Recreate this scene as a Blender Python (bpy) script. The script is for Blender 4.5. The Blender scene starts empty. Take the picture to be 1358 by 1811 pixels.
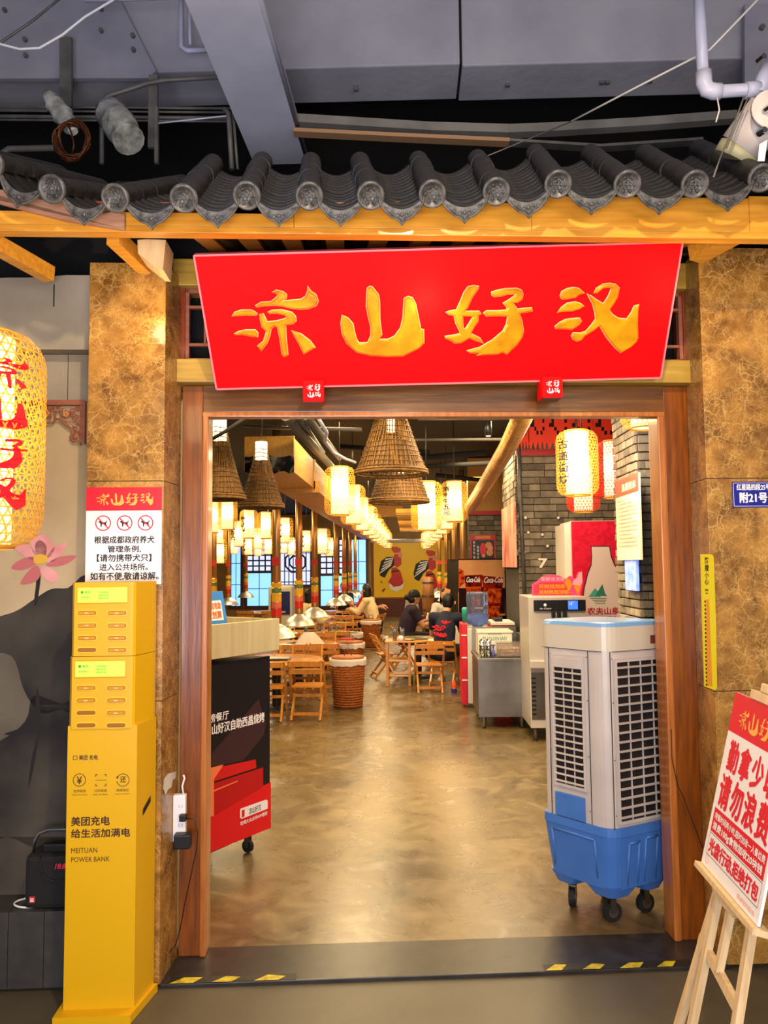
import bpy, bmesh, math, random
from mathutils import Vector, Matrix
from math import sin, cos, pi, radians as R, atan2, sqrt
random.seed(7)
SC = bpy.context.scene
COL = SC.collection

# ---------------------------------------------------------------- camera
W, H, F = 1358, 1811, 1400.0
CAMZ = 1.6
cam = bpy.data.cameras.new('camera'); camo = bpy.data.objects.new('camera', cam); COL.objects.link(camo)
cam.sensor_fit = 'VERTICAL'; cam.sensor_height = 24.0; cam.lens = F / H * 24.0
cam.clip_start = 0.05; cam.clip_end = 200
CM = Matrix.Translation((0, 0, CAMZ)) @ Matrix.Rotation(R(1.7), 4, 'Z') @ Matrix.Rotation(R(90 + 3.87), 4, 'X') @ Matrix.Rotation(R(-0.55), 4, 'Z')
camo.matrix_world = CM
SC.camera = camo

# ---------------------------------------------------------------- world, exposure, large lights
SC.view_settings.view_transform = 'Standard'; SC.view_settings.look = 'None'
SC.view_settings.gamma = 1.0; SC.view_settings.use_curve_mapping = False
SC.view_settings.exposure = 0.3
SC.cycles.use_denoising = True
SC.cycles.max_bounces = 6; SC.cycles.diffuse_bounces = 3; SC.cycles.glossy_bounces = 3
SC.cycles.transmission_bounces = 5; SC.cycles.transparent_max_bounces = 8
SC.cycles.sample_clamp_indirect = 4.0
wd = bpy.data.worlds.new('world'); SC.world = wd; wd.use_nodes = True
wd.node_tree.nodes['Background'].inputs[0].default_value = (0.78, 0.82, 1.0, 1)
wd.node_tree.nodes['Background'].inputs[1].default_value = 0.24

def area(name, loc, target, size, energy, col, sy=None):
    l = bpy.data.lights.new(name, 'AREA'); l.energy = energy; l.color = col; l.size = size
    if sy: l.shape = 'RECTANGLE'; l.size_y = sy
    o = bpy.data.objects.new(name, l); COL.objects.link(o); o.location = loc
    o.rotation_euler = (Vector(target) - Vector(loc)).to_track_quat('-Z', 'Y').to_euler()
    return o
def point(name, loc, energy, col, r=0.1):
    l = bpy.data.lights.new(name, 'POINT'); l.energy = energy; l.color = col; l.shadow_soft_size = r
    o = bpy.data.objects.new(name, l); COL.objects.link(o); o.location = loc
    return o
def spot(name, loc, target, energy, col, ang=60, blend=.3, r=.05):
    l = bpy.data.lights.new(name, 'SPOT'); l.energy = energy; l.color = col; l.spot_size = R(ang); l.spot_blend = blend
    l.shadow_soft_size = r
    o = bpy.data.objects.new(name, l); COL.objects.link(o); o.location = loc
    o.rotation_euler = (Vector(target) - Vector(loc)).to_track_quat('-Z', 'Y').to_euler()
    return o
WARM = (1.0, 0.72, 0.42)
# mall downlight above the visitor: hard warm key on the portal
spot('mall_downlight', (0.35, 0.55, 3.85), (0.1, 3.1, 1.5), 230, (1.0, 0.74, 0.46), 95, .5, .06)
# low wide fill from the mall corridor behind the camera
area('corridor_fill', (1.5, -1.8, 2.2), (0.0, 3.0, 1.75), 2.2, 76, (1.0, 0.85, 0.68), 1.6)
area('ceiling_fill', (-0.3, -0.6, 1.2), (0.1, 3.4, 4.9), 1.6, 115, (0.90, 0.88, 1.0), 1.2)  # added low upward fill that brightens the concrete overhead
# small warm lamps under the eave
for ex in (-1.0, 0.1, 1.15):
    point('eave_lamp', (ex, 2.42, 2.38), 3.0, (1.0, 0.70, 0.32), .1)
    point('rafter_fill', (ex, 3.02, 2.58), 1.3, (1.0, 0.75, 0.4), .04)  # added unseen behind the sign to brighten rafters and transom
# fill lights added under the dining room ceiling, without fittings
point('banner_fill', (1.5, 7.6, 2.75), 16, (1, .8, .5), .15)  # added to brighten the red paper banners
point('mural_fill', (0.2, 22.5, 2.4), 60, (1, .85, .6), .3)  # added to lift the yellow mural at the back
for ry in (4.6, 7.0, 9.6, 12.5, 15.5, 18.5, 21.5):
    for rx in (-3.3, -0.7, 1.0):
        if rx == 1.0 and ry > 20: continue
        area('room_fill', (rx, ry, 2.95), (rx, ry, 0), 0.7, 48, (1.0, 0.76, 0.42))
area('aisle_light', (0.3, 5.6, 2.9), (0.4, 6.5, 0), 0.5, 60, (1.0, 0.80, 0.50))
area('station_light', (1.05, 5.0, 2.7), (1.5, 8.5, 1.2), 0.5, 55, (1.0, 0.86, 0.68))

# ---------------------------------------------------------------- pixel -> place helpers (frame 1358x1811)
def ray(px, py):
    d = Vector(((px - W / 2) / F, -(py - H / 2) / F, -1.0))
    return (CM.to_3x3() @ d)
O = Vector((0, 0, CAMZ))
def P(px, py, Y):
    d = ray(px, py); return O + d * (Y / d.y)
def G(px, py, z=0.0):
    d = ray(px, py); return O + d * ((z - CAMZ) / d.z)
def frame(origin, xax, zax=(0, 0, 1)):
    x = Vector(xax).normalized(); z = Vector(zax).normalized(); y = z.cross(x).normalized(); z = x.cross(y)
    m = Matrix((x, y, z)).transposed().to_4x4(); m.translation = Vector(origin); return m
def loc2(M, px, py, y=0.0):
    """pixel -> (x, z) on the plane local-y = y of frame M"""
    Mi = M.inverted(); o = Mi @ O; d = Mi.to_3x3() @ ray(px, py)
    t = (y - o.y) / d.y; p = o + d * t
    return p.x, p.z
THETA = 4.45
DO = G(770, 1679)
MD = Matrix.Translation(DO) @ Matrix.Rotation(R(THETA), 4, 'Z')     # portal frame: x along the wall, y into the room
def U(px, py, v=0.0): return loc2(MD, px, py, v)[0]
def Z(px, py, v=0.0): return loc2(MD, px, py, v)[1]
def MDt(u, v, z): return MD @ Matrix.Translation((u, v, z))

# ---------------------------------------------------------------- materials
def C(h):
    h = h.lstrip('#'); v = [int(h[i:i + 2], 16) / 255 for i in (0, 2, 4)]
    return tuple(((c / 12.92) if c <= .04045 else ((c + .055) / 1.055) ** 2.4) for c in v) + (1,)
MATS = {}
def mat(name, col, rough=.5, metal=0., col2=None, scale=6., stretch=(1, 1, 1), bump=0., bscale=None, emit=0., ecol=None,
        transm=0., rnd=0., ior=1.45, detail=4., lo=.35, hi=.65, coat=0., translu=0.):
    if name in MATS: return MATS[name]
    m = bpy.data.materials.new(name); m.use_nodes = True; nt = m.node_tree; N = nt.nodes; L = nt.links
    b = N['Principled BSDF']; out = N['Material Output']
    c = C(col) if isinstance(col, str) else col
    b.inputs['Base Color'].default_value = c; b.inputs['Roughness'].default_value = rough; b.inputs['Metallic'].default_value = metal
    b.inputs['IOR'].default_value = ior
    if transm: b.inputs['Transmission Weight'].default_value = transm
    if coat: b.inputs['Coat Weight'].default_value = coat; b.inputs['Coat Roughness'].default_value = .1
    src = None
    if col2 or bump:
        tc = N.new('ShaderNodeTexCoord'); mp = N.new('ShaderNodeMapping'); mp.inputs['Scale'].default_value = stretch
        L.new(tc.outputs['Object'], mp.inputs[0])
        nz = N.new('ShaderNodeTexNoise'); nz.inputs['Scale'].default_value = scale; nz.inputs['Detail'].default_value = detail
        L.new(mp.outputs[0], nz.inputs['Vector'])
        if rnd:
            oi = N.new('ShaderNodeObjectInfo'); nz.noise_dimensions = '4D'
            mu = N.new('ShaderNodeMath'); mu.operation = 'MULTIPLY'; mu.inputs[1].default_value = 50
            L.new(oi.outputs['Random'], mu.inputs[0]); L.new(mu.outputs[0], nz.inputs['W'])
    if col2:
        rp = N.new('ShaderNodeValToRGB'); rp.color_ramp.elements[0].position = lo; rp.color_ramp.elements[1].position = hi
        rp.color_ramp.elements[0].color = c; rp.color_ramp.elements[1].color = C(col2)
        L.new(nz.outputs['Fac'], rp.inputs[0]); src = rp.outputs[0]
        L.new(src, b.inputs['Base Color'])
    if rnd:
        oi = N.new('ShaderNodeObjectInfo'); hv = N.new('ShaderNodeHueSaturation')
        mr = N.new('ShaderNodeMapRange'); mr.inputs[3].default_value = 1 - rnd; mr.inputs[4].default_value = 1 + rnd * .6
        L.new(oi.outputs['Random'], mr.inputs[0]); L.new(mr.outputs[0], hv.inputs['Value'])
        if src: L.new(src, hv.inputs['Color'])
        else: hv.inputs['Color'].default_value = c
        L.new(hv.outputs[0], b.inputs['Base Color']); src = hv.outputs[0]
    if bump:
        n2 = nz
        if bscale:
            n2 = N.new('ShaderNodeTexNoise'); n2.inputs['Scale'].default_value = bscale; L.new(mp.outputs[0], n2.inputs['Vector'])
        bp = N.new('ShaderNodeBump'); bp.inputs['Strength'].default_value = bump; bp.inputs['Distance'].default_value = .01
        L.new(n2.outputs['Fac'], bp.inputs['Height']); L.new(bp.outputs[0], b.inputs['Normal'])
    if emit:
        b.inputs['Emission Color'].default_value = C(ecol) if ecol else c; b.inputs['Emission Strength'].default_value = emit
    if translu:
        tl = N.new('ShaderNodeBsdfTranslucent'); mx = N.new('ShaderNodeMixShader'); mx.inputs[0].default_value = translu
        if src: L.new(src, tl.inputs[0])
        else: tl.inputs[0].default_value = c
        L.new(b.outputs[0], mx.inputs[1]); L.new(tl.outputs[0], mx.inputs[2]); L.new(mx.outputs[0], out.inputs[0])
    MATS[name] = m; return m

def marble(name, base, dark, vein):
    m = bpy.data.materials.new(name); m.use_nodes = True; nt = m.node_tree; N = nt.nodes; L = nt.links
    b = N['Principled BSDF']; b.inputs['Roughness'].default_value = .24
    tc = N.new('ShaderNodeTexCoord')
    nz = N.new('ShaderNodeTexNoise'); nz.inputs['Scale'].default_value = 7; nz.inputs['Detail'].default_value = 6; nz.inputs['Distortion'].default_value = .8
    L.new(tc.outputs['Object'], nz.inputs['Vector'])
    rp = N.new('ShaderNodeValToRGB'); rp.color_ramp.elements[0].position = .35; rp.color_ramp.elements[1].position = .68
    rp.color_ramp.elements[0].color = C(dark); rp.color_ramp.elements[1].color = C(base)
    L.new(nz.outputs['Fac'], rp.inputs[0]); prev = rp.outputs[0]
    for sc, th, am in ((17, .04, .5), (38, .07, .5), (80, .12, .4)):
        mxv = N.new('ShaderNodeMixRGB'); mxv.inputs[0].default_value = .07
        n2 = N.new('ShaderNodeTexNoise'); n2.inputs['Scale'].default_value = sc * .6; n2.inputs['Detail'].default_value = 3
        L.new(tc.outputs['Object'], n2.inputs['Vector'])
        L.new(tc.outputs['Object'], mxv.inputs[1]); L.new(n2.outputs['Color'], mxv.inputs[2])
        vo = N.new('ShaderNodeTexVoronoi'); vo.feature = 'DISTANCE_TO_EDGE'; vo.inputs['Scale'].default_value = sc
        L.new(mxv.outputs[0], vo.inputs['Vector'])
        r2 = N.new('ShaderNodeValToRGB'); r2.color_ramp.elements[0].color = (1, 1, 1, 1); r2.color_ramp.elements[1].color = (0, 0, 0, 1)
        r2.color_ramp.elements[1].position = th; L.new(vo.outputs['Distance'], r2.inputs[0])
        mu = N.new('ShaderNodeMath'); mu.operation = 'MULTIPLY'; L.new(r2.outputs[0], mu.inputs[0])
        n3 = N.new('ShaderNodeTexNoise'); n3.inputs['Scale'].default_value = sc * .35; L.new(tc.outputs['Object'], n3.inputs['Vector'])
        mr = N.new('ShaderNodeMapRange'); mr.inputs[1].default_value = .38; mr.inputs[2].default_value = .62; mr.inputs[4].default_value = am
        L.new(n3.outputs['Fac'], mr.inputs[0]); L.new(mr.outputs[0], mu.inputs[1])
        mx = N.new('ShaderNodeMixRGB'); L.new(mu.outputs[0], mx.inputs[0]); L.new(prev, mx.inputs[1]); mx.inputs[2].default_value = C(vein)
        prev = mx.outputs[0]
    L.new(prev, b.inputs['Base Color']); MATS[name] = m
    return m

def wood(name, a, b2, rough=.4, axis='z', scale=9., bump=.08, coat=0., rnd=0.):
    st = {'z': (6, 6, .5), 'x': (.5, 6, 6), 'y': (6, .5, 6)}[axis]
    return mat(name, a, rough, col2=b2, scale=scale, stretch=st, bump=bump, detail=5, lo=.3, hi=.7, coat=coat, rnd=rnd)

# ---------------------------------------------------------------- mesh builder
class MB:
    def __init__(s): s.v = []; s.f = []; s.mi = []; s.sm = []; s.m = 0; s.M = None; s.smooth = False
    def add(s, vs, fs, sm=None):
        o = len(s.v)
        if s.M is not None: vs = [s.M @ Vector(p) for p in vs]
        s.v.extend([tuple(p) for p in vs]); s.f.extend([tuple(i + o for i in f) for f in fs])
        s.mi.extend([s.m] * len(fs)); s.sm.extend([s.smooth if sm is None else sm] * len(fs)); return s
    def box(s, x0, x1, y0, y1, z0, z1, bev=0):
        if bev:
            b = min(bev, (x1 - x0) * .45, (y1 - y0) * .45, (z1 - z0) * .45)
            bm = bmesh.new(); bmesh.ops.create_cube(bm, size=1)
            for v in bm.verts: v.co = Vector(((x0 + x1) / 2 + v.co.x * (x1 - x0), (y0 + y1) / 2 + v.co.y * (y1 - y0), (z0 + z1) / 2 + v.co.z * (z1 - z0)))
            bmesh.ops.bevel(bm, geom=bm.edges[:], offset=b, segments=2, affect='EDGES', profile=.6)
            bm.verts.index_update(); s.add([v.co.copy() for v in bm.verts], [[v.index for v in f.verts] for f in bm.faces]); bm.free(); return s
        vs = [(x, y, z) for z in (z0, z1) for y in (y0, y1) for x in (x0, x1)]
        return s.add(vs, [(0, 2, 3, 1), (4, 5, 7, 6), (0, 1, 5, 4), (2, 6, 7, 3), (0, 4, 6, 2), (1, 3, 7, 5)], False)
    def bar(s, p0, p1, w, h, up=(0, 0, 1)):
        p0 = Vector(p0); p1 = Vector(p1); d = (p1 - p0); ln = d.length; d.normalize(); up = Vector(up)
        if abs(d.dot(up)) > .98: up = Vector((0, 1, 0))
        x = d.cross(up).normalized(); z = x.cross(d)
        vs = [p + x * (a * w / 2) + z * (b * h / 2) for p in (p0, p1) for a, b in ((-1, -1), (1, -1), (1, 1), (-1, 1))]
        return s.add(vs, [(3, 2, 1, 0), (4, 5, 6, 7), (0, 1, 5, 4), (1, 2, 6, 5), (2, 3, 7, 6), (3, 0, 4, 7)], False)
    def tube(s, pts, r, n=8, cap=True, sm=True, closed=False):
        pts = [Vector(p) for p in pts]; k = len(pts); rs = r if isinstance(r, (list, tuple)) else [r] * k
        vs = []; prev = None
        for i, p in enumerate(pts):
            if closed: d = pts[(i + 1) % k] - pts[i - 1]
            else: d = (pts[min(i + 1, k - 1)] - pts[max(i - 1, 0)])
            d = d.normalized() if d.length > 1e-9 else Vector((0, 0, 1))
            if prev is None:
                a = Vector((0, 0, 1)) if abs(d.z) < .9 else Vector((1, 0, 0)); x = d.cross(a).normalized()
            else: x = (prev - d * prev.dot(d)).normalized()
            prev = x; y = d.cross(x)
            vs += [p + (x * cos(2 * pi * j / n) + y * sin(2 * pi * j / n)) * rs[i] for j in range(n)]
        fs = []
        for i in range(k if closed else k - 1):
            a = i * n; b = ((i + 1) % k) * n
            fs += [(a + j, a + (j + 1) % n, b + (j + 1) % n, b + j) for j in range(n)]
        s.add(vs, fs, sm)
        if cap and not closed:
            o = len(s.v) - len(vs)
            s.f += [tuple(o + j for j in reversed(range(n))), tuple(o + (k - 1) * n + j for j in range(n))]
            s.mi += [s.m] * 2; s.sm += [False] * 2
        return s
    def lathe(s, prof, n=16, sm=True, c=(0, 0, 0), cap=False):
        vs = [(c[0] + r * cos(2 * pi * j / n), c[1] + r * sin(2 * pi * j / n), c[2] + z) for r, z in prof for j in range(n)]
        fs = [(i * n + j, i * n + (j + 1) % n, (i + 1) * n + (j + 1) % n, (i + 1) * n + j) for i in range(len(prof) - 1) for j in range(n)]
        s.add(vs, fs, sm)
        if cap:
            o = len(s.v) - len(vs); k = len(prof)
            s.f += [tuple(o + j for j in reversed(range(n))), tuple(o + (k - 1) * n + j for j in range(n))]; s.mi += [s.m] * 2; s.sm += [False] * 2
        return s
    def prism(s, poly, z0, z1, sm=False, top=None):
        """poly in xy extruded along z (top: other outline of the same count)"""
        n = len(poly); t = top or poly
        vs = [(p[0], p[1], z0) for p in poly] + [(p[0], p[1], z1) for p in t]
        s.add(vs, [(i, (i + 1) % n, n + (i + 1) % n, n + i) for i in range(n)], sm)
        o = len(s.v) - 2 * n
        s.f += [tuple(o + j for j in reversed(range(n))), tuple(o + n + j for j in range(n))]; s.mi += [s.m] * 2; s.sm += [False] * 2
        return s
    def plate(s, poly, y0, y1):
        """outline in xz, thickness from y0 (front) to y1"""
        n = len(poly)
        a = sum(poly[i][0] * poly[(i + 1) % n][1] - poly[(i + 1) % n][0] * poly[i][1] for i in range(n))
        if a < 0: poly = poly[::-1]
        vs = [(p[0], y0, p[1]) for p in poly] + [(p[0], y1, p[1]) for p in poly]
        return s.add(vs, [tuple(range(n)), tuple(n + j for j in reversed(range(n)))] + [(i, n + i, n + (i + 1) % n, (i + 1) % n) for i in range(n)], False)
    def rect(s, x0, z0, x1, z1, y=0., m=None):
        if m is not None: s.m = m
        return s.add([(x0, y, z0), (x1, y, z0), (x1, y, z1), (x0, y, z1)], [(0, 1, 2, 3)], False)
    def sphere(s, c, r, n=12, k=8, sc=(1, 1, 1)):
        return s.add([(c[0] + sc[0] * r * sin(pi * i / k) * cos(2 * pi * j / n), c[1] + sc[1] * r * sin(pi * i / k) * sin(2 * pi * j / n), c[2] - sc[2] * r * cos(pi * i / k)) for i in range(k + 1) for j in range(n)],
                     [(i * n + j, i * n + (j + 1) % n, (i + 1) * n + (j + 1) % n, (i + 1) * n + j) for i in range(k) for j in range(n)], True)
    def disk(s, cx, cz, r, y=0., n=24, r2=None, m=None):
        if m is not None: s.m = m
        if r2 is None:
            return s.add([(cx + r * cos(2 * pi * j / n), y, cz + r * sin(2 * pi * j / n)) for j in range(n)], [tuple(range(n))], False)
        vs = [(cx + q * cos(2 * pi * j / n), y, cz + q * sin(2 * pi * j / n)) for q in (r2, r) for j in range(n)]
        return s.add(vs, [(j, n + j, n + (j + 1) % n, (j + 1) % n) for j in range(n)], False)
    def mesh(s, name, mats):
        me = bpy.data.meshes.new(name); me.from_pydata(s.v, [], s.f)
        for m in (mats if isinstance(mats, (list, tuple)) else [mats]): me.materials.append(m)
        me.polygons.foreach_set('material_index', s.mi); me.polygons.foreach_set('use_smooth', s.sm); me.update(); return me
    def build(s, name, mats, parent=None, M=None, label=None, cat=None, group=None, kind=None):
        return link(name, s.mesh(name, mats), parent, M, label, cat, group, kind)
def link(name, me, parent=None, M=None, label=None, cat=None, group=None, kind=None):
    o = bpy.data.objects.new(name, me); COL.objects.link(o)
    if parent is not None: o.parent = parent
    if M is not None: o.matrix_basis = M
    return tag(o, label, cat, group, kind)
def tag(o, label=None, cat=None, group=None, kind=None):
    if label: o['label'] = label
    if cat: o['category'] = cat
    if group: o['group'] = group
    if kind: o['kind'] = kind
    return o
def thing(name, M, label, cat, group=None):
    return link(name, None, None, M if isinstance(M, Matrix) else Matrix.Translation(M), label, cat, group)
def clone(o, M=None, parent=None, label=None):
    c = o.copy(); COL.objects.link(c); c.parent = parent
    if M is not None: c.matrix_basis = M
    if label: c['label'] = label
    for ch in o.children: clone(ch, None, c)
    return c
S = 'structure'

# ---------------------------------------------------------------- lettering
_tc = bpy.data.curves.new('lettering_source', 'FONT'); _to = bpy.data.objects.new('lettering_source', _tc)
_tcache = {}
def text_geo(body, bold=0., res=3):
    k = (body, bold, res)
    if k in _tcache: return _tcache[k]
    COL.objects.link(_to); _tc.body = body; _tc.resolution_u = res; _tc.offset = bold; _tc.size = 1
    dg = bpy.context.evaluated_depsgraph_get(); dg.update()
    me = bpy.data.meshes.new_from_object(_to.evaluated_get(dg))
    vs = [v.co.copy() for v in me.vertices]; fs = [tuple(p.vertices) for p in me.polygons]
    bpy.data.meshes.remove(me); COL.objects.unlink(_to)
    if vs:
        x0 = min(v.x for v in vs); x1 = max(v.x for v in vs); y0 = min(v.y for v in vs); y1 = max(v.y for v in vs)
        vs = [((v.x - x0) / max(x1 - x0, 1e-6), (v.y - y0) / max(y1 - y0, 1e-6)) for v in vs]
    _tcache[k] = (vs, fs); return vs, fs
def txt(mb, body, x0, z0, x1, z1, y=-.001, bold=.015, m=None, res=2, slant=0.):
    vs, fs = text_geo(body, 0., res)
    if m is not None: mb.m = m
    s_ = bold * abs(z1 - z0)
    for dx, dz in (((-s_, 0), (s_, 0), (0, s_ * .8), (0, -s_ * .8)) if bold > .012 else ((0, 0),)):
        y -= .00004
        mb.add([(x0 + dx + (a + slant * b) * (x1 - x0), y, z0 + dz + b * (z1 - z0)) for a, b in vs], fs, False)
def txtpx(mb, M, body, px0, py0, px1, py1, y=-.001, **k):
    x0, z1 = loc2(M, px0, py0, y); x1, z0 = loc2(M, px1, py1, y); txt(mb, body, x0, z0, x1, z1, y, **k)

# calligraphy outlines, each stroke a closed outline (x right, y down, unit box per glyph filled later)
GL = {
 'liang': ([[(250,245),(300,215),(385,210),(440,165),(435,135),(395,128),(430,110),(490,125),(520,150),(515,180),(480,195),(470,205),(640,190),(680,165),(700,120),(697,75),(725,120),(770,150),(790,205),(770,245),(700,270),(640,275),(540,262),(480,245),(400,240),(320,245),(260,255)],
   [(50,335),(75,300),(130,282),(210,280),(245,295),(268,315),(255,328),(160,325),(90,330)],
   [(72,485),(110,465),(170,452),(250,452),(272,475),(272,512),(210,505),(140,490),(85,492)],
   [(288,320),(318,312),(352,382),(430,375),(490,360),(522,345),(500,322),(440,308),(370,310),(355,300),(400,282),(480,280),(560,300),(595,335),(600,375),(570,400),(510,412),(515,520),(530,665),(495,685),(480,660),(460,520),(440,430),(415,418),(385,440),(375,500),(350,565),(300,632),(268,590),(320,550),(345,465),(310,430),(295,370)],
   [(560,455),(640,485),(720,545),(765,602),(700,635),(668,660),(630,580)]], 400, 490, 4.85),
 'shan': ([[(170,455),(240,490),(300,560),(315,650),(340,740),(370,785),(420,790),(480,780),(515,700),(515,600),(485,480),(460,350),(465,200),(470,130),(500,108),(530,115),(605,210),(618,290),(620,500),(645,690),(610,745),(720,745),(800,705),(870,610),(900,480),(915,250),(960,230),(1010,245),(1050,320),(1110,620),(1145,625),(1150,790),(1090,850),(900,945),(700,950),(500,935),(350,900),(230,800),(170,680),(155,560)]], 580, 490, 6.79),
 'hao': ([[(130,440),(170,430),(265,410),(310,310),(360,190),(410,120),(480,105),(545,115),(540,145),(460,260),(400,390),(365,430),(550,430),(575,465),(540,490),(535,560),(480,640),(445,710),(560,770),(605,835),(520,805),(430,765),(320,830),(245,835),(190,795),(125,770),(115,748),(220,735),(310,712),(300,670),(255,580),(235,485),(170,470)],
   [(345,490),(475,495),(380,650),(345,640)],
   [(705,190),(760,170),(880,145),(1020,140),(1080,160),(1105,215),(1090,280),(1040,315),(975,325),(1030,405),(1100,395),(1215,385),(1225,430),(1140,440),(1060,460),(1090,560),(1110,680),(1090,760),(1030,850),(900,975),(845,945),(790,970),(720,975),(640,975),(515,985),(550,960),(440,955),(395,930),(560,885),(720,790),(850,680),(895,590),(908,490),(800,485),(640,490),(605,450),(640,425),(780,425),(890,415),(905,380),(850,325),(920,290),(990,240),(1000,205),(900,215),(820,240),(740,245),(710,225)]], 770, 490, 7.147),
 'han': ([[(205,290),(225,240),(290,205),(370,190),(430,205),(495,260),(430,275),(395,305),(290,325),(225,330)],
   [(172,490),(220,430),(290,380),(390,365),(450,385),(490,415),(440,445),(350,470),(250,475)],
   [(140,660),(200,610),(270,575),(400,560),(440,560),(460,600),(430,640),(345,692),(240,685),(150,685)],
   [(530,265),(570,290),(640,340),(720,385),(780,300),(820,200),(780,185),(720,195),(650,255),(610,258),(640,200),(720,150),(800,140),(870,155),(915,200),(890,310),(850,380),(795,460),(830,515),(900,560),(1000,570),(1060,490),(1090,415),(1150,395),(1135,480),(1130,620),(1135,800),(1120,840),(1050,905),(980,945),(930,975),(860,910),(760,790),(700,690),(675,650),(600,710),(500,770),(460,820),(410,838),(360,810),(340,770),(360,735),(440,740),(510,720),(580,640),(630,570),(620,480),(590,380)]], 960, 480, 6.79)}
def glyph_px(k): 
    st, ox, oy, s = GL[k]; return [[(ox + x / s, oy + y / s) for x, y in q] for q in st]
def outline_geo(strokes, extrude=0., bevel=0.):
    """2D outlines -> mesh data in xy; a stroke inside another cuts a hole"""
    cu = bpy.data.curves.new('outline', 'CURVE'); cu.dimensions = '2D'; cu.fill_mode = 'BOTH' if (extrude or bevel) else 'FRONT'
    cu.extrude = extrude; cu.bevel_depth = bevel; cu.bevel_resolution = 0; cu.offset = -bevel
    if not (extrude or bevel): cu.fill_mode = 'FRONT'
    for q in strokes:
        sp = cu.splines.new('POLY'); sp.points.add(len(q) - 1)
        for p, c in zip(sp.points, q): p.co = (c[0], c[1], 0, 1)
        sp.use_cyclic_u = True
    o = bpy.data.objects.new('outline', cu); COL.objects.link(o); dg = bpy.context.evaluated_depsgraph_get(); dg.update()
    me = bpy.data.meshes.new_from_object(o.evaluated_get(dg))
    r = [v.co.copy() for v in me.vertices], [tuple(p.vertices) for p in me.polygons]
    bpy.data.objects.remove(o); bpy.data.meshes.remove(me); return r
_g2 = {}
def glyph(mb, k, x0, z0, x1, z1, y=-.001, m=None, fn=None):
    """flat painted calligraphy glyph in the box; fn maps (x,z) to a point"""
    if k not in _g2:
        st = glyph_px(k); xs = [p[0] for q in st for p in q]; ys = [p[1] for q in st for p in q]
        a, b, c, d = min(xs), max(xs), min(ys), max(ys)
        _g2[k] = outline_geo([[((x - a) / (b - a), (d - yy) / (d - c)) for x, yy in q] for q in st])
    if m is not None: mb.m = m
    vs, fs = _g2[k]; pts = [(x0 + v.x * (x1 - x0), z0 + v.y * (z1 - z0)) for v in vs]
    mb.add([fn(*p) if fn else (p[0], y, p[1]) for p in pts], fs, False)
GK = ('liang', 'shan', 'hao', 'han')
def logo(mb, x0, z0, x1, z1, y=-.001, m=None):
    w = (x1 - x0) / 4
    for i, k in enumerate(GK): glyph(mb, k, x0 + w * (i + .04), z0, x0 + w * (i + .94), z1, y, m)
# ---------------------------------------------------------------- materials in use
marble('marble', '#b07d35', '#6c4518', '#e2b86c')
M_ = MATS
wood('pine', '#cc8424', '#e6a236', .38, 'x', coat=.2)
wood('pine_raw', '#d8b27a', '#e6c795', .55, 'z')
wood('pine_y', '#b4702a', '#cf8c3c', .4, 'y')
wood('door_wood', '#5c2d07', '#8a480c', .3, 'z', coat=.3)
wood('door_wood_x', '#54300c', '#744612', .3, 'x', coat=.3)
wood('door_trim', '#99561c', '#b87030', .3, 'z', coat=.3)
wood('beam_wood', '#9a7a2c', '#b8963c', .4, 'x')
wood('redwood', '#6a2410', '#8c3a18', .35, 'z')
mat('tile', '#141211', .5, col2='#242019', scale=30, bump=.35)
mat('tile_edge', '#343332', .36, col2='#5a5856', scale=40, bump=.2)
mat('plaster', '#8c8272', .85, col2='#a49a88', scale=3, bump=.15, bscale=60)
mat('mural_wall', '#a8926e', .8, col2='#bca682', scale=2.2, bump=.1, bscale=80)
mat('concrete_paint', '#85838c', .75, col2='#96949c', scale=2, bump=.2, bscale=25)
mat('beam_grey', '#b4b5c4', .5, col2='#c4c4d2', scale=3, bump=.05)
mat('dark_void', '#0c0a09', .9)
mat('steel_dull', '#54524f', .55, .3, col2='#6e6b66', scale=8)
mat('pvc', '#b9bbce', .35, col2='#a8aabd', scale=5)
mat('red_sign', (1.0, 0.0, 0.002, 1), .6); MATS['red_sign'].node_tree.nodes['Principled BSDF'].inputs['Specular IOR Level'].default_value = .15
mat('red_edge', '#ff7c86', .4)
mat('gold_paint', '#f0ac14', .3, .25, col2='#cf8c0c', scale=14, bump=.3)
mat('gold_line', '#ffd49a', .4)
mat('white', '#e8e6e6', .5)
mat('off_white', '#d6cfc4', .5)
mat('black', '#0c0b0b', .45)
mat('ink', '#171318', .6)
mat('red_print', '#d80f2a', .45)
mat('gold_print', '#e6b04a', .4)
mat('yellow', '#d8a604', .38)
mat('yellow_front', '#e9b404', .34)
mat('lcd', '#a8d83a', .3, emit=.7, ecol='#b8f050')
mat('lcd_ink', '#3f9a30', .5)
mat('blue_sign', '#1c1f86', .35)
mat('rubber', '#141414', .7)
mat('threshold_stone', '#24211f', .32, col2='#322e2b', scale=12, bump=.1)
mat('outside_floor', '#57503f', .42, col2='#463f33', scale=2.6, bump=.12, bscale=18, lo=.3, hi=.75)
mat('ledge', '#33312e', .5, col2='#3e3b37', scale=14)
mat('copper', '#5a3018', .45, .6)
mat('chrome', '#c4c4c4', .18, 1.)
mat('film', '#b9bab0', .16, .25, col2='#6b6a60', scale=16, bump=1.0)
mat('pink', '#c97f7c', .6, col2='#d99a94', scale=10)
mat('pink_dark', '#b4605f', .6)
mat('lotus_core', '#d1a02c', .6)
mat('ink_leaf', '#1a1817', .8, col2='#5c5346', scale=1.7, lo=.4, hi=.78)
mat('ink_stem', '#1a1716', .8)
wood('carved', '#8a4e38', '#a4644a', .5, 'x')

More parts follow.
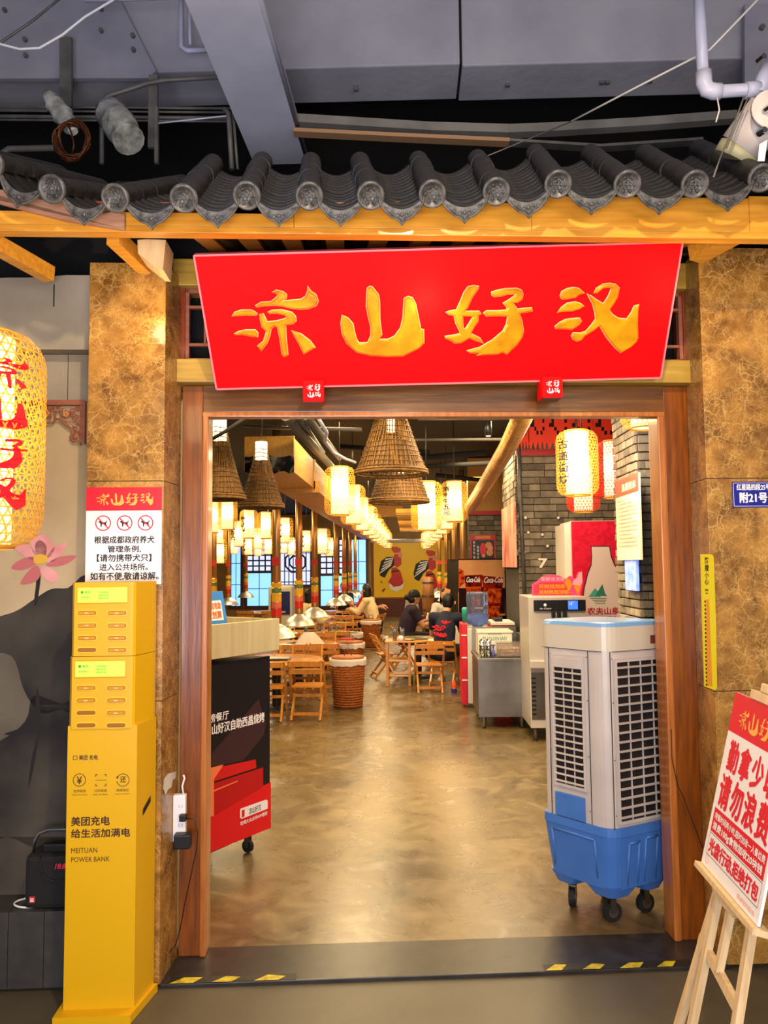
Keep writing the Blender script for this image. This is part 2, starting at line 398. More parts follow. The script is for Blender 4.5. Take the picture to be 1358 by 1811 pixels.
# ---------------------------------------------------------------- floors
mbx = MB().box(-7, 3.6, -1.0, 30, -.1, 0)
def floor_mat():
    m = bpy.data.materials.new('polished_concrete'); m.use_nodes = True; nt = m.node_tree; N = nt.nodes; L = nt.links
    b = N['Principled BSDF']; tc = N.new('ShaderNodeTexCoord')
    def noise(s, d=6, dist=0.):
        n = N.new('ShaderNodeTexNoise'); n.inputs['Scale'].default_value = s; n.inputs['Detail'].default_value = d; n.inputs['Distortion'].default_value = dist
        L.new(tc.outputs['Object'], n.inputs['Vector']); return n
    n1 = noise(1.3, 7, .6); n2 = noise(4.5, 8, 1.2); n3 = noise(26, 5)
    r1 = N.new('ShaderNodeValToRGB'); e = r1.color_ramp.elements
    e[0].position = .32; e[0].color = C('#4a3b24'); e[1].position = .68; e[1].color = C('#6f5c3a')
    L.new(n1.outputs['Fac'], r1.inputs[0])
    r2 = N.new('ShaderNodeValToRGB'); r2.color_ramp.elements[0].position = .5; r2.color_ramp.elements[1].position = .66
    L.new(n2.outputs['Fac'], r2.inputs[0])
    mx = N.new('ShaderNodeMixRGB'); mx.inputs[2].default_value = C('#8a7650')
    ml = N.new('ShaderNodeMath'); ml.operation = 'MULTIPLY'; ml.inputs[1].default_value = .4; L.new(r2.outputs[0], ml.inputs[0])
    L.new(ml.outputs[0], mx.inputs[0]); L.new(r1.outputs[0], mx.inputs[1])
    mx2 = N.new('ShaderNodeMixRGB'); mx2.blend_type = 'OVERLAY'; mx2.inputs[0].default_value = .35
    L.new(mx.outputs[0], mx2.inputs[1]); L.new(n3.outputs['Fac'], mx2.inputs[2]); L.new(mx2.outputs[0], b.inputs['Base Color'])
    mr = N.new('ShaderNodeMapRange'); mr.inputs[3].default_value = .16; mr.inputs[4].default_value = .42
    L.new(n2.outputs['Fac'], mr.inputs[0]); L.new(mr.outputs[0], b.inputs['Roughness'])
    bp = N.new('ShaderNodeBump'); bp.inputs['Strength'].default_value = .1; bp.inputs['Distance'].default_value = .01
    L.new(n2.outputs['Fac'], bp.inputs['Height']); L.new(bp.outputs[0], b.inputs['Normal'])
    b.inputs['Specular IOR Level'].default_value = .7
    MATS['floor'] = m; return m
# interior floor starts behind the threshold, cut along the portal line
VI = .075
a0 = MD @ Vector((-5.2, VI, 0)); a1 = MD @ Vector((3.6, VI, 0))
MB().prism([(a0.x, a0.y), (a1.x, a1.y), (3.8, 26), (-7.2, 26), (-7.2, a0.y)], -.1, 0).build('floor', floor_mat(), kind=S)
b0 = MD @ Vector((-5.2, VI, 0)); 
MB().prism([(-5.2, -3.5), (4, -3.5), (a1.x, a1.y), (a0.x, a0.y)], -.1, -.012).build('floor', M_['outside_floor'], kind=S)
# threshold slab with worn hazard tape
th = MB().box(U(283, 1725, -.21), U(1290, 1730, -.21), -.215, VI, -.05, .004, .004)
TH = th.build('trim_1', M_['threshold_stone'], M=MD, kind=S)
mat('tape_yellow', '#c7b41e', .5, col2='#8c7c1c', scale=30, lo=.4, hi=.7); mat('tape_black', '#1b1917', .5)
def tape(px0, px1, seed):
    random.seed(seed)
    x0 = U(px0, 1722, -.2); x1 = U(px1, 1724, -.2)
    mb = MB(); mb.m = 1; mb.box(x0, x1, -.212, -.165, .0042, .0052)
    n = max(2, int((x1 - x0) / .13)); st = (x1 - x0) / n; mb.m = 0
    for i in range(n):
        a = x0 + i * st; w = st * random.uniform(.42, .6)
        mb.add([(a, -.213, .0058), (a + w, -.213, .0058), (min(a + w + .03, x1), -.18 + random.uniform(-.012, .012), .0058), (min(a + .05, x1), -.168 + random.uniform(-.006, .003), .0058)], [(0, 1, 2, 3)])
    return mb
for i, (a, b, l) in enumerate(((300, 524, 'worn yellow and black hazard tape on the threshold, left stretch'), (963, 1225, 'worn yellow and black hazard tape on the threshold, right stretch'))):
    tape(a, b, i).build('hazard_tape', [M_['tape_yellow'], M_['tape_black']], M=MD, label=l, cat='tape', group='tape on the threshold')

# ---------------------------------------------------------------- marble piers either side of the door
PV = -.21
ZT = Z(220, 464, PV)                                  # pier top
def pier(name, pts, panels, kind=S):
    root = link(name, None, None, MD, kind=kind)
    core = [(x, y) for x, y in pts]
    MB().prism(core, 0, ZT - .01).build('core', M_['plaster'], root, label='pale core behind the marble')
    return root
uL0, uL1, uL2 = U(151, 1000, PV), U(289, 1000, PV), U(318, 1000, 0)
uR1, uR2 = U(1262, 1200, PV), U(1232, 1200, 0)
zj1 = Z(1300, 846, PV); zj2 = Z(1300, 1222, PV)
t_ = .02; g_ = .0015
PL = pier('pillar', [(uL0 + .01, PV + t_), (uL1 - .005, PV + t_), (uL2 - .022, .0), (uL2 - .022, .3), (uL0 + .01, .3)], None)
def panel(par, x0, x1, z0, z1, y=PV):
    MB().box(x0 + g_, x1 - g_, y, y + t_, z0 + g_, z1 - g_, .0015).build('marble_panel', M_['marble'], par)
for z0, z1 in ((0.0, zj2), (zj2, zj1), (zj1, ZT)):
    panel(PL, uL0, uL1, z0, z1)
    mb = MB().prism([(uL1, PV), (uL2, -.002), (uL2 - .02, .0), (uL1 - .02, PV + .021)], z0 + g_, z1 - g_); mb.build('marble_panel', M_['marble'], PL)
    MB().box(uL0 - .001, uL0 + .02, PV + .002, .0, z0 + g_, z1 - g_).build('marble_panel', M_['marble'], PL)
PR = pier('pillar', [(uR1 + .005, PV + t_), (4.2, PV + t_), (4.2, .3), (uR2 + .022, .3), (uR2 + .022, 0)], None)
ZR = Z(1300, 438, PV)
for z0, z1 in ((0.0, zj2), (zj2, zj1), (zj1, ZR)):
    x = uR1
    for wdt in (.92, .8, .8): panel(PR, x, x + wdt, z0, z1); x += wdt
    MB().prism([(uR1, PV), (uR1 + .02, PV + .021), (uR2 + .02, 0), (uR2, -.002)], z0 + g_, z1 - g_).build('marble_panel', M_['marble'], PR)

# ---------------------------------------------------------------- wooden door frame, transom and beams
zl0 = Z(780, 729, 0); zl1 = Z(780, 682, 0)          # lintel
zb0, zb1 = Z(312, 672, -.06), Z(312, 634, -.06)     # lower transom beam
zc0, zc1 = Z(312, 505, -.04), Z(312, 478, -.04)     # upper transom beam
FR = link('door_frame', None, None, MD); tag(FR, 'orange brown wooden door frame with lattice transom between the marble piers', 'door frame')
mpo = MB()
for nm, x0, x1 in (('post', U(319, 1200), U(356, 1200)), ('post', U(1189, 1200), U(1233, 1200))):
    MB().box(x0, x1, 0, .12, .004, zl1 - .002, .004).build('post', M_['door_wood'], FR)
MB().box(U(356, 1200) + .0005, U(367, 1200), -.012, .1, .004, zl0 - .0, .006).build('jamb_trim', M_['door_trim'], FR)
MB().box(U(1176, 1200), U(1189, 1200) - .0005, -.012, .1, .004, zl0 - .0, .006).build('jamb_trim', M_['door_trim'], FR)
MB().box(U(356, 1200), U(1189, 1200), -.005, .12, zl0, zl1, .004).build('lintel', M_['door_wood_x'], FR)
MB().box(U(356, 1200), U(1189, 1200), -.014, .05, zl0 - .022, zl0 - .0005, .004).build('lintel_trim', M_['door_trim'], FR)
MB().box(uL2 - .03, uR2 + .03, -.06, .12, zl1 + .001, zb1, .004).build('transom_beam', M_['beam_wood'], FR)
MB().box(uL2 - .03, uR2 + .03, -.045, .12, zc0, zc1 + .05, .004).build('transom_beam', M_['beam_wood'], FR)
uq0, uq1 = U(328, 560), U(1206, 560)
for x0, x1 in ((uL2 - .03, uq0), (uq1, uR2 + .03)):
    MB().box(x0, x1, -.01, .1, zb1 + .0005, zc0 - .0005, .003).build('transom_stile', M_['redwood'], FR)
for i, (xa, xb) in enumerate(((uq0, uq0 + .42), (uq1 - .42, uq1))):
    lt = MB(); zz0, zz1 = zb1 + .002, zc0 - .002
    w = .016
    lt.box(xa, xa + w, .0, .03, zz0, zz1).box(xb - w, xb, .0, .03, zz0, zz1).box(xa, xb, .0, .03, zz0, zz0 + w).box(xa, xb, .0, .03, zz1 - w, zz1)
    for z in (.24, .76): lt.box(xa + w, xb - w, .004, .024, zz0 + (zz1 - zz0) * z - .006, zz0 + (zz1 - zz0) * z + .006)
    for x in (.42, .58): lt.box(xa + (xb - xa) * x - .005, xa + (xb - xa) * x + .005, .004, .024, zz0 + w, zz1 - w)
    for x in (.2, .8): lt.box(xa + (xb - xa) * x - .005, xa + (xb - xa) * x + .005, .004, .024, zz0 + (zz1 - zz0) * .24, zz0 + (zz1 - zz0) * .76)
    lt.build('transom_lattice', M_['carved'], FR)
MB().box(uq0 + .42, uq1 - .42, .0, .06, zb1 + .001, zc0 - .001).build('transom_board', M_['redwood'], FR)

# solid wall above and beside the portal (hides the room from the mall)
wf = link('wall_front', None, None, MD, kind=S)
MB().box(uL0, uR2 + 3, .125, .2, zl1, 3.35).build('wall_board', M_['dark_void'], wf)
MB().box(uL0 - 4.6, uL0, .3, .36, 0, 3.35).build('wall_board', M_['dark_void'], wf)
MB().box(uR2 + .03, uR2 + 3, .31, .36, 0, 3.35).build('wall_board', M_['dark_void'], wf)

# ---------------------------------------------------------------- painted wall on the left with ledge
WL = link('wall_left', None, None, MD, kind=S)
v2 = -.03
MB().box(uL0 - 4, uL0 - .002, v2, .25, 0, Z(75, 640, v2)).build('painted_wall', M_['mural_wall'], WL)
zs0, zs1 = Z(100, 710, -.05), Z(100, 631, -.05)
xw = uL0 - .004; k = 0
while xw > uL0 - 3:
    w = .105 if k else .03
    MB().box(xw - w + .003, xw, -.05, v2 - .001, zs0, zs1 + .01, .002).build('siding_board', M_['plaster'], WL); xw -= w; k += 1
up = MB(); yy = [uL0 - .004 - i * .12 for i in range(30)]
random.seed(3)
tops = [Z(140, 484, -.12) + .012 * random.uniform(-1, 1) - .012 * min(i, 6) * .6 for i in range(30)]
poly = [(yy[0], zs1 + .012)] + [(y, t) for y, t in zip(yy, tops)] + [(yy[-1], zs1 + .012)]
up.plate(poly, -.12, .2); up.build('plaster_soffit', M_['plaster'], WL)
MB().box(U(94, 540, -.121), U(96, 540, -.121), -.1215, -.12, Z(95, 542, -.121), Z(95, 503, -.121)).build('crack', M_['ink_stem'], WL)
# ledge of dark tiles
zle = Z(60, 1614, PV)
LG = link('ledge', None, None, MD, kind=S)
xs = uL0 - .003; k = 0
while xs > uL0 - 3:
    w = .135
    MB().box(xs - w + .002, xs, PV + .005, v2 - .001, 0, zle, .002).build('ledge_tile', M_['ledge'], LG); xs -= w

# carved corner bracket
CB = link('carved_bracket', None, None, MD); tag(CB, 'carved reddish wooden fretwork bracket below the grey siding on the left wall', 'bracket')
vb = -.056
X = lambda x, y: loc2(MD, x, y, vb)
xr, zt = X(151, 707); zb = X(151, 785)[1]
MB().box(xr - 1.4, xr - .001, vb, vb + .025, zt - .022, zt, .003).build('bracket_frame', M_['carved'], CB)
MB().plate([(xr - .022, zt - .0225), (xr - .001, zt - .0225), (xr - .001, zb), (xr - .022, zb + .02)], vb, vb + .025).build('bracket_frame', M_['carved'], CB)
cs = MB()
def spiral(mb, px, py, r, turns, start, w=.0035, sgn=1, y=vb + .01):
    cx, cz = X(px, py); pts = []
    n = int(14 * turns)
    for i in range(n + 1):
        t = i / n; a = start + sgn * 2 * pi * turns * t; q = r * (1 - .75 * t)
        pts.append((cx + q * cos(a), y, cz + q * sin(a)))
    mb.tube(pts, w, 5)
for a in ((78, 724, .02, 1.3, 0), (92, 722, .016, 1.1, 3), (101, 723, .017, 1.2, 1), (114, 730, .022, 1.4, 2), (126, 726, .014, 1.2, 4), (136, 722, .012, 1.1, 1), (133, 736, .013, 1.2, 3), (137, 748, .012, 1.2, 0), (131, 757, .012, 1.2, 2), (132, 770, .018, 1.2, 1), (128, 775, .01, 1., 4), (84, 735, .014, 1.2, 5), (60, 728, .02, 1.3, 2), (46, 730, .018, 1.3, 3), (30, 728, .02, 1.2, 1), (10, 728, .02, 1.2, 4), (138, 765, .01, 1., 0)):
    spiral(cs, *a)
ed = [(-20, 757), (40, 755), (68, 754), (78, 748), (92, 747), (97, 741), (104, 741), (110, 746), (118, 753), (124, 757), (129, 765), (123, 772), (128, 780), (137, 780), (143, 786)]
cs.tube([(X(*p)[0], vb + .008, X(*p)[1]) for p in ed], .005, 5)
for p in ((110, 735, 131, 735), (131, 735, 131, 745), (108, 745, 131, 745), (96, 741, 96, 728), (143, 745, 133, 745)):
    a = X(p[0], p[1]); b = X(p[2], p[3]); cs.bar((a[0], vb + .01, a[1]), (b[0], vb + .01, b[1]), .006, .006)
cs.build('fretwork', M_['carved'], CB)
wood('carved_gold', '#a8643c', '#c2844e', .45, 'x')
for px, py, r in ((115, 732, .014), (80, 730, .016), (134, 770, .009), (50, 730, .014)):
    cx, cz = X(px, py); fo = MB()
    for k in range(5): fo.sphere((cx + r * .6 * cos(k * 1.26), vb + .006, cz + r * .6 * sin(k * 1.26)), r * .6, 6, 4, (1, .4, 1))
    fo.build('flower', M_['carved_gold'], CB)

# painted lotus and ink leaves (flat paint on the wall)
LP = MB(); Xw = lambda x, y: loc2(MD, x, y, v2 - .001)
def paint(mb, pts, m, dy=0., smooth=True):
    if smooth:
        n = len(pts); q = []
        for i in range(n):
            p0, p1, p2, p3 = (Vector(pts[(i + k) % n]) for k in (-1, 0, 1, 2))
            for t in (0, .25, .5, .75):
                q.append(0.5 * ((2 * p1) + (-p0 + p2) * t + (2 * p0 - 5 * p1 + 4 * p2 - p3) * t * t + (-p0 + 3 * p1 - 3 * p2 + p3) * t ** 3))
        pts = [tuple(p) for p in q]
    v, f = outline_geo([[Xw(*p) for p in pts]])
    mb.m = m; mb.add([(p.x, v2 - .001 - dy, p.y) for p in v], f, False)
paint(LP, [(-60, 1110), (0, 1095), (60, 1064), (160, 1035), (160, 1606), (-60, 1606)], 5, -.0005, False)
paint(LP, [(0, 1090), (30, 1080), (60, 1060), (90, 1042), (120, 1040), (160, 1030), (160, 1260), (110, 1255), (80, 1262), (60, 1250), (40, 1215), (20, 1160), (-40, 1150), (-60, 1110)], 0)
paint(LP, [(60, 1230), (110, 1245), (160, 1240), (160, 1500), (120, 1510), (60, 1500), (10, 1480), (-60, 1500), (-60, 1330), (0, 1310), (45, 1275)], 0)
paint(LP, [(-60, 1480), (160, 1480), (160, 1606), (-60, 1606)], 0, -.0, False)
paint(LP, [(66, 1015), (72, 1015), (70, 1040), (65, 1068), (60, 1068), (63, 1040)], 1, .0006)
paint(LP, [(66, 1215), (60, 1260), (40, 1285), (8, 1298), (35, 1298), (62, 1278), (66, 1300), (56, 1340), (50, 1395), (62, 1345), (72, 1270)], 1, .0006)
for q, m in (([(68, 990), (56, 970), (56, 955), (76, 945), (88, 955), (97, 968), (88, 985)], 2),
             ([(66, 992), (45, 985), (24, 966), (46, 960), (62, 975)], 2),
             ([(66, 996), (40, 1008), (20, 1004), (36, 990), (60, 985)], 3), ([(80, 990), (96, 968), (118, 960), (110, 978), (92, 995)], 2),
             ([(82, 998), (105, 985), (135, 983), (118, 997), (95, 1002)], 3), ([(66, 1000), (52, 1008), (36, 1032), (60, 1030), (72, 1016)], 3),
             ([(72, 1004), (90, 1004), (104, 1018), (96, 1030), (84, 1028), (74, 1016)], 2), ([(66, 985), (62, 965), (70, 955), (82, 965), (80, 985)], 3)):
    paint(LP, q, m, .0012)
paint(LP, [(60, 985), (70, 980), (82, 983), (86, 990), (76, 997), (62, 996)], 4, .0018)
LP.build('lotus_painting', [M_['ink_leaf'], M_['ink_stem'], M_['pink'], M_['pink_dark'], M_['lotus_core'], mat('ink_wash', '#6f6656', .8, col2='#2c2824', scale=1.6, lo=.3, hi=.7)], WL)

# ---------------------------------------------------------------- tiled eave
EV = link('tiled_eave', None, None, MD, kind=S)
vB = -.56
def eavebox(x0, x1, v0, v1, z0, z1, m, nm, bev=.003): MB().box(x0, x1, v0, v1, z0, z1, bev).build(nm, M_[m], EV)
zB1 = Z(680, 356, vB); zB0 = Z(680, 404, vB); zB00 = Z(680, 416, vB)
uE0, uE1 = U(-330, 400, vB), U(1700, 400, vB)
xj = U(1325, 360, vB)
xk_ = U(520, 360, vB)
eavebox(uE0, xk_ - .001, vB, vB + .045, zB0 + .0005, Z(680, 380, vB), 'pine', 'fascia_board')
xk2 = U(940, 360, vB)
eavebox(xk_, xk2 - .001, vB, vB + .045, zB0 + .0005, zB1, 'pine', 'fascia_board')
eavebox(xk2, xj - .0015, vB, vB + .045, zB0 + .0005, Z(680, 342, vB), 'pine', 'fascia_board')
eavebox(xj, uE1, vB, vB + .045, zB0 + .0005, Z(680, 338, vB), 'pine', 'fascia_board')
eavebox(uE0, uE1, vB - .004, vB + .05, zB00, zB0, 'pine', 'eave_batten')
SL = R(35)
# rafters and tile undersides seen from below
S2 = R(15); zr = zB00 + .055
for i in range(0, 13):
    x = U(337 + i * 84.5, 410, vB)
    MB().bar((x, vB + .05, zr), (x, vB + .05 + .6 * cos(S2), zr + .6 * sin(S2)), .075, .045).build('rafter', M_['pine_y'], EV)
MB().bar(((uE0 + uE1) / 2 + .3, vB + .06, zr + .085), ((uE0 + uE1) / 2 + .3, .1, zr + .085 + (.1 - vB) * sin(S2)), 3.4, .008).build('soffit_board', M_['redwood'], EV)
# hip pieces and blocks
def hip(a, b, va, vb2, w, h, m='pine', nm='hip_rafter'):
    xa, za = loc2(MD, a[0], a[1], va); xb, zb_ = loc2(MD, b[0], b[1], vb2)
    MB().bar((xa, va, za), (xb, vb2, zb_), w, h).build(nm, M_[m], EV)
hip((-20, 425), (88, 486), vB + .06, PV - .02, .05, .06)
hip((200, 418), (265, 480), vB + .08, PV + .05, .05, .06)
hip((1330, 392), (1228, 448), vB + .09, PV - .03, .08, .08)
hip((1140, 430), (1238, 388), -.25, vB + .1, .04, .05)
# curved sheathing board on the left
mat('plywood', '#a9775c', .6, col2='#b98a6c', scale=12, stretch=(1, 1, 6), bump=.2)
Xe = lambda x, y, v=vB - .006: loc2(MD, x, y, v)
pp = [(-160, 320), (60, 345), (140, 362), (222, 382), (222, 409), (180, 403), (120, 393), (60, 378), (0, 362), (-80, 335), (-160, 305)]
MB().plate([Xe(*p) for p in pp], vB - .02, vB - .005).build('curved_board', M_['plywood'], EV)
# under-boards so that the roof is closed
# tiles
caps = [(-118, 262), (-12, 292), (95, 335), (206, 350), (326, 350), (437, 345), (547, 346), (655, 345), (764, 342), (877, 338), (986, 325), (1108, 325), (1227, 325), (1345, 314), (1462, 300)]
vC = -.70; RT = .0435
dirs = Vector((-sin(R(THETA)), cos(R(THETA)) * cos(SL), 0))
def tframe(x, z, skew=0., sf=1.):
    # local x lateral, y upslope, z normal
    yv = Vector((-sin(R(THETA)) * cos(SL) + skew, cos(SL), sin(SL) * sf)).normalized()
    xv = Vector((1, 0, 0)); xv = (xv - yv * xv.dot(yv)).normalized(); zv = xv.cross(yv)
    m = Matrix((xv, yv, zv)).transposed().to_4x4(); m.translation = (x, vC, z); return m
seg = MB(); n = 12
pr = [(RT, 0), (RT, .17), (RT - .004, .175), (RT - .004, .19)]
for r0, y in pr: pass
rings = []
for (ra, ya), (rb, yb) in zip(pr[:-1], pr[1:]):
    vs = [(r * cos(pi * 1.3 * (j / n) - pi * .15), y, r * sin(pi * 1.3 * (j / n) - pi * .15)) for r, y in ((ra, ya), (rb, yb)) for j in range(n + 1)]
    seg.add(vs, [(j, j + 1, n + 2 + j, n + 1 + j) for j in range(n)], True)
# thickness of the open end
vs = [(r * cos(pi * 1.3 * (j / n) - pi * .15), 0, r * sin(pi * 1.3 * (j / n) - pi * .15)) for r in (RT, RT - .01) for j in range(n + 1)]
seg.add(vs, [(j, j + 1, n + 2 + j, n + 1 + j) for j in range(n)], False)
seg_me = seg.mesh('barrel_tile', M_['tile'])
cap = MB()
cap.M = Matrix.Rotation(R(90), 4, 'X')
cap.lathe([(RT - .002, 0.0), (RT + .004, .0), (RT + .006, .01), (RT + .004, .02), (RT - .004, .021), (RT - .007, .014), (.0005, .014)], 26)
cap_me = cap.mesh('end_cap', M_['tile_edge'])
fl = MB()
random.seed(5)
for k in range(5):
    a = k * 2 * pi / 5 + .3; fl.tube([(.011 * cos(a) + .007 * cos(b), -.016, .011 * sin(a) + .007 * sin(b)) for b in [i * pi / 4 for i in range(8)]], .0028, 5, closed=True)
fl.sphere((0, -.016, 0), .005, 8, 5)
for k in range(6):
    a = k * 2 * pi / 6 + .8; fl.tube([(.021 * cos(a), -.0155, .021 * sin(a)), (.028 * cos(a + .25), -.017, .028 * sin(a + .25)), (.025 * cos(a + .55), -.0155, .025 * sin(a + .55))], .0028, 5)
fl_me = fl.mesh('flower_relief', M_['tile_edge'])
PWD = .185
pan = MB(); n = 12
def arc(w, sag, y, dz=0., n=12): return [(w / 2 * (2 * j / n - 1), y, dz - sag * (1 - (2 * j / n - 1) ** 2)) for j in range(n + 1)]
a, b, c_ = arc(PWD - .03, .045, 0, .012), arc(PWD - .03, .045, .11, 0), arc(PWD - .03, .045, 0, .002)
pan.add(a + b, [(j, j + 1, n + 2 + j, n + 1 + j) for j in range(n)], True); pan.add(c_ + a, [(j, j + 1, n + 2 + j, n + 1 + j) for j in range(n)], False)
pan.add(arc(PWD - .03, .045, 0, .002) + arc(PWD - .03, .045, .11, -.01), [(n + 1 + j, n + 2 + j, j + 1, j) for j in range(n)], True)
pan_me = pan.mesh('pan_tile', M_['tile'])
dr = MB()
w = .142
top = [(w / 2 * (2 * j / 12 - 1), -.038 * (1 - (2 * j / 12 - 1) ** 2)) for j in range(13)]
bot = [(w / 2, -.004), (w / 2 - .004, -.022), (.05, -.045), (.03, -.062), (.014, -.068), (.006, -.075), (0, -.084), (-.006, -.075), (-.014, -.068), (-.03, -.062), (-.05, -.045), (-w / 2 + .004, -.022), (-w / 2, -.004)]
dr.plate(top + bot, -.006, .004)
dr.tube([(p[0] * .96, -.008, p[1] * .97 - .001) for p in bot], .0032, 5)
dr.tube([(p[0] * .78, -.008, p[1] * .72 - .012) for p in bot[1:-1]], .0014, 4)
for sx in (-1, 1):
    for cx, cz, r in ((.014, -.055, .006), (.03, -.049, .006), (.044, -.036, .005)):
        dr.tube([(sx * (cx + r * cos(t)), -.008, cz + r * sin(t)) for t in [i * pi / 4 for i in range(7)]], .0014, 4)
dr.sphere((0, -.008, -.053), .006, 8, 5, (1, .5, 1))
dr_me = dr.mesh('drip_tile', M_['tile_edge'])
cpos = []
for i, (px, py) in enumerate(caps):
    x, z = loc2(MD, px, py, vC)
    sk = {0: .34, 1: .3, 2: .22, 3: .15}.get(i, .04 if i < 9 else 0.) 
    if i >= 8: sk = .04 + .045 * min(i - 7, 3)
    sf = {0: .5, 1: .5, 2: .6, 3: .8}.get(i, 1.)
    M = tframe(x, z - .0, sk, sf); cpos.append((x, z, sk, sf))
    random.seed(i)
    for k in range(4 if i < 3 else 5):
        link('barrel_tile', seg_me, EV, M @ Matrix.Translation((random.uniform(-.003, .003), .165 * k, k * .0)) @ Matrix.Rotation(R(random.uniform(-1.2, 1.2)), 4, 'Z'))
    ec = link('end_cap', cap_me, EV, M); link('flower_relief', fl_me, ec)
for i in range(len(cpos) - 1):
    (x0, z0, s0, f0), (x1, z1, s1, f1) = cpos[i], cpos[i + 1]
    M = tframe((x0 + x1) / 2, (z0 + z1) / 2 - .012, (s0 + s1) / 2, (f0 + f1) / 2)
    sc = Matrix.Scale((x1 - x0) / PWD * 1.0, 4, (1, 0, 0))
    roll = Matrix.Rotation(-atan2(z1 - z0, x1 - x0) * .8, 4, 'Y')
    random.seed(i + 50)
    for k in range(9 if i < 3 else 12):
        link('pan_tile', pan_me, EV, M @ roll @ sc @ Matrix.Translation((random.uniform(-.002, .002), .012 + .066 * k, random.uniform(-.002, .002))))
    MDt_ = Matrix.Translation(((x0 + x1) / 2, vC + .0, (z0 + z1) / 2 - .006)) @ roll @ sc @ Matrix.Rotation(R(16), 4, 'X') @ Matrix.Scale(1.2, 4, (0, 0, 1))
    link('drip_tile', dr_me, EV, MDt_)
# grey under-tiles seen between rafters
un = MB(); ut_me = None
un.lathe([(.052, 0), (.055, .2), (.05, .205), (.053, .42), (.049, .425), (.052, .64)], 14)
ut_me = un.mesh('under_tile', M_['tile'])
for i in range(0, 12):
    x = U(337 + 42 + i * 84.5, 410, vB)
    link('under_tile', ut_me, EV, Matrix.Translation((x, vB + .07, zr + .03)) @ Matrix.Rotation(R(-75), 4, 'X'))
# light wooden block hanging at the pier
WB = link('wood_block', None, None, MD); tag(WB, 'pale raw wooden bracket block tapering down under the eave by the left pier', 'block')
Xk = lambda x, y, v=-.40: loc2(MD, x, y, v)
k0 = Xk(243, 424); k1 = Xk(260, 423); k2 = Xk(293, 424); k3 = Xk(288, 476); k4 = Xk(277, 474); k5 = Xk(244, 448)
bl = MB(); f = -.40
A = [(k1[0], f, k1[1]), (k2[0], f + .03, k2[1]), (k3[0], f + .03, k3[1]), (k4[0], f, k4[1])]
Bq = [(k0[0], f + .02, k0[1]), (k5[0], f + .02, k5[1])]
bl.plate([k0, k1, k2, k3, k4, k5], f, f + .14)
bl.build('block', M_['pine_raw'], WB)

# ---------------------------------------------------------------- red sign board with gilded calligraphy
ob = DO
sx0, sz0 = loc2(MD, 775, 679, -.11); sx1, sz1 = loc2(MD, 775, 441, -.395)
zl = Vector((0, -.285, sz1 - sz0)); SH = zl.length
MS = MD @ frame((sx0, -.11, sz0), (1, 0, 0), zl)
a = loc2(MS, 383, 688); b = loc2(MS, 1168, 668); c_ = loc2(MS, 1207, 428); d = loc2(MS, 343, 452)
SG = link('sign_board', None, None, MS); tag(SG, 'large red signboard with four gilded calligraphy characters leaning out over the doorway', 'sign')
bd = MB(); bd.plate([a, b, c_, d], 0, .035); bd.build('board', M_['red_sign'], SG)
ed = MB()
for p, q in ((a, b), (b, c_), (c_, d), (d, a)): ed.bar((p[0], .016, p[1]), (q[0], .016, q[1]), .04, .007, (0, 0, 1) if abs(p[1] - q[1]) < .1 else (1, 0, 0))
ed.build('edge_trim', M_['red_edge'], SG)
for k in GK:
    st = [[loc2(MS, x, y) for x, y in q] for q in glyph_px(k)]
    cx = sum(p[0] for q in st for p in q) / sum(len(q) for q in st)
    v, f = outline_geo(st, .004, .006); mb = MB(); mb.add([(p.x, -.004 - p.z, p.y) for p in v], f, False)
    ch = mb.build('gilded_character', M_['gold_paint'], SG)
    v, f = outline_geo([[(x, y) for x, y in q] for q in st]); ol = MB()
    for q in st: ol.tube([(x, -.002, y) for x, y in q], .0028, 5, closed=True)
    ol.build('pale_outline', M_['gold_line'], ch)
wood('dark_bottom', '#6a3a22', '#7a4630', .5)
for i, (px, py, l) in enumerate(((554, 691, 'small red bracket box under the left half of the signboard'), (977, 684, 'small red bracket box under the right half of the signboard'))):
    x, z = loc2(MD, px, py, -.165); w = .043
    T = link('sign_bracket', None, None, MDt(x, -.165, z)); tag(T, l, 'bracket', 'red bracket boxes under the sign')
    MB().box(-w, w, 0, .092, -.045, .045, .003).build('box', M_['red_sign'], T)
    MB().box(-w + .004, w - .004, .004, .09, -.047, -.0455).build('bottom_plate', M_['dark_bottom'], T)
    gl = MB(); glyph(gl, 'liang', -.028, .0, -.002, .026, -.0012); glyph(gl, 'shan', -.024, -.028, .004, -.004, -.0012); glyph(gl, 'hao', .004, .0, .03, .028, -.0012); glyph(gl, 'han', .006, -.028, .03, -.004, -.0012)
    gl.build('lettering', M_['white'], T)

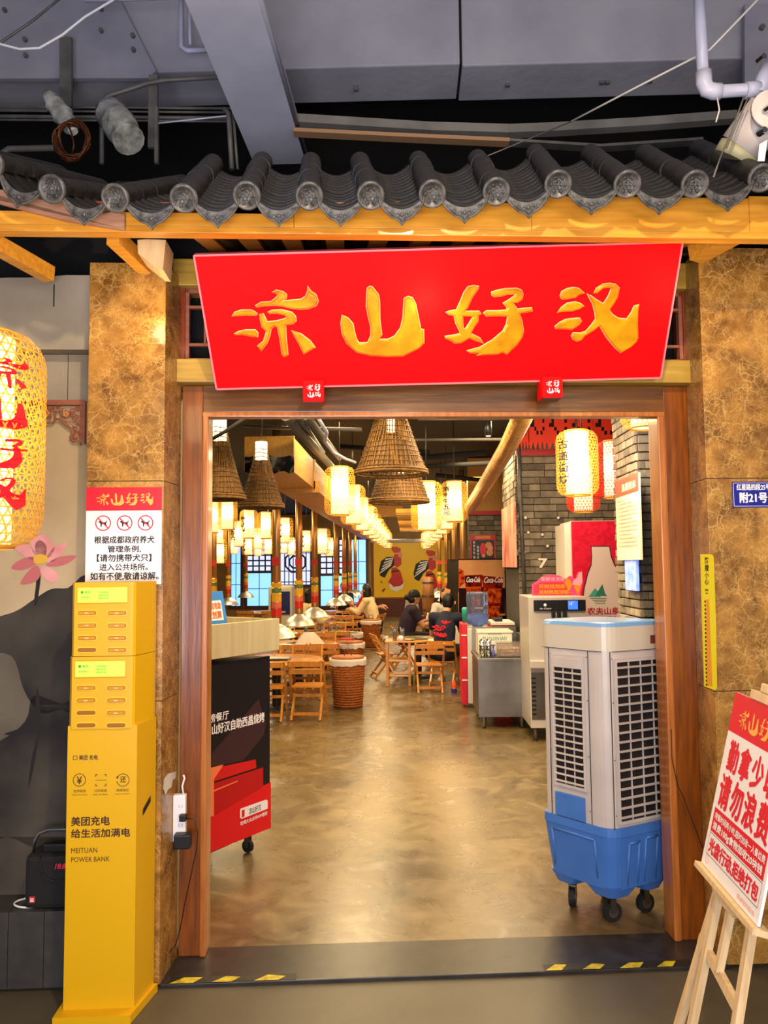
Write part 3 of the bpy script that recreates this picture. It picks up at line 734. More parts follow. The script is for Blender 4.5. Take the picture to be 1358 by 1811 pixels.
# ---------------------------------------------------------------- mall ceiling above the portal
CE = link('ceiling', None, None, None, kind=S)
MB().box(-6, 6, -3.4, 9, 5.6, 5.7).build('slab', M_['concrete_paint'], CE)
Yb = 4.15
def xz(px, py, Y): p = P(px, py, Y); return p.x, p.z
zbm = xz(640, 118, Yb)[1]
jx = xz(815, 100, Yb)[0]
mat('beam_concrete', '#94919a', .8, col2='#a4a1a8', scale=2.2, bump=.3, bscale=16)
CB2 = link('ceiling', None, None, None, kind=S)
for x0, x1, dz in ((-6, jx - .006, 0), (jx + .006, 6, -.012)):
    MB().box(x0, x1, Yb, Yb + .33, zbm + dz, 5.6, .01).build('concrete_beam', M_['beam_concrete'], CB2)
MB().box(jx - .01, jx + .01, Yb + .01, Yb + .3, zbm + .01, 5.6).build('joint', M_['dark_void'], CB2)
for px, py in ((896, 138), (1062, 155), (1072, 153), (1146, 136), (630, 165)):
    q = P(px, py, Yb + .2); MB().box(-.012, .012, -.01, .01, -.03, .0).build('anchor', M_['steel_dull'], CB2, Matrix.Translation((q.x, Yb + .17, zbm - .0)))
# near-black sheet standing in for the unlit void behind the roof
MB().box(-6, 6, 5.2, 5.3, 2.6, 5.6).build('dark_backing', M_['dark_void'], CE)
# bolted plate at the upper left
GP = link('ceiling', None, None, None, kind=S)
Yg = 4.1
pl = [xz(*p, Yg) for p in ((-250, 140), (262, 138), (276, 125), (212, 0), (150, -160), (-250, -200))]
mat('plate_paint', '#86848f', .6, col2='#92909a', scale=5)
MB().plate(pl, 0, .03).build('gusset_plate', M_['plate_paint'], GP, Matrix.Translation((0, Yg, 0)))
for px, py in ((46, 72), (47, 100), (180, 18), (180, 56), (236, 65), (237, 90), (120, 72), (119, 104), (10, 20)):
    x, z = xz(px, py, Yg)
    MB().tube([(x, Yg - .02, z), (x, Yg, z)], .013, 6, sm=False).build('bolt', M_['steel_dull'], GP)
# bolted plate at the upper right
pl = [xz(*p, Yg) for p in ((1314, 175), (1314, 12), (1480, 12), (1480, 175))]
MB().plate(pl, 0, .03).build('gusset_plate', M_['plate_paint'], GP, Matrix.Translation((0, Yg - .02, 0)))
for px, py in ((1343, 55),):
    x, z = xz(px, py, Yg); MB().tube([(x, Yg - .04, z), (x, Yg, z)], .015, 6, sm=False).build('bolt', M_['steel_dull'], GP)

def pxtube(name, pts, r, m, label, cat, n=8, group=None, parent=None):
    q = [P(a, b, Y) for a, b, Y in pts]; o = q[0]
    mb = MB().tube([p - o for p in q], r, n)
    return mb.build(name, M_[m], parent, Matrix.Translation(o), label, cat, group)
# long grey box beam running back over the roof
bm_ = MB()
q0a, q0b = P(330, 0, 3.05), P(462, 0, 3.05)
zz = q0a.z
def gz(px, py, z): return G(px, py, z)
a0_, a1_ = gz(330, 2, zz), gz(445, 2, zz); b0_, b1_ = gz(450, 288, zz), gz(530, 288, zz)
wv = (a1_ - a0_); 
BB = link('box_beam', None, None, Matrix.Translation(a0_)); tag(BB, 'long pale grey steel box beam running back above the tiled roof', 'beam')
A0 = Vector((0, 0, 0)); A1 = Vector((a1_.x - a0_.x, 0, 0)); Bv0 = Vector((b0_.x - a0_.x, b0_.y - a0_.y, 0)); Bv1 = Vector((b0_.x - a0_.x + A1.x * 1.0, Bv0.y, 0))
ext = (A0 - Bv0).normalized() * 1.5
hh = .22; v = [A0 + ext, A1 + ext, Bv1, Bv0]
bm_.prism([(p.x, p.y) for p in v], 0, hh)
bm_.build('web', M_['beam_grey'], BB)
fl2 = MB(); fl2.prism([(p.x + dx, p.y) for p, dx in zip(v, (-.0, .03, .03, -.0))], -.012, 0)
fl2.build('flange', M_['beam_grey'], BB)
MB().tube([(v[1].x + .035, v[1].y, .005), (v[2].x + .035, v[2].y, .005)], .016, 8).build('edge_pipe', M_['beam_grey'], BB)

pxtube('conduit', [(320, -40, 3.9), (321, 84, 3.9), (330, 90, 3.9), (372, 88, 3.95)], .014, 'pvc', 'thin grey conduit bent beside the left edge of the box beam', 'pipe')
pxtube('conduit', [(334, -10, 3.95), (336, 80, 3.95)], .008, 'pvc', 'very thin grey rod right beside the bent conduit', 'pipe')
pxtube('conduit', [(150, 0, 3.7), (330, -6, 3.7)], .012, 'pvc', 'thin grey conduit along the very top left of the picture', 'pipe')
wl = 'thin grey conduit of the row crossing behind the taped pipe ends'
for k, (y, r) in enumerate(((186, .007), (193, .006), (203, .01), (209, .006))):
    pxtube('conduit', [(-120, y + 2, 4.05), (420, y + 6, 4.05)], r, 'steel_dull', ('topmost', 'second', 'third', 'lowest')[k] + ' thin grey conduit of the row crossing behind the taped pipe ends', 'pipe', group='row of conduits behind the roof')
pxtube('conduit', [(180, 290, 3.8), (180, 180, 3.8), (190, 170, 3.8), (262, 147, 3.8), (290, 142, 3.8), (390, 136, 3.8)], .012, 'steel_dull', 'thin brown conduit rising and bending right beside the right-hand taped pipe', 'pipe')
pxtube('conduit', [(560 / 2, 218, 3.8), (400, 205, 3.8)], .004, 'pvc', 'thin pale wire strung left of the box beam', 'cable')
pxtube('conduit', [(395, 192, 3.9), (404, 200, 3.9), (410, 300, 3.9)], .013, 'steel_dull', 'dark conduit dropping down just left of the box beam', 'pipe')
pxtube('conduit', [(412, 200, 3.92), (420, 300, 3.92)], .008, 'steel_dull', 'second, thinner dark conduit dropping left of the box beam', 'pipe')
def strut(a, b, Y, w, lab):
    p, q = P(*a, Y), P(*b, Y)
    MB().bar((0, 0, 0), q - p, w, .02, (0, 1, 0)).build('steel_strut', M_['steel_dull'], None, Matrix.Translation(p), lab, 'strut', 'steel straps')
strut((117, 68), (117, 190), 4.0, .065, 'upright steel strap behind the left taped pipe end')
strut((272, 134), (270, 262), 3.85, .045, 'upright steel strap right of the right taped pipe end')
strut((277, 190), (277, 290), 3.83, .018, 'narrow pale upright rail beside the steel strap')
pxtube('wire', [(-40, 60, 3.6), (0, 78, 3.6), (35, 87, 3.6), (70, 85, 3.6), (110, 62, 3.6), (150, 30, 3.6), (200, 0, 3.6), (230, -30, 3.6)], .006, 'white', 'slack white cable looping across the upper left corner', 'cable')
pxtube('wire', [(-40, 100, 3.6), (0, 76, 3.6), (60, 35, 3.6), (115, -10, 3.6)], .006, 'steel_dull', 'dark cable rising across the upper left corner', 'cable')
pxtube('wire', [(1010, 215, 3.6), (1130, 152, 3.3), (1255, 88, 3.1), (1345, -6, 3.0)], .0045, 'off_white', 'thin pale wire rising to the upper right past the white drainpipe', 'cable')
pxtube('wire', [(832, 288, 3.4), (1010, 215, 3.6)], .003, 'steel_dull', 'thin dark wire ending on the roof tiles right of centre', 'cable')
# metal channel with a pale edge
mat('dirty_channel', '#63605a', .6, col2='#77736b', scale=6); mat('orange_edge', '#a07a58', .5)
CH = link('metal_channel', None, None, Matrix.Translation(P(520, 210, 4.0))); tag(CH, 'long dull metal channel with a pale orange lower edge behind the roof ridge', 'channel')
o_ = P(520, 210, 4.0)
def strip(pts, w, m, nm):
    mb = MB(); q = [P(a, b, 4.0) - o_ for a, b in pts]
    for p0, p1 in zip(q[:-1], q[1:]): mb.bar(p0, p1, .06, w)
    mb.build(nm, M_[m], CH)
strip([(520, 213), (760, 228), (900, 232), (980, 229), (1130, 220), (1300, 207)], .045, 'dirty_channel', 'channel')
strip([(520, 234), (700, 243), (900, 252)], .02, 'orange_edge', 'lower_edge')
strip([(900, 252), (1060, 262), (1240, 250)], .014, 'steel_dull', 'lower_edge')
# white plastic drainpipe, upper right
DP = link('drainpipe', None, None, Matrix.Translation(P(1240, 60, 3.0))); tag(DP, 'white plastic drainpipe with elbow hanging at the upper right', 'pipe')
o_ = P(1240, 60, 3.0)
d_ = lambda a, b, Y: P(a, b, Y) - o_
MB().tube([d_(1234, -40, 3.0), d_(1243, 130, 3.0)], .022, 14).build('pipe', M_['pvc'], DP)
MB().tube([d_(1244, 128, 3.0), d_(1245, 148, 3.0), d_(1250, 158, 3.0), d_(1262, 162, 3.0), d_(1274, 162, 3.0)], .031, 14).build('elbow', M_['pvc'], DP)
MB().tube([d_(1270, 162, 3.0), d_(1400, 154, 3.0)], .024, 14).build('pipe', M_['pvc'], DP)
MB().tube([d_(1318, 160, 3.0), d_(1342, 158, 3.0)], .031, 14).build('coupling', M_['pvc'], DP)
MB().tube([d_(1342, 168, 3.0), d_(1350, 140, 3.0), d_(1358, 120, 3.0)], .03, 12).build('branch', M_['pvc'], DP)
MB().tube([d_(1268, 172, 2.98), d_(1272, 195, 2.98), d_(1266, 216, 2.98)], .003, 5).build('string', M_['off_white'], DP)
TP = link('wrapped_pipe', None, None, Matrix.Translation(P(1330, 215, 2.95))); tag(TP, 'thick pale pipe end with bolted round flange leaning onto the tiles at the right', 'pipe')
o_ = P(1330, 215, 2.95)
mat('pale_wrap', '#cfc4bc', .4, col2='#bdb2aa', scale=6, bump=.2); mat('olive_wrap', '#8f8c6a', .5, col2='#9c9878', scale=6)
MB().tube([d_(1362, 195, 2.9), d_(1310, 262, 2.98)], .085, 20).build('wrapping', M_['pale_wrap'], TP)
MB().tube([d_(1310, 262, 2.98), d_(1297, 283, 3.0)], .083, 20).build('bare_end', M_['olive_wrap'], TP)
d0 = (d_(1362, 195, 2.9) - d_(1310, 262, 2.98)).normalized()
MB().tube([d_(1362, 196, 2.82), d_(1362, 196, 2.82) + Vector((0, -.015, 0))], .072, 24).build('round_flange', M_['pale_wrap'], TP)
for p in ((1341, 237), (1352, 196), (1340, 108)):
    q = d_(p[0], p[1], 2.8); MB().tube([q, q + Vector((0.01, -.03, 0))], .012, 6, sm=False).build('bolt', M_['chrome'], TP)
MB().tube([d_(1315, 172, 2.82), d_(1300, 215, 2.84), d_(1275, 275, 2.87), d_(1262, 312, 2.7)], .0035, 5).build('tie_wire', M_['steel_dull'], TP)
MB().tube([d_(1323, 172, 2.82), d_(1284, 262, 2.86)], .003, 5).build('tie_wire', M_['steel_dull'], TP)
MB().plate([(p.x, p.z) for p in (d_(1343, 255, 2.8), d_(1357, 247, 2.8), d_(1352, 285, 2.8), d_(1340, 285, 2.8))], -.15, -.148).build('tape_end', M_['white'], TP)
# film wrapped pipe ends and the wire coil, upper left
def wrapped(pts, rs, lab, inner=None):
    q = [P(a, b, Y) for a, b, Y in pts]; T = link('taped_pipe_end', None, None, Matrix.Translation(q[0])); tag(T, lab, 'pipe', 'pipe ends wrapped in film')
    r = []; pp = []
    for i in range(len(q) - 1):
        for t in (0, .25, .5, .75): pp.append(q[i].lerp(q[i + 1], t) - q[0]); r.append((rs[i] * (1 - t) + rs[i + 1] * t) * random.uniform(.9, 1.08))
    pp.append(q[-1] - q[0]); r.append(rs[-1])
    MB().tube(pp, r, 14).build('film_wrapping', M_['film'], T)
    return T, q[0]
T, o_ = wrapped([(84, 165, 3.6), (97, 185, 3.6), (112, 205, 3.6), (127, 228, 3.6)], [.028, .045, .05, .035], 'narrow pipe end wrapped in crumpled clear film hanging at the upper left')
MB().tube([d_(122, 220, 3.6), d_(131, 234, 3.6)], .022, 10).build('pipe_stub', M_['off_white'], T)
T, o_ = wrapped([(196, 200, 3.7), (212, 222, 3.6), (228, 248, 3.55)], [.075, .085, .075], 'fat pipe end wrapped in crumpled clear film hanging right of the wire coil')
MB().tube([d_(196, 198, 3.66), d_(193, 194, 3.64)], .062, 18).build('black_plug', M_['black'], T)
wc = MB(); random.seed(9)
o_ = P(129, 248, 3.55)
for k in range(9):
    cx, cy, rx, ry, ph = random.uniform(-.012, .012), random.uniform(-.01, .01), random.uniform(.07, .09), random.uniform(.075, .1), random.uniform(0, 1)
    wc.tube([(cx + rx * cos(t), .012 * sin(3 * t + ph * 6), cy + ry * sin(t)) for t in [i * pi / 10 for i in range(20)]], .0045, 5, closed=True)
wc.tube([(-.03, 0, .09), (0, -.01, .02), (.01, -.01, -.03), (.0, 0, -.06)], .0045, 5)
wc.build('wire_coil', M_['copper'], None, Matrix.Translation(o_), 'coil of brown wire hanging under the narrow taped pipe end', 'cable')
pxtube('conduit', [(0, 275, 3.3), (15, 264, 3.35), (95, 262, 3.4)], .014, 'steel_dull', 'bent brown hose lying on the roof tiles at the far left', 'pipe')

# ---------------------------------------------------------------- big bamboo lantern, far left
mat('bamboo', '#d9a437', .5, col2='#e6b94e', scale=20, translu=.45)
mat('bamboo_red', '#e0301c', .5, translu=.45)
mat('paper_glow', '#fff3d0', .6, emit=1.0, ecol='#ffdc98')
def _glow():
    m = MATS['paper_glow']; nt = m.node_tree; N = nt.nodes; L = nt.links; b = N['Principled BSDF']
    tc = N.new('ShaderNodeTexCoord'); sx = N.new('ShaderNodeSeparateXYZ'); L.new(tc.outputs['Generated'], sx.inputs[0])
    rp = N.new('ShaderNodeValToRGB'); e = rp.color_ramp.elements; e[0].position = 0; e[0].color = (.16, .16, .16, 1); e[1].position = 1; e[1].color = (.16, .16, .16, 1)
    x = e.new(.3); x.color = (.3, .3, .3, 1); x = e.new(.45); x.color = (1, 1, 1, 1); x = e.new(.65); x.color = (1, 1, 1, 1); x = e.new(.8); x.color = (.3, .3, .3, 1)
    mu = N.new('ShaderNodeMath'); mu.operation = 'MULTIPLY'; mu.inputs[1].default_value = 6.0
    L.new(sx.outputs['Z'], rp.inputs[0]); L.new(rp.outputs[0], mu.inputs[0]); L.new(mu.outputs[0], b.inputs['Emission Strength'])
_glow()
mat('paper_dim', '#fff0c8', .6, emit=1.1, ecol='#ffd27a')
mat('bamboo_rim', '#c98a2a', .45)
def lprof(R_, Hh, t):
    """radius at height t in 0..1 of a barrel lantern with rounded shoulders"""
    e = .16; u = min(t, 1 - t)
    if u >= e: return R_
    q = 1 - u / e; return R_ * (.60 + .40 * sqrt(max(0, 1 - q * q)))
def weave(R_, Hh, nd, nr, w, th=.001, rows=None, seg=14):
    mb = MB(); mb.smooth = True
    ts = [(1 - cos(pi * i / seg)) / 2 for i in range(seg + 1)]
    ts = sorted(set([0, .03, .07, .11, .16] + [.16 + .68 * i / (seg - 6) for i in range(seg - 5)] + [.89, .93, .97, 1]))
    tw = 2 * pi * Hh / (R_ * 2 * pi) * .55
    for sg in (1, -1):
        for k in range(nd):
            a0 = 2 * pi * k / nd; vs = []
            for t in ts:
                a = a0 + sg * tw * t; r = lprof(R_, Hh, t) + sg * .0006; da = w / 2 / r / cos(R(35))
                vs += [(r * cos(a - da), r * sin(a - da), t * Hh), (r * cos(a + da), r * sin(a + da), t * Hh)]
            mb.add(vs, [(2 * i, 2 * i + 1, 2 * i + 3, 2 * i + 2) for i in range(len(ts) - 1)], True)
    for k in range(nr):
        t = (k + .5) / nr; r = lprof(R_, Hh, t) + .0012; n = 28
        vs = [(r * cos(2 * pi * j / n), r * sin(2 * pi * j / n), t * Hh + dz) for dz in (-w * .45, w * .45) for j in range(n)]
        mb.add(vs, [(j, (j + 1) % n, n + (j + 1) % n, n + j) for j in range(n)], True)
    return mb
def curved_text(mb, kind, R_, Hh, ang, zc, hgt, wid, k):
    fn = lambda x, z: ((R_ + .003) * cos(ang + (x - .5) * wid / R_), (R_ + .003) * sin(ang + (x - .5) * wid / R_), zc + (z - .5) * hgt)
    if kind == 'g': glyph(mb, k, 0, 0, 1, 1, fn=fn)
    else:
        vs, fs = text_geo(k, .02, 2); mb.add([fn(a, b) for a, b in vs], fs, False)
def lantern_protos(R_, Hh, nd, nr, w, bm, glow, lite=False):
    wv = weave(R_, Hh, nd, nr, w, seg=10 if lite else 14).mesh('woven_shade', M_[bm])
    ri = R_ * .56
    inn = MB().lathe([(ri, .015 * Hh), (ri, Hh * .985)], 20).lathe([(ri, Hh * .985), (.001, Hh * .985)], 20).mesh('paper_tube', M_[glow])
    rim = MB()
    rim.tube([(R_ * .6 * cos(t), R_ * .6 * sin(t), 0) for t in [i * 2 * pi / 20 for i in range(20)]], .004, 5, closed=True)
    rim.lathe([(R_ * .6, -.006), (R_ * .6, .006)], 20)
    rim = rim.mesh('rim', M_['bamboo_rim'])
    return wv, inn, rim
def lantern(protos, pos, lab, Hh, ceil=3.2, group=None, text=None, R_=.145, tcol='ink', tang=None, rot=0., rod=True):
    T = thing('bamboo_lantern', Matrix.Translation(pos) @ Matrix.Rotation(rot, 4, 'Z'), lab, 'lantern', group)
    link('woven_shade', protos[0], T); link('paper_tube', protos[1], T); link('rim', protos[2], T); link('rim', protos[2], T, Matrix.Translation((0, 0, Hh)))
    if rod: MB().tube([(0, 0, Hh), (0, 0, ceil - pos[2])], .005, 5).build('cord', M_['black'], T)
    if text:
        mb = MB(); n = len(text); ang = tang
        for i, k in enumerate(text):
            zc = Hh * (.86 - .72 * (i + .5) / n); curved_text(mb, 'g' if len(k) > 1 else 't', R_, Hh, ang - rot, zc, Hh * .72 / n * .8, R_ * (.62 if len(k) == 1 else .78), k)
        mb.build('lettering', M_[tcol], T)
    return T
Yl = 2.12
pt = P(-54, 592, Yl); pb = P(-54, 968, Yl); Hl = pt.z - pb.z; Rl = 120 / F * (Yl * 1.02)
big = lantern_protos(Rl, Hl, 44, 26, .0042, 'bamboo', 'paper_glow')
mat('red_paint', '#d8101c', .4)
lantern(big, (pb.x, Yl, pb.z), 'very large bamboo lantern with red calligraphy hanging at the left edge', Hl, 2.75, None, GK, Rl, 'red_paint', R(-90 + 51))
point('lantern_light', (pb.x + .05, Yl - .35, pb.z + .3), 2.5, (1, .8, .5), .15)

# ---------------------------------------------------------------- notice on the left pier
zf = PV - .004
MN = MDt(0, PV - .004, 0)
N2 = lambda x, y: loc2(MN, x, y)
(nx0, nz1), (nx1, nz0) = N2(153, 862), N2(285, 1033)
NT = link('dog_notice', None, None, MDt(nx0, PV - .004, nz0)); tag(NT, 'white notice with red header and three crossed-out dogs on the left marble pier', 'sign')
w, h = nx1 - nx0, nz1 - nz0
MB().box(0, w, 0, .0035, 0, h).build('board', M_['white'], NT)
px = lambda x: (N2(x, 950)[0] - nx0); pz = lambda y: (N2(220, y)[1] - nz0)
hd = MB().rect(0, pz(903), w, h, -.0004); hd.build('red_header', M_['red_print'], NT)
lg = MB(); logo(lg, px(168), pz(894), px(272), pz(872), -.0009); lg.build('logo', M_['gold_print'], NT)
ic = MB()
for cx in (182, 220, 257):
    x, z = px(cx), pz(925); r = px(196) - px(182)
    ic.disk(x, z, r, -.0006, 28, r * .86, m=0); 
    d_o = [(-.65, .15), (-.5, .3), (-.32, .28), (-.25, .12), (.3, .12), (.5, .35), (.58, .32), (.42, .05), (.42, -.2), (.55, -.45), (.42, -.48), (.25, -.15), (-.15, -.12), (-.2, -.5), (-.32, -.5), (-.35, -.1), (-.42, .02)]
    v, f = outline_geo([[(x + a * r * .95, z + b * r * .95) for a, b in d_o]]); ic.m = 1; ic.add([(p.x, -.0006, p.y) for p in v], f, False)
    ic.m = 0; a = R(-45); dx, dz = cos(a) * r * .9, sin(a) * r * .9; nx_, nz_ = -sin(a) * r * .07, cos(a) * r * .07
    ic.add([(x - dx - nx_, -.0008, z - dz - nz_), (x + dx - nx_, -.0008, z + dz - nz_), (x + dx + nx_, -.0008, z + dz + nz_), (x - dx + nx_, -.0008, z - dz + nz_)], [(0, 1, 2, 3)], False)
ic.build('dog_symbols', [M_['red_print'], M_['ink']], NT)
tx = MB()
for s_, a, y0, b, y1 in (('根据成都政府养犬', 167, 948, 273, 961), ('管理条例,', 191, 965, 249, 977), ('【请勿携带犬只】', 172, 980, 268, 993), ('进入公共场所。', 177, 997, 262, 1009), ('如有不便,敬请谅解。', 161, 1012, 281, 1026)):
    txt(tx, s_, px(a), pz(y1), px(b), pz(y0), -.0006, bold=.028)
tx.build('lettering', M_['ink'], NT)

# ---------------------------------------------------------------- yellow power bank kiosk
vk = -.40
gb = loc2(MD, 112, 1790, vk)
KX = lambda x, y: loc2(MK, x, y)
MK = MDt(loc2(MD, 112, 1700, vk)[0], vk, 0)
K = link('power_bank_kiosk', None, None, MK); tag(K, 'tall yellow power bank rental kiosk with two lit screens in front of the left pier', 'kiosk')
xl0, xl1 = KX(113, 1700)[0], KX(238, 1700)[0]
zc = KX(150, 1284)[1]; dk = .165
xs1 = loc2(MDt(0, vk + dk, 0), 274, 1500)[0] - loc2(MD, 112, 1700, vk)[0]
col = MB()
xq = xs1
col.prism([(xl0, 0), (xl1, 0), (xq, dk), (xl0, dk)], .02, zc - .0)
col.build('column', M_['yellow'], K)
KX(0, 0)
MB().prism([(xl0 - .02, -.05), (xl1 + .0, -.05), (xq + .015, dk), (xl0 - .02, dk)], -.01, .02).build('base_plate', M_['yellow'], K)
hs = MB(); a_, b_ = KX(238 + 22, 1428), KX(264, 1440)
e_ = MB()
def onside(t, z): return (xl1 + (xq - xl1) * t + .0015, dk * t - .0008, z)
mbs = MB().add([onside(.32, KX(200, 1452)[1]), onside(.72, KX(200, 1436)[1]), onside(.72, KX(200, 1424)[1]), onside(.32, KX(200, 1440)[1])], [(0, 1, 2, 3)]); mbs.build('side_slot', M_['black'], K)
tl = MB()
KT = lambda s_, a, y0, b, y1, **k: txt(tl, s_, KX(a, (y0 + y1) / 2)[0], KX(160, y1)[1], KX(b, (y0 + y1) / 2)[0], KX(160, y0)[1], -.001, **k)
KT('美团 充电', 140, 1335, 173, 1344, bold=.02)
KT('美团充电', 126, 1444, 194, 1460, bold=.03); KT('给生活加满电', 126, 1466, 230, 1481, bold=.03)
KT('MEITUAN', 126, 1499, 172, 1508, bold=.01); KT('POWER BANK', 126, 1515, 194, 1524, bold=.01)
for s_, cx in (('免押租借', 141), ('扫码租借', 178), ('随借随还', 217)): KT(s_, cx - 11, 1396, cx + 11, 1401, bold=.01)
for s_, cx in (('Deposit-free', 141), ('Scan to Rent', 178), ('Return Anytime', 217)): KT(s_, cx - 13, 1404, cx + 13, 1406.5)
def at(x, y): return KX(x, y)
rr = KX(152, 1380)[0] - KX(140.5, 1380)[0]
x, z = at(140.5, 1379.5); tl.disk(x, z, rr, -.001, 28, rr * .9); KT('¥', 136, 1373, 145, 1386, bold=.02)
x, z = at(217.5, 1379.5)
for j in range(26):
    a0_ = R(168 - j * 13); a1__ = R(168 - (j + 1) * 13)
    tl.add([(x + q * cos(a), -.001, z + q * sin(a)) for a, q in ((a0_, rr), (a1__, rr), (a1__, rr * .9), (a0_, rr * .9))], [(0, 1, 2, 3)])
tl.disk(x - rr * .85, z + rr * .45, rr * .16, -.001, 8); KT('还', 212.5, 1374, 223, 1385, bold=.02)
x, z = at(178.5, 1379.5); q = rr * .9
tl.rect(x - q, z - rr * .035, x + q, z + rr * .035, -.001)
for sx in (-1, 1):
    for sz in (-1, 1):
        xa, za = x + sx * q * .95, z + sz * q
        tl.rect(min(xa, xa - sx * q * .4), min(za, za - sz * q * .12), max(xa, xa - sx * q * .4), max(za, za - sz * q * .12), -.001)
        tl.rect(min(xa, xa - sx * q * .12), min(za, za - sz * q * .4), max(xa, xa - sx * q * .12), max(za, za - sz * q * .4), -.001)
x, z = at(133, 1340); q = rr * .32; tl.rect(x - q, z - q, x + q, z - q * .75, -.001).rect(x - q, z + q * .75, x + q, z + q, -.001).rect(x - q, z - q, x - q * .75, z + q, -.001).rect(x + q * .75, z - q, x + q, z + q, -.001)
mat('brown_print', '#40200c', .5); tl.build('lettering', M_['brown_print'], K)
mat('lcd_frame', '#c9a80a', .4); mat('slot_rim', '#f0c832', .3); mat('slot_dark', '#9a5f08', .35); mat('bank_cap', '#c98a10', .3)
for u_, (yt, yb_, rowsy, empt) in enumerate(((1030, 1161, (1084, 1106, 1128, 1149), {(0, 3)}), (1161, 1286, (1216, 1238, 1260, 1282), {(0, 2), (0, 3), (1, 3)}))):
    zt_, zb_ = KX(180, yt)[1], KX(180, yb_)[1] + .002
    if u_ == 1: zb_ = KX(180, 1288)[1]
    x0 = KX(126 if u_ == 0 else 124, 1100)[0]; x1 = KX(230, 1100)[0]
    bd = MB()
    out = [(x0, .012), (x0 + .012, -.006)] + [(x1 + .002, -.006), (x1 + .012, -.002), (x1 + .02, .006), (xq - .004, dk - .03), (xq - .004, dk - .002), (x0, dk - .002)]
    bd.prism(out, zb_, zt_)
    un = bd.build('rental_unit', M_['yellow'], K)
    sy0, sy1 = (1039, 1065) if u_ == 0 else (1169, 1196)
    a, b = KX(139 if u_ == 0 else 137, 1050), KX(226 if u_ == 0 else 224, 1050)
    zs_0, zs_1 = KX(180, sy1)[1], KX(180, sy0)[1]
    sc_ = MB(); sc_.rect(a[0], zs_0, b[0], zs_1, -.0105, 0); sc_.m = 1
    wS, hS = b[0] - a[0], zs_1 - zs_0
    txt(sc_, '美团', a[0] + .14 * wS, zs_0 + .6 * hS, a[0] + .26 * wS, zs_0 + .78 * hS, -.011); sc_.disk(a[0] + .09 * wS, zs_0 + .69 * hS, .1 * hS, -.011, 12)
    for j, s_ in enumerate(('扫码借宝', '插回还宝', '押金可退')): txt(sc_, s_, a[0] + .42 * wS, zs_0 + (.62 - .2 * j) * hS, a[0] + .62 * wS, zs_0 + (.74 - .2 * j) * hS, -.011)
    txt(sc_, '随借随还', a[0] + .07 * wS, zs_0 + .3 * hS, a[0] + .26 * wS, zs_0 + .4 * hS, -.011)
    sc_.build('lit_screen', [M_['lcd'], M_['lcd_ink']], un)
    fr = MB().box(a[0] - .003, b[0] + .003, -.0095, -.006, zs_0 - .003, zs_1 + .003, .001); fr.build('screen_frame', M_['lcd_frame'], un)
    for ci, cx in enumerate((155, 208)):
        for ri, ry in enumerate(rowsy):
            x, z = KX(cx - u_ * 1.5, ry)
            hw, hh = .0375, .0088
            def pill(mb, hw, hh, y0, y1, n=8):
                pts = [(x - hw + hh + hh * cos(t), z + hh * sin(t)) for t in [pi / 2 + i * pi / n for i in range(n + 1)]] + [(x + hw - hh + hh * cos(t), z + hh * sin(t)) for t in [-pi / 2 + i * pi / n for i in range(n + 1)]]
                mb.plate(pts, y0, y1)
            m1 = MB(); pill(m1, hw, hh + .0018, -.0085, -.005); m1.m = 1; pill(m1, hw - .003, hh - .001, -.0088, -.008)
            m1.build('slot', [M_['slot_rim'], M_['slot_dark']], un)
            if (ci, ri) not in empt:
                m2 = MB(); pill(m2, hw - .006, hh - .003, -.0125, -.008); m2.m = 1; m2.rect(x - .007, z - .001, x + .007, z + .001, -.0128)
                m2.build('power_bank', [M_['bank_cap'], M_['white']], un)

# ---------------------------------------------------------------- black speaker on the ledge
vs_ = PV + .02
Sx0, Sz0 = loc2(MD, 42, 1611, vs_); Sx1, Sz1 = loc2(MD, 150, 1512, vs_)
Sz0 = zle
SP = link('portable_speaker', None, None, MDt(Sx0, vs_, Sz0)); tag(SP, 'black portable speaker with a metal handle on the dark tiled ledge', 'speaker')
w, h = Sx1 - Sx0, Sz1 - Sz0
mat('speaker_cloth', '#151414', .8, bump=.4, scale=260)
MB().box(0, w, 0, .13, .004, h, .018).build('cabinet', M_['speaker_cloth'], SP)
MB().tube([(.012, .05, h - .01), (.018, .05, h + .045), (.035, .05, h + .07), (.07, .05, h + .083), (w - .07, .05, h + .083), (w - .03, .05, h + .06), (w - .015, .05, h - .01)], .006, 8).build('handle', M_['chrome'], SP)
MB().box(.055, .062, .045, .055, h - .005, h + .035).box(.05, .2, .04, .06, h - .002, h + .03, .005).build('control_bridge', M_['black'], SP)
mat('led_red', '#c01838', .4, emit=.5); mat('logo_red', '#c8342a', .4)
txm = MB(); txt(txm, '18:88', .115, h - .05, .165, h - .03, -.001, slant=.1); txm.build('display', M_['led_red'], SP)
ml = MB().box(.02, .042, -.002, .001, .028, .052, .003); ml.build('logo_badge', M_['logo_red'], SP)
ml = MB().rect(.024, .042, .038, .046, -.0026).rect(.024, .034, .038, .039, -.0026); ml.build('logo_mark', M_['white'], SP)
MB().tube([(.06, .0, h + .0), (.062, -.012, h - .04), (.08, -.014, h - .075), (.12, -.012, h - .092), (.17, -.008, h - .08)], .0022, 5).build('hanging_cord', M_['black'], SP)
mb = MB(); c0 = loc2(MD, 36, 1608, PV + .05)
mb.tube([(c0[0] + .055 * cos(t) + .02, PV + .085 + .05 * sin(t), zle + .006 + .002 * sin(2 * t)) for t in [i * 2 * pi / 20 for i in range(20)]], .004, 6, closed=True)
mb.build('white_cable', M_['white'], None, MD, 'loop of white cable lying on the ledge left of the black speaker', 'cable')

# ---------------------------------------------------------------- power strip, plug, adapter
vp = -.03
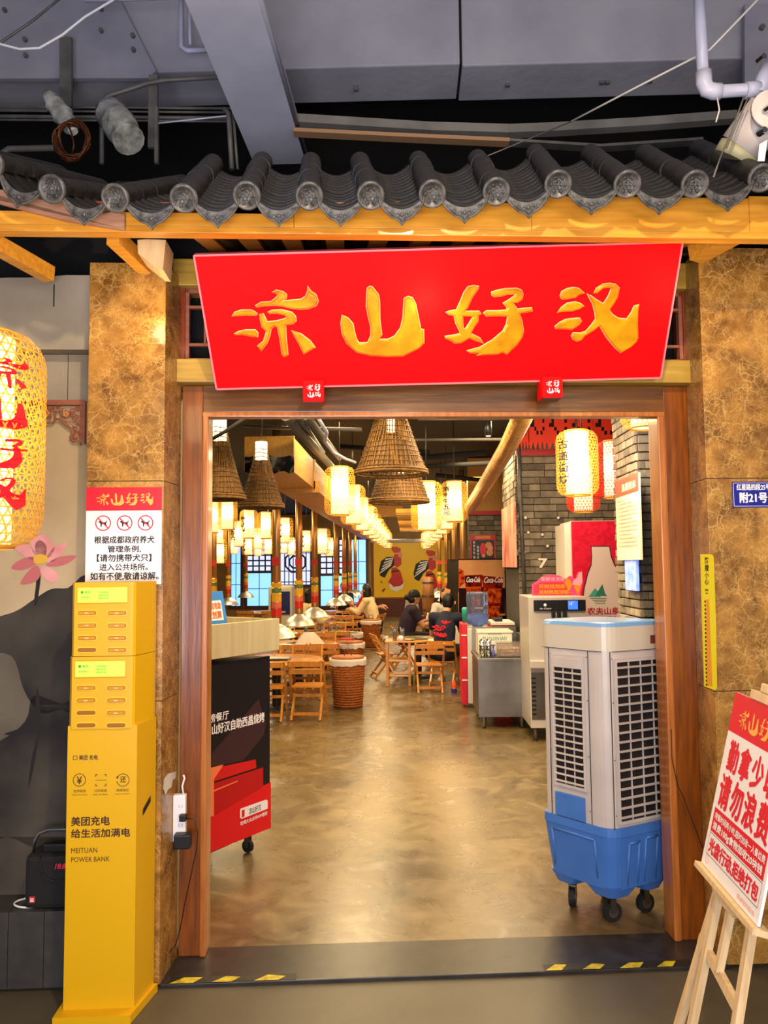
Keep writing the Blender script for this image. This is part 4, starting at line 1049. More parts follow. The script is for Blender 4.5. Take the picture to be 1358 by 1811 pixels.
# strip hangs on the marble reveal, so it gets its own frame along the reveal
rv = Vector((uL2 - uL1, -PV, 0)).normalized()
MRV = MD @ frame((uL1 + (uL2 - uL1) * .82, PV + (-PV) * .82, 0), (rv.x, rv.y, 0))
PS = link('power_strip', None, None, MD); tag(PS, 'white power strip hanging on the left marble reveal beside the kiosk', 'power strip')
vq = -.07
A_ = lambda x, y, v=vq: loc2(MD, x, y, v)
p0, p1 = A_(305, 1490), A_(328, 1406)
MB().box(p0[0], p1[0], vq, vq + .035, p0[1], p1[1], .006).build('strip_body', M_['white'], PS)
st_ = MB()
for k in range(4):
    z = p0[1] + (p1[1] - p0[1]) * (.16 + .2 * k)
    for dx in (-.006, .006): st_.rect((p0[0] + p1[0]) / 2 + dx - .0012 + .006, z - .006, (p0[0] + p1[0]) / 2 + dx + .0012 + .006, z + .006, vq - .0006)
mat('socket_blue', '#7d9cc8', .4); st_.build('socket_slots', M_['socket_blue'], PS)
a, b = A_(319, 1450), A_(331, 1438)
PG = link('black_plug', None, None, MD); tag(PG, 'small black plug with a thin cord in the middle of the power strip', 'plug')
MB().box(a[0], b[0], vq - .03, vq - .001, a[1], b[1], .004).build('plug_body', M_['black'], PG)
cp = [A_(331, 1445), A_(345, 1447), A_(351, 1470), A_(349, 1498), A_(338, 1550), A_(327, 1600), A_(320, 1640), A_(312, 1668), A_(300, 1683), A_(285, 1678)]
MB().tube([(x, vq - .015, z) for x, z in cp], .0022, 6).build('cord', M_['black'], PG)
a, b = A_(311, 1499), A_(340, 1470)
AD = link('charger_block', None, None, MD); tag(AD, 'black charger block plugged into the bottom of the power strip', 'plug')
MB().box(a[0], b[0], vq - .05, vq - .001, a[1] + .008, b[1], .005).build('charger_body', M_['black'], AD)
cp = [A_(312, 1490), A_(300, 1512), A_(288, 1526), A_(274, 1530)]
MB().tube([(x, vq - .03, z) for x, z in cp], .0022, 6).build('cord', M_['black'], AD)
cp = [A_(323, 1406), A_(321, 1392), A_(325, 1378), A_(323, 1372)]
MB().tube([(x, vq + .015, z) for x, z in cp], .004, 6).build('supply_cable', M_['white'], PS)
pcz = [A_(288, 1392, -.14), A_(289, 1376, -.14), A_(298, 1366, -.11), A_(312, 1364, -.06), A_(311, 1378, -.06), A_(304, 1392, -.08), A_(294, 1408, -.12)]
rvp = MB()
def onrev(px, py):
    # point on the reveal face
    n = Vector((-rv.y, rv.x, 0)); M = MD.inverted(); o = M @ O; d = M.to_3x3() @ ray(px, py); q = Vector((uL1, PV, 0)); t = (q - o).dot(n) / d.dot(n); p = o + d * t
    return p - n * -.0 + Vector((rv.y, -rv.x, 0)) * .0012
rvp.add([onrev(*p) for p in ((288, 1394), (289, 1378), (297, 1368), (305, 1366), (311, 1364), (310, 1376), (305, 1380), (303, 1392), (297, 1396), (292, 1406))], [tuple(range(10))])
rvp.build('torn_sticker', M_['off_white'], None, MD, 'torn remains of a pale sticker low on the left marble reveal', 'sticker')

# ---------------------------------------------------------------- address plate, yellow label on the right
MP = MDt(0, PV - .004, 0)
Q = lambda x, y: loc2(MP, x, y)
(ax0, az1), (ax1, az0) = Q(1294, 852), Q(1400, 897)
AP = link('address_plate', None, None, MDt(ax0, PV - .004, az0)); tag(AP, 'blue enamel address plate with white figures on the right marble wall', 'sign')
w = ax1 - ax0 + .02; h = az1 - az0
MB().box(0, w, 0, .003, 0, h, .006).build('plate', M_['blue_sign'], AP)
lb = MB(); i_ = .005; t2 = .0016
lb.rect(i_, i_, w - i_, i_ + t2, -.0005).rect(i_, h - i_ - t2, w - i_, h - i_, -.0005).rect(i_, i_, i_ + t2, h - i_, -.0005).rect(w - i_ - t2, i_, w - i_, h - i_, -.0005)
qx = lambda x: Q(x, 875)[0] - ax0; qz = lambda y: Q(1320, y)[1] - az0
txt(lb, '红星路四段25号', qx(1303), qz(867), qx(1362), qz(856), -.0006, bold=.03); txt(lb, '附21号', qx(1308), qz(889), qx(1356), qz(871), -.0006, bold=.04)
lb.build('lettering', M_['white'], AP)
mat('label_yellow', '#f2ea08', .4); mat('label_orange', '#f0a23a', .5)
YL = link('yellow_label', None, None, MD); tag(YL, 'long narrow yellow strip label on the corner of the right marble reveal', 'sticker')
def R2(px, py, off=.003):
    rvR = Vector((uR2 - uR1, -PV, 0)).normalized(); n = Vector((-rvR.y, rvR.x, 0)); M = MD.inverted(); o = M @ O; d = M.to_3x3() @ ray(px, py); q = Vector((uR1, PV, 0)) + n * off
    t = (q - o).dot(n) / d.dot(n); return o + d * t
nR = Vector((-(-PV), (uR2 - uR1), 0)).normalized()
def slab_on(pts, off, th, m, nm):
    vs = [R2(x, y, off + th) for x, y in pts]; wn = [R2(x, y, off) for x, y in pts]; n = len(pts)
    MB().add(vs + wn, [tuple(range(n))] + [(i, n + i, n + (i + 1) % n, (i + 1) % n) for i in range(n)]).build(nm, M_[m], YL)
slab_on([(1238, 980), (1258, 980), (1262, 984), (1266, 1100), (1268, 1216), (1265, 1221), (1245, 1214), (1241, 1100)], .001, .003, 'label_yellow', 'strip')
slab_on([(1249, 1060), (1253, 1060), (1259, 1213), (1250, 1213)], .0042, .0008, 'label_orange', 'scale_band')
yl = MB()
for s_, y0, y1 in (('防', 985, 997), ('撞', 998, 1010), ('小', 1012, 1022), ('心', 1023, 1034), ('夹', 1041, 1050)):
    vs, fs = text_geo(s_, .02, 2); yl.add([R2(1246 + a * 7, y1 - b * (y1 - y0), .0046) for a, b in vs], fs, False)
for k in range(22):
    y = 1062 + k * 7; yl.add([R2(*p, .0052) for p in ((1245.5 + k * .12, y), (1248 + k * .12, y), (1248 + k * .12, y + 3.5), (1245.5 + k * .12, y + 3.5))], [(0, 1, 2, 3)])
yl.build('markings', M_['ink'], YL)
q = [loc2(MD, x, y, -.03) for x, y in ((1187, 1290), (1188, 1340), (1197, 1385), (1212, 1420), (1228, 1462), (1242, 1500))]
MB().tube([(a, -.03, b) for a, b in q], .0018, 5).build('thin_cable', M_['black'], None, MD, 'thin dark cable strung down across the right door post', 'cable')

# ---------------------------------------------------------------- easel with poster, right
wood('easel_wood', '#c9a878', '#e0c69a', .5, 'z')
ox = Vector((1.02, 2.72, .572)); p_ = G(1205, 1800)
zb_h = .575
ob = P(1240, 1524, 2.72)
ME = frame(ob, (-.045, -1, 0), (.24, -.01, 1))
E2 = lambda x, y, yy=0: loc2(ME, x, y, yy)
EA = link('easel', None, None, ME); tag(EA, 'light pine display easel standing in front of the right marble wall', 'easel')
PO = link('poster_board', None, None, ME); tag(PO, 'white poster board with red calligraphy warning about wasting food on the easel', 'poster')
c0 = E2(1240, 1524); c1 = E2(1312, 1228); c2 = (c1[0] + .45, c1[1]); c3 = (c0[0] + .45, c0[1])
PW, PH = .47, c1[1]
MB().box(0, PW, 0, .008, 0, PH).build('board', M_['white'], PO)
hz = E2(1294, 1291)[1] if True else 0
MB().rect(0, PH * .775, PW, PH, -.0006).build('red_header', M_['red_print'], PO)
lg = MB(); logo(lg, PW * .14, PH * .815, PW * .86, PH * .93, -.0012); lg.build('logo', M_['gold_print'], PO)
tp = MB()
tp.m = 0
for i, s_ in enumerate('勤拿少取'): txt(tp, s_, PW * (.1 + .21 * i), PH * .565, PW * (.27 + .21 * i), PH * .735, -.0008, bold=.045)
for i, s_ in enumerate('请勿浪费'): txt(tp, s_, PW * (.07 + .22 * i), PH * .355, PW * (.25 + .22 * i), PH * .54, -.0008, bold=.045)
tp.rect(PW * .05, PH * .2, PW * .96, PH * .335, -.0006)
txt(tp, '光盘行动,拒绝打包', PW * .08, PH * .085, PW * .93, PH * .17, -.0008, bold=.05)
tp.m = 1
txt(tp, '用餐时间两小时,超时加收一人餐位费', PW * .08, PH * .275, PW * .94, PH * .315, -.0012, bold=.03)
txt(tp, '浪费100g食物加收20块钱', PW * .08, PH * .212, PW * .93, PH * .262, -.0012, bold=.045)
tp.m = 2
for z in (.07, .19): tp.rect(PW * .05, PH * z, PW * .96, PH * (z + .003), -.0006)
for x in (.05, .957): tp.rect(PW * x, PH * .07, PW * (x + .003), PH * .19, -.0006)
tp.m = 3; txt(tp, '感谢您的配合', PW * .66, PH * .02, PW * .94, PH * .045, -.0008, bold=.0)
tp.disk(PW * .09, PH * .045, .014, -.0008, 16, .0125)
mat('pink_print', '#e8a08c', .5); tp.build('print', [M_['red_print'], M_['white'], M_['ink'], M_['pink_print']], PO)
def ebar(nm, a, b, w, t, y=.02):
    MB().bar((a[0], y, a[1]), (b[0], y, b[1]), w, t, (0, 1, 0)).build(nm, M_['easel_wood'], EA)
# feet: solve where each leg reaches the floor
Minv = ME.inverted()
def legdown(x_top, x_bot, z_top, nm='leg', w=.028):
    # local point with world z=0 on the board plane
    y = .026
    p = None
    zf_ = (-(ME @ Vector((x_bot, y, 0))).z) / (ME.to_3x3() @ Vector((0, 0, 1))).z
    MB().bar((x_top, y, z_top), (x_bot, y, zf_ + .004), w, .022, (0, 1, 0)).build(nm, M_['easel_wood'], EA)
    return zf_
zt0 = legdown(.12, .0, -.01)
zt1 = legdown(.33, .44, PH * .9)
legdown(.12, .12 + .001, PH * .5, 'upright')
MB().box(-.01, PW + .02, -.018, .03, -.02, -.002, .002).build('shelf_ledge', M_['easel_wood'], EA)
MB().plate([(.1, -.02), (.36, -.02), (.33, -.03), (.31, -.048), (.2, -.05), (.14, -.045), (.12, -.03)], .0, .012).build('shelf_bracket', M_['easel_wood'], EA)
MB().box(.22, .245, .014, .036, zt0 * .38, PH + .02, .002).build('centre_post', M_['easel_wood'], EA)
ebar('crossbar', (.045, zt0 * .36), (.40, zt0 * .42), .03, .018, .03)
MB().box(.13, .36, -.006, .03, PH + .001, PH + .03, .002).build('top_clamp', M_['easel_wood'], EA)
MB().box(.2, .27, -.008, .03, PH + .03, PH + .06, .006).build('top_clamp_block', M_['easel_wood'], EA)
# back leg
tt = Vector((.23, .04, PH * .8)); wtop = ME @ tt; foot = Vector((wtop.x + .22, wtop.y, 0.0)); MB().bar(tt, Minv @ foot, .022, .025, (0, 1, 0)).build('leg', M_['easel_wood'], EA)

# ================================================================= DINING ROOM
mat('ceil_black', '#0c0a09', .85); mat('ceil_pipe', '#4a453c', .5, .2); mat('wall_tan', '#8a6a3c', .7, col2='#9c7a48', scale=2)
mat('brick', '#6e6252', .85, col2='#8d7f6b', scale=9, bump=.7, rnd=.45, bscale=30)
mat('brick_shaded', '#4a4238', .85, col2='#655a4c', scale=9, bump=.7, rnd=.35, bscale=30)  # same brick with shade put into its colour, for the pier front
mat('mortar', '#3b352d', .95)
mat('red_strip', '#b3161a', .5); mat('red_paper', '#f03c1e', .6, translu=.3)
wood('chair_wood', '#b06a1c', '#cf8a30', .35, 'z', coat=.15); wood('table_wood', '#bd7c30', '#d79a4a', .25, 'x', coat=.4)
wood('duct_wood', '#a8721c', '#bf8a2c', .5, 'y'); wood('ash', '#b5a47c', '#c8b890', .5, 'z', scale=5)
mat('wicker', '#8a4816', .55, col2='#b8682a', scale=60, bump=.4, lo=.4, hi=.6); mat('liner', '#d8c8b8', .8)
mat('steel', '#969084', .34, 1., col2='#7f796d', scale=4); mat('steel_dark', '#6f6a60', .4, .8)
mat('hood_steel', '#e0dbd0', .38, .85); mat('pipe_brass', '#cc9a60', .32, .8)
mat('straw', '#8f6428', .7, col2='#65441a', scale=40, bump=.5, translu=.25); mat('straw_dark', '#64441a', .8)
mat('glow_white', '#ffffff', .5, emit=4., ecol='#ffe6ac')
XL, XR, YB = -6.8, 3.0, 25.2
MB().box(XL, XR + .6, 3.5, YB, 3.25, 3.35).build('ceiling', M_['ceil_black'], kind=S)
MB().box(XL - .1, XL, 2.9, YB, 0, 3.3).build('wall_left', M_['wall_tan'], kind=S)
MB().box(XR + .5, XR + .6, 3.4, YB, 0, 3.3).build('wall_right', M_['wall_tan'], kind=S)
WBK = MB().box(XL, XR + .6, YB, YB + .1, 0, 3.3).build('wall_back', M_['wall_tan'], kind=S)
wood('base_red', '#4a1a12', '#5c2418', .5, 'x')
MB().box(-1.35, 1.3, YB - .08, YB - .002, .004, P(700, 1062, YB).z).build('wainscot', M_['base_red'], WBK)

# bricks -----------------------------------------------------------
def brick_face(par, org, xdir, width, z0, z1, bl=.2, bh=.06, m='brick', seed=0, skip=None, th=.02):
    """bricks as single pieces on a face through org along xdir (normal to the right hand of xdir towards the viewer)"""
    random.seed(seed); Mx = frame(org, xdir); variants = []
    for l in (bl, bl * .5, bl * .72):
        for q in range(2):
            mb = MB(); e = random.uniform(.002, .006)
            mb.box(0, l - .006, -th, 0, 0, bh - .008, e); variants.append((l, mb.mesh('brick', M_[m])))
    z = z0; row = 0; cnt = 0
    while z < z1 - bh * .5:
        x = -random.choice((0, .3, .5)) * bl
        while x < width - .01:
            l, me = random.choice(variants[:2] * 3 + variants[2:])
            x0 = max(x, 0); x1 = min(x + l, width)
            if x1 - x0 > .03 and not (skip and skip(x0, x1, z)):
                s = (x1 - x0) / l
                link('brick', me, par, Mx @ Matrix.Translation((x0, random.uniform(-.006, .006), z)) @ Matrix.Scale(s, 4, (1, 0, 0))); cnt += 1
            x += l
        z += bh
    return cnt
# near brick pier at the right
Yp = 5.5
pc = P(1134, 1000, Yp); pbk = P(1094, 1000, Yp * 1.108)
BP = link('wall_right', None, None, None, kind=S)
MB().prism([(pc.x, Yp), (XR + .5, Yp), (XR + .5, pbk.y), (pbk.x, pbk.y)], 0, 3.24).build('mortar_core', M_['mortar'], BP)
n1 = brick_face(BP, (pc.x, Yp, 0), (1, 0, 0), .55, 1.05, 3.2, m='brick_shaded', seed=1)
dv = Vector((pc.x - pbk.x, Yp - pbk.y, 0)); n2 = brick_face(BP, (pbk.x, pbk.y, 0), dv, dv.length, 1.05, 3.2, m='brick', seed=2, bl=.17)
# second brick wall, facing the door
Yw = 9.0
w0 = P(915, 900, Yw); w1 = P(1110, 900, Yw); wb_ = P(892, 900, 10.3)
BW = link('wall_right', None, None, None, kind=S)
MB().prism([(w0.x, Yw), (XR + .5, Yw), (XR + .5, 10.3), (wb_.x, 10.3)], 0, 3.24).build('mortar_core', M_['mortar'], BW)
n3 = brick_face(BW, (w0.x, Yw, 0), (1, 0, 0), w1.x - w0.x, .95, 2.95, bl=.26, bh=.078, seed=3)
dv = Vector((w0.x - wb_.x, Yw - 10.3, 0)); n4 = brick_face(BW, (wb_.x, 10.3, 0), dv, dv.length, 1.7, 2.95, bl=.26, bh=.078, seed=4)
MB().box(w0.x - .01, w1.x + .05, Yw - .05, Yw - .022, P(950, 806, Yw).z, P(950, 796, Yw).z).build('red_batten', M_['red_strip'], BW)
# third brick wall with poster
Yt = 12.2
t0, t1 = P(828, 900, Yt), P(900, 900, Yt)
BT = link('wall_right', None, None, None, kind=S)
MB().box(t0.x, XR + .5, Yt, Yt + .3, 0, 3.24).build('mortar_core', M_['mortar'], BT)
n5 = brick_face(BT, (t0.x, Yt, 0), (1, 0, 0), t1.x - t0.x, 1.5, P(850, 905, Yt).z, bl=.26, bh=.078, seed=5)
MB().box(t0.x - .03, t1.x, Yt - .05, Yt - .021, P(850, 911, Yt).z, P(850, 904, Yt).z).box(t1.x - .09, t1.x - .0, Yt - .05, Yt - .021, P(850, 955, Yt).z, P(850, 906, Yt).z).build('red_batten', M_['red_strip'], BT)
MB().box(t0.x, t1.x, Yt - .03, Yt, P(850, 904, Yt).z, 3.24).build('upper_board', M_['duct_wood'], BT)

def flat_thing(name, px0, py0, px1, py1, Y, label, cat, m='white', th=.01, back=True):
    a, b = P(px0, py1, Y), P(px1, py0, Y)
    T = thing(name, Matrix.Translation((a.x, Y, a.z)), label, cat); w, h = b.x - a.x, b.z - a.z
    MB().box(0, w, 0, th, 0, h).build('panel', M_[m], T); return T, w, h
# poster on the third wall
mat('poster_navy', '#22202e', .5); mat('poster_red', '#c02018', .45); mat('poster_gold', '#c88a3a', .5); mat('poster_pink', '#d88a70', .5)
T, w, h = flat_thing('food_poster', 831, 993, 877, 946, Yt - .04, 'red framed square food poster on the far grey brick wall', 'poster', 'poster_red')
pm = MB(); pm.rect(w * .06, h * .2, w * .94, h * .94, -.001, 0); random.seed(2)
pm.m = 1
v, f = outline_geo([[(w * (.5 + .12 * cos(t) ), h * (.55 + .25 * sin(t))) for t in [i * pi / 6 for i in range(12)]]]); pm.add([(p.x, -.002, p.y) for p in v], f)
pm.m = 2; pm.disk(w * .76, h * .66, w * .14, -.0015, 12); pm.disk(w * .72, h * .4, w * .14, -.0015, 12); pm.m = 3; pm.disk(w * .8, h * .5, w * .1, -.002, 10); pm.disk(w * .52, h * .78, w * .07, -.0025, 10)
pm.m = 4; txt(pm, '凉', w * .1, h * .78, w * .2, h * .9, -.002)
for k, s_ in enumerate('好汉烧烤'): txt(pm, s_, w * .12, h * (.62 - .13 * k), w * .19, h * (.72 - .13 * k), -.002); txt(pm, s_, w * .26, h * (.8 - .13 * k), w * .34, h * (.9 - .13 * k), -.002)
pm.m = 2; pm.rect(w * .2, h * .05, w * .8, h * .14, -.0015)
pm.build('print', [M_['poster_navy'], M_['red_print'], M_['poster_gold'], M_['poster_pink'], M_['white']], T)
# tall poster on the side of the second wall
dvn = dv.normalized(); Mpp = frame((wb_.x, 10.3, 0), dv)
a, b = loc2(Mpp, 890, 1003, -.03), loc2(Mpp, 912, 902, -.03)
T = thing('tall_poster', Mpp @ Matrix.Translation((a[0], -.04, a[1])), 'tall pink and orange food poster on the brick corner left of the grey pipe', 'poster')
w, h = b[0] - a[0], b[1] - a[1] + .1
mat('poster_blush', '#e0a088', .45, col2='#c0402c', scale=5, stretch=(1, 1, .4), lo=.45, hi=.62)
MB().box(0, w, 0, .012, 0, h).build('panel', M_['poster_blush'], T)
pxtube('conduit', [(917, 770, 8.93), (919, 860, 8.93), (928, 1060, 8.93)], .022, 'steel_dull', 'long grey conduit running down the brick corner beside the tall poster', 'pipe')
# wall lights / pegs on the brick wall
mat('peg', '#efe2cf', .5)
for i, (px, py) in enumerate(((929, 916), (987, 916), (934, 942), (959, 946), (994, 962), (926, 977), (968, 966), (990, 976), (1003, 985))):
    q = P(px, py, Yw - .035)
    MB().sphere((0, -.01, 0), .018, 8, 6).tube([(0, 0, 0), (0, .012, 0)], .008, 6).build('wall_peg', M_['peg'], None, Matrix.Translation(q), None, None)
    o = bpy.data.objects[-1] if False else None
PEG = [o for o in COL.objects if o.name.startswith('wall_peg')]
for o, l in zip(PEG, ('at the upper left', 'at the upper right beside the fridge', 'low on the left', 'beside the letter shapes', 'level with the fridge top', 'at the lowest left', 'second from the letters', 'low beside the fridge', 'lowest beside the fridge')):
    tag(o, 'small round white peg on the grey brick wall ' + l, 'peg', 'pegs on the brick wall')
for i, (s_, px, py, l) in enumerate((('7', 960, 996, 'large white figure seven'), ('1', 997, 950, 'white tilted figure one'))):
    q0, q1 = P(px - 7, py + 8, Yw - .03), P(px + 7, py - 8, Yw - .03)
    mb = MB(); txt(mb, s_, 0, 0, q1.x - q0.x, q1.z - q0.z, 0, bold=.06); mb.build('wall_figure', M_['peg'], None, Matrix.Translation(q0), l + ' mounted on the grey brick wall', 'sign')

# notice board on the near pier
Mnb = frame((pbk.x, pbk.y, 0), (pc.x - pbk.x, Yp - pbk.y, 0))
a, b, c_ = loc2(Mnb, 1094, 985, -.05), loc2(Mnb, 1130, 836, -.05), loc2(Mnb, 1130, 990, -.05)
T = thing('notice_board', Mnb @ Matrix.Translation((a[0] - .0, -.06, c_[1])), 'cream notice board with red header on the near grey brick pier', 'sign')
w, h = b[0] - a[0] + .01, b[1] - c_[1]
mat('cream', '#dcc6a4', .6); mat('cream_red', '#c9432f', .55); mat('grey_ink', '#8c7660', .6)
MB().box(0, w, 0, .015, 0, h).build('board', M_['cream'], T)
pm = MB(); pm.rect(0, h * .79, w, h, -.001, 0); txt(pm, '温馨提示', w * .3, h * .84, w * .9, h * .93, -.002, bold=.04, m=1)
txt(pm, '尊敬的顾客:', w * .1, h * .72, w * .35, h * .745, -.002, m=2)
for k in range(12): txt(pm, ('为了给您提供更好的服务请', '勿浪费食物谢谢您的配合')[k % 2], w * .1, h * (.675 - .047 * k), w * (.92 if k % 4 else .7), h * (.698 - .047 * k), -.002, m=2)
pm.build('print', [M_['cream_red'], M_['cream'], M_['grey_ink']], T)
a, b = loc2(Mnb, 1106, 1043, -.05), loc2(Mnb, 1124, 991, -.05)
T = thing('screen_panel', Mnb @ Matrix.Translation((a[0], -.05, a[1])), 'small glowing blue panel on the brick pier below the notice board', 'screen')
mat('blue_glow', '#5a7ad8', .4, emit=.8, col2='#9ab0f0', scale=14, ecol='#6a88e8'); MB().box(0, b[0] - a[0], 0, .02, 0, b[1] - a[1]).build('panel', M_['blue_glow'], T)

# ---------------------------------------------------------------- cut paper banners
RB = MB(); Yr = 8.6
def banner(px0, px1, py0, py1, seed, lab, Y=Yr):
    a, b = P(px0, py1, Y), P(px1, py0, Y); w, h = b.x - a.x, b.z - a.z; random.seed(seed)
    T = thing('paper_banner', Matrix.Translation((a.x, Y, a.z)), lab, 'banner', 'red cut paper banners')
    mb = MB(); nx, nz = 9, 12; t = .002; cw, chh = w / nx, (h * .86) / nz
    for i in range(nx):
        for j in range(nz):
            edge = i in (0, nx - 1) or j in (0, nz - 1)
            if edge or (i * 7 + j * 5 + (i * j) % 3) % 4: mb.box(i * cw, (i + 1) * cw * 1.0, 0, t, h * .14 + j * chh, h * .14 + (j + 1) * chh)
    k = 4
    for i in range(k):
        x0 = w * i / k; mb.plate([(x0 + .002, h * .14), (x0 + w / k * .5, 0), (x0 + w / k - .002, h * .14)], 0, t)
    mb.build('cut_paper', M_['red_paper'], T, kind='stuff')
for k, (a, b) in enumerate(((914, 934), (935, 965), (967, 1006), (1008, 1047), (1049, 1092))):
    banner(a, b, 700, 796, k, '%s red cut paper banner from the left above the grey brick wall' % ('first', 'second', 'third', 'fourth', 'fifth')[k])
MB().tube([(0, 0, 0), (P(1100, 715, Yr).x - P(905, 715, Yr).x, 0, 0)], .01, 6).build('banner_rail', M_['black'], None, Matrix.Translation((P(905, 715, Yr).x, Yr, 2.75 if False else P(905, 700, Yr).z + .01)), 'thin dark rail carrying the red paper banners', 'rail')
q0, q1 = P(1079, 898, 8.7), P(1093, 878, 8.7)
# ---------------------------------------------------------------- lanterns
NEAR = lantern_protos(.145, .45, 30, 22, .0032, 'bamboo', 'paper_glow')
FAR = lantern_protos(.145, .45, 16, 10, .0055, 'bamboo', 'paper_glow', True)
REDL = lantern_protos(.135, .44, 30, 20, .0035, 'bamboo_red', 'paper_glow')
def hang(px, py_top, py_bot, protos, lab, group=None, Hh=.45, **k):
    Y = Hh * F / (py_bot - py_top) * .985
    p = P(px, py_bot, Y)
    return lantern(protos, (p.x, Y, p.z), lab, Hh, 3.22, group, **k)
hang(1022, 764, 876, NEAR, 'large bamboo lantern with black characters before the grey brick wall', text='古道街坊', tang=R(-90 - 52), tcol='ink')
hang(1032, 812, 905, REDL, 'red and orange bamboo lantern just below and behind the large one by the brick wall', text='福', tang=R(-90 + 50), tcol='poster_red', Hh=.44)
hang(1087, 782, 880, REDL, 'red bamboo lantern partly hidden by the near brick pier', text=None, Hh=.44)
# top right lantern, mostly behind the lintel
Y = 4.75; p = P(1141, 757, Y); lantern(NEAR, (p.x, Y, p.z), 'bamboo lantern cut off by the lintel at the top right of the doorway', .45, 3.22)
hang(755, 853, 938, NEAR, 'bamboo lantern half hidden by the cone shades right of the aisle')
hang(804, 852, 923, NEAR, 'bamboo lantern with black characters heading the right hand row', text='清水牛五元', tang=R(-90 - 42), tcol='ink')
ordn = ('first', 'second', 'third', 'fourth', 'fifth', 'sixth', 'seventh', 'eighth', 'ninth', 'tenth', 'eleventh', 'twelfth', 'thirteenth', 'fourteenth')
for k in range(10):
    Y = 7.35 + 1.72 * k
    p = P(601, 911, 7.35); x = p.x + .004 * k
    lantern(NEAR if k < 3 else FAR, (x, Y, p.z + .004 * k), '%s bamboo lantern from the door in the row over the left tables' % ordn[k], .45, 3.22, 'lanterns in the row left of the aisle')
for k in range(8):
    Y = 10.7 + 1.7 * k; p = P(804, 923, 8.87)
    lantern(NEAR if k < 2 else FAR, (p.x, Y, p.z), '%s bamboo lantern behind the one heading the right hand row' % ordn[k], .45, 3.22, 'lanterns in the row right of the aisle')
cl = [(402, 909, 45), (440, 927, 40), (386, 938, 38), (422, 944, 36), (470, 929, 38), (504, 938, 36), (456, 952, 30), (388, 975, 34), (414, 963, 26), (439, 964, 28), (474, 963, 27), (501, 962, 26), (515, 966, 25), (542, 957, 30), (570, 957, 36), (583, 967, 26), (456, 968, 24), (376, 915, 44)]
for k, (px, py, hw) in enumerate(cl):
    Y = .45 * F / (hw * 1.25); p = P(px, py, Y)
    side = 'far left' if px < 400 else 'left' if px < 450 else 'middle' if px < 510 else 'right'
    lantern(NEAR if hw > 37 else FAR, (p.x, Y, p.z - .225), '%s of the bamboo lanterns clustered over the left hand tables, counted from the nearest' % ('nearest', 'second', 'third', 'fourth', 'fifth', 'sixth', 'seventh', 'eighth', 'ninth', 'tenth', 'eleventh', 'twelfth', 'thirteenth', 'fourteenth', 'fifteenth', 'sixteenth', 'seventeenth', 'eighteenth')[sorted(range(len(cl)), key=lambda i: -cl[i][2]).index(k)], .45, 3.22, 'lanterns clustered at the left', text=('五', '花', '酒', '肉')[k % 4] if k % 2 else None, tang=R(-90 - 30))

# ---------------------------------------------------------------- woven cone lampshades
def cone_shade(px, py_rim, wpx, hpx, lab, diam, neck=.3, tube=True, seed=0):
    Y = diam * F / wpx; p = P(px, py_rim, Y); Hh = hpx * Y / F; Rr = diam / 2; random.seed(seed)
    T = thing('cone_lampshade', (p.x, Y, p.z), lab, 'lampshade', 'woven cone lampshades')
    def rad(t): return Rr * (neck + (1 - neck) * (1 - t) ** (1.35 if neck < .3 else .95))
    mb = MB(); nw = 52
    for k in range(nw):
        a = 2 * pi * k / nw; da = .02 + random.uniform(0, .014)
        vs = []
        for i in range(9):
            t = i / 8; r = rad(t) + random.uniform(-.002, .002); aa = a + .05 * sin(t * 6 + k)
            vs += [(r * cos(aa - da), r * sin(aa - da), t * Hh), (r * cos(aa + da), r * sin(aa + da), t * Hh)]
        mb.add(vs, [(2 * i, 2 * i + 1, 2 * i + 3, 2 * i + 2) for i in range(8)], False)
    mb.build('straw_shade', M_['straw'], T); 
    rg = MB()
    for k in range(16):
        t = k / 16 * .97; r = rad(t) + .003
        rg.tube([(r * cos(q), r * sin(q), t * Hh + .004 * sin(q * 3 + k)) for q in [i * pi / 14 for i in range(28)]], .0028 if k else .004, 4, closed=True)
    rg.build('binding_cord', M_['straw_dark'], T, kind='stuff')
    ir = MB().lathe([(rad(x) * .97, x * Hh) for x in (.06, .12, .2, .3, .36)], 24); ir.build('straw_lining', M_['straw_dark'], T)
    rm = MB()
    for dz, rr in ((0, .011), (.018, .009)): rm.tube([((Rr - .004) * cos(q), (Rr - .004) * sin(q), dz) for q in [i * pi / 16 for i in range(32)]], rr, 6, closed=True)
    rm.build('rim', M_['straw'], T)
    gt = MB().lathe([(rad(.85) * (1.0 if tube else .3), Hh * (.7 if tube else .5)), (rad(.85) * (1.0 if tube else .3), Hh * .96)], 14, cap=True); gt.build('bulb', M_['glow_white'], T)
    MB().tube([(0, 0, Hh), (0, 0, max(3.22 - p.z, Hh + .05))], .006, 5).build('cord', M_['black'], T)
    return T
cone_shade(692, 838, 131, 150, 'largest straw cone lampshade hanging in the middle of the doorway', .5, .28, False, 1)
cone_shade(706, 888, 107, 95, 'straw cone lampshade half hidden below the largest one', .5, .42, False, 2)
cone_shade(462, 897, 82, 122, 'narrow straw cone lampshade with a bright neck, second from the left', .36, .2, True, 3)
cone_shade(388, 882, 94, 150, 'straw cone lampshade cut by the left door post', .38, .2, True, 4)

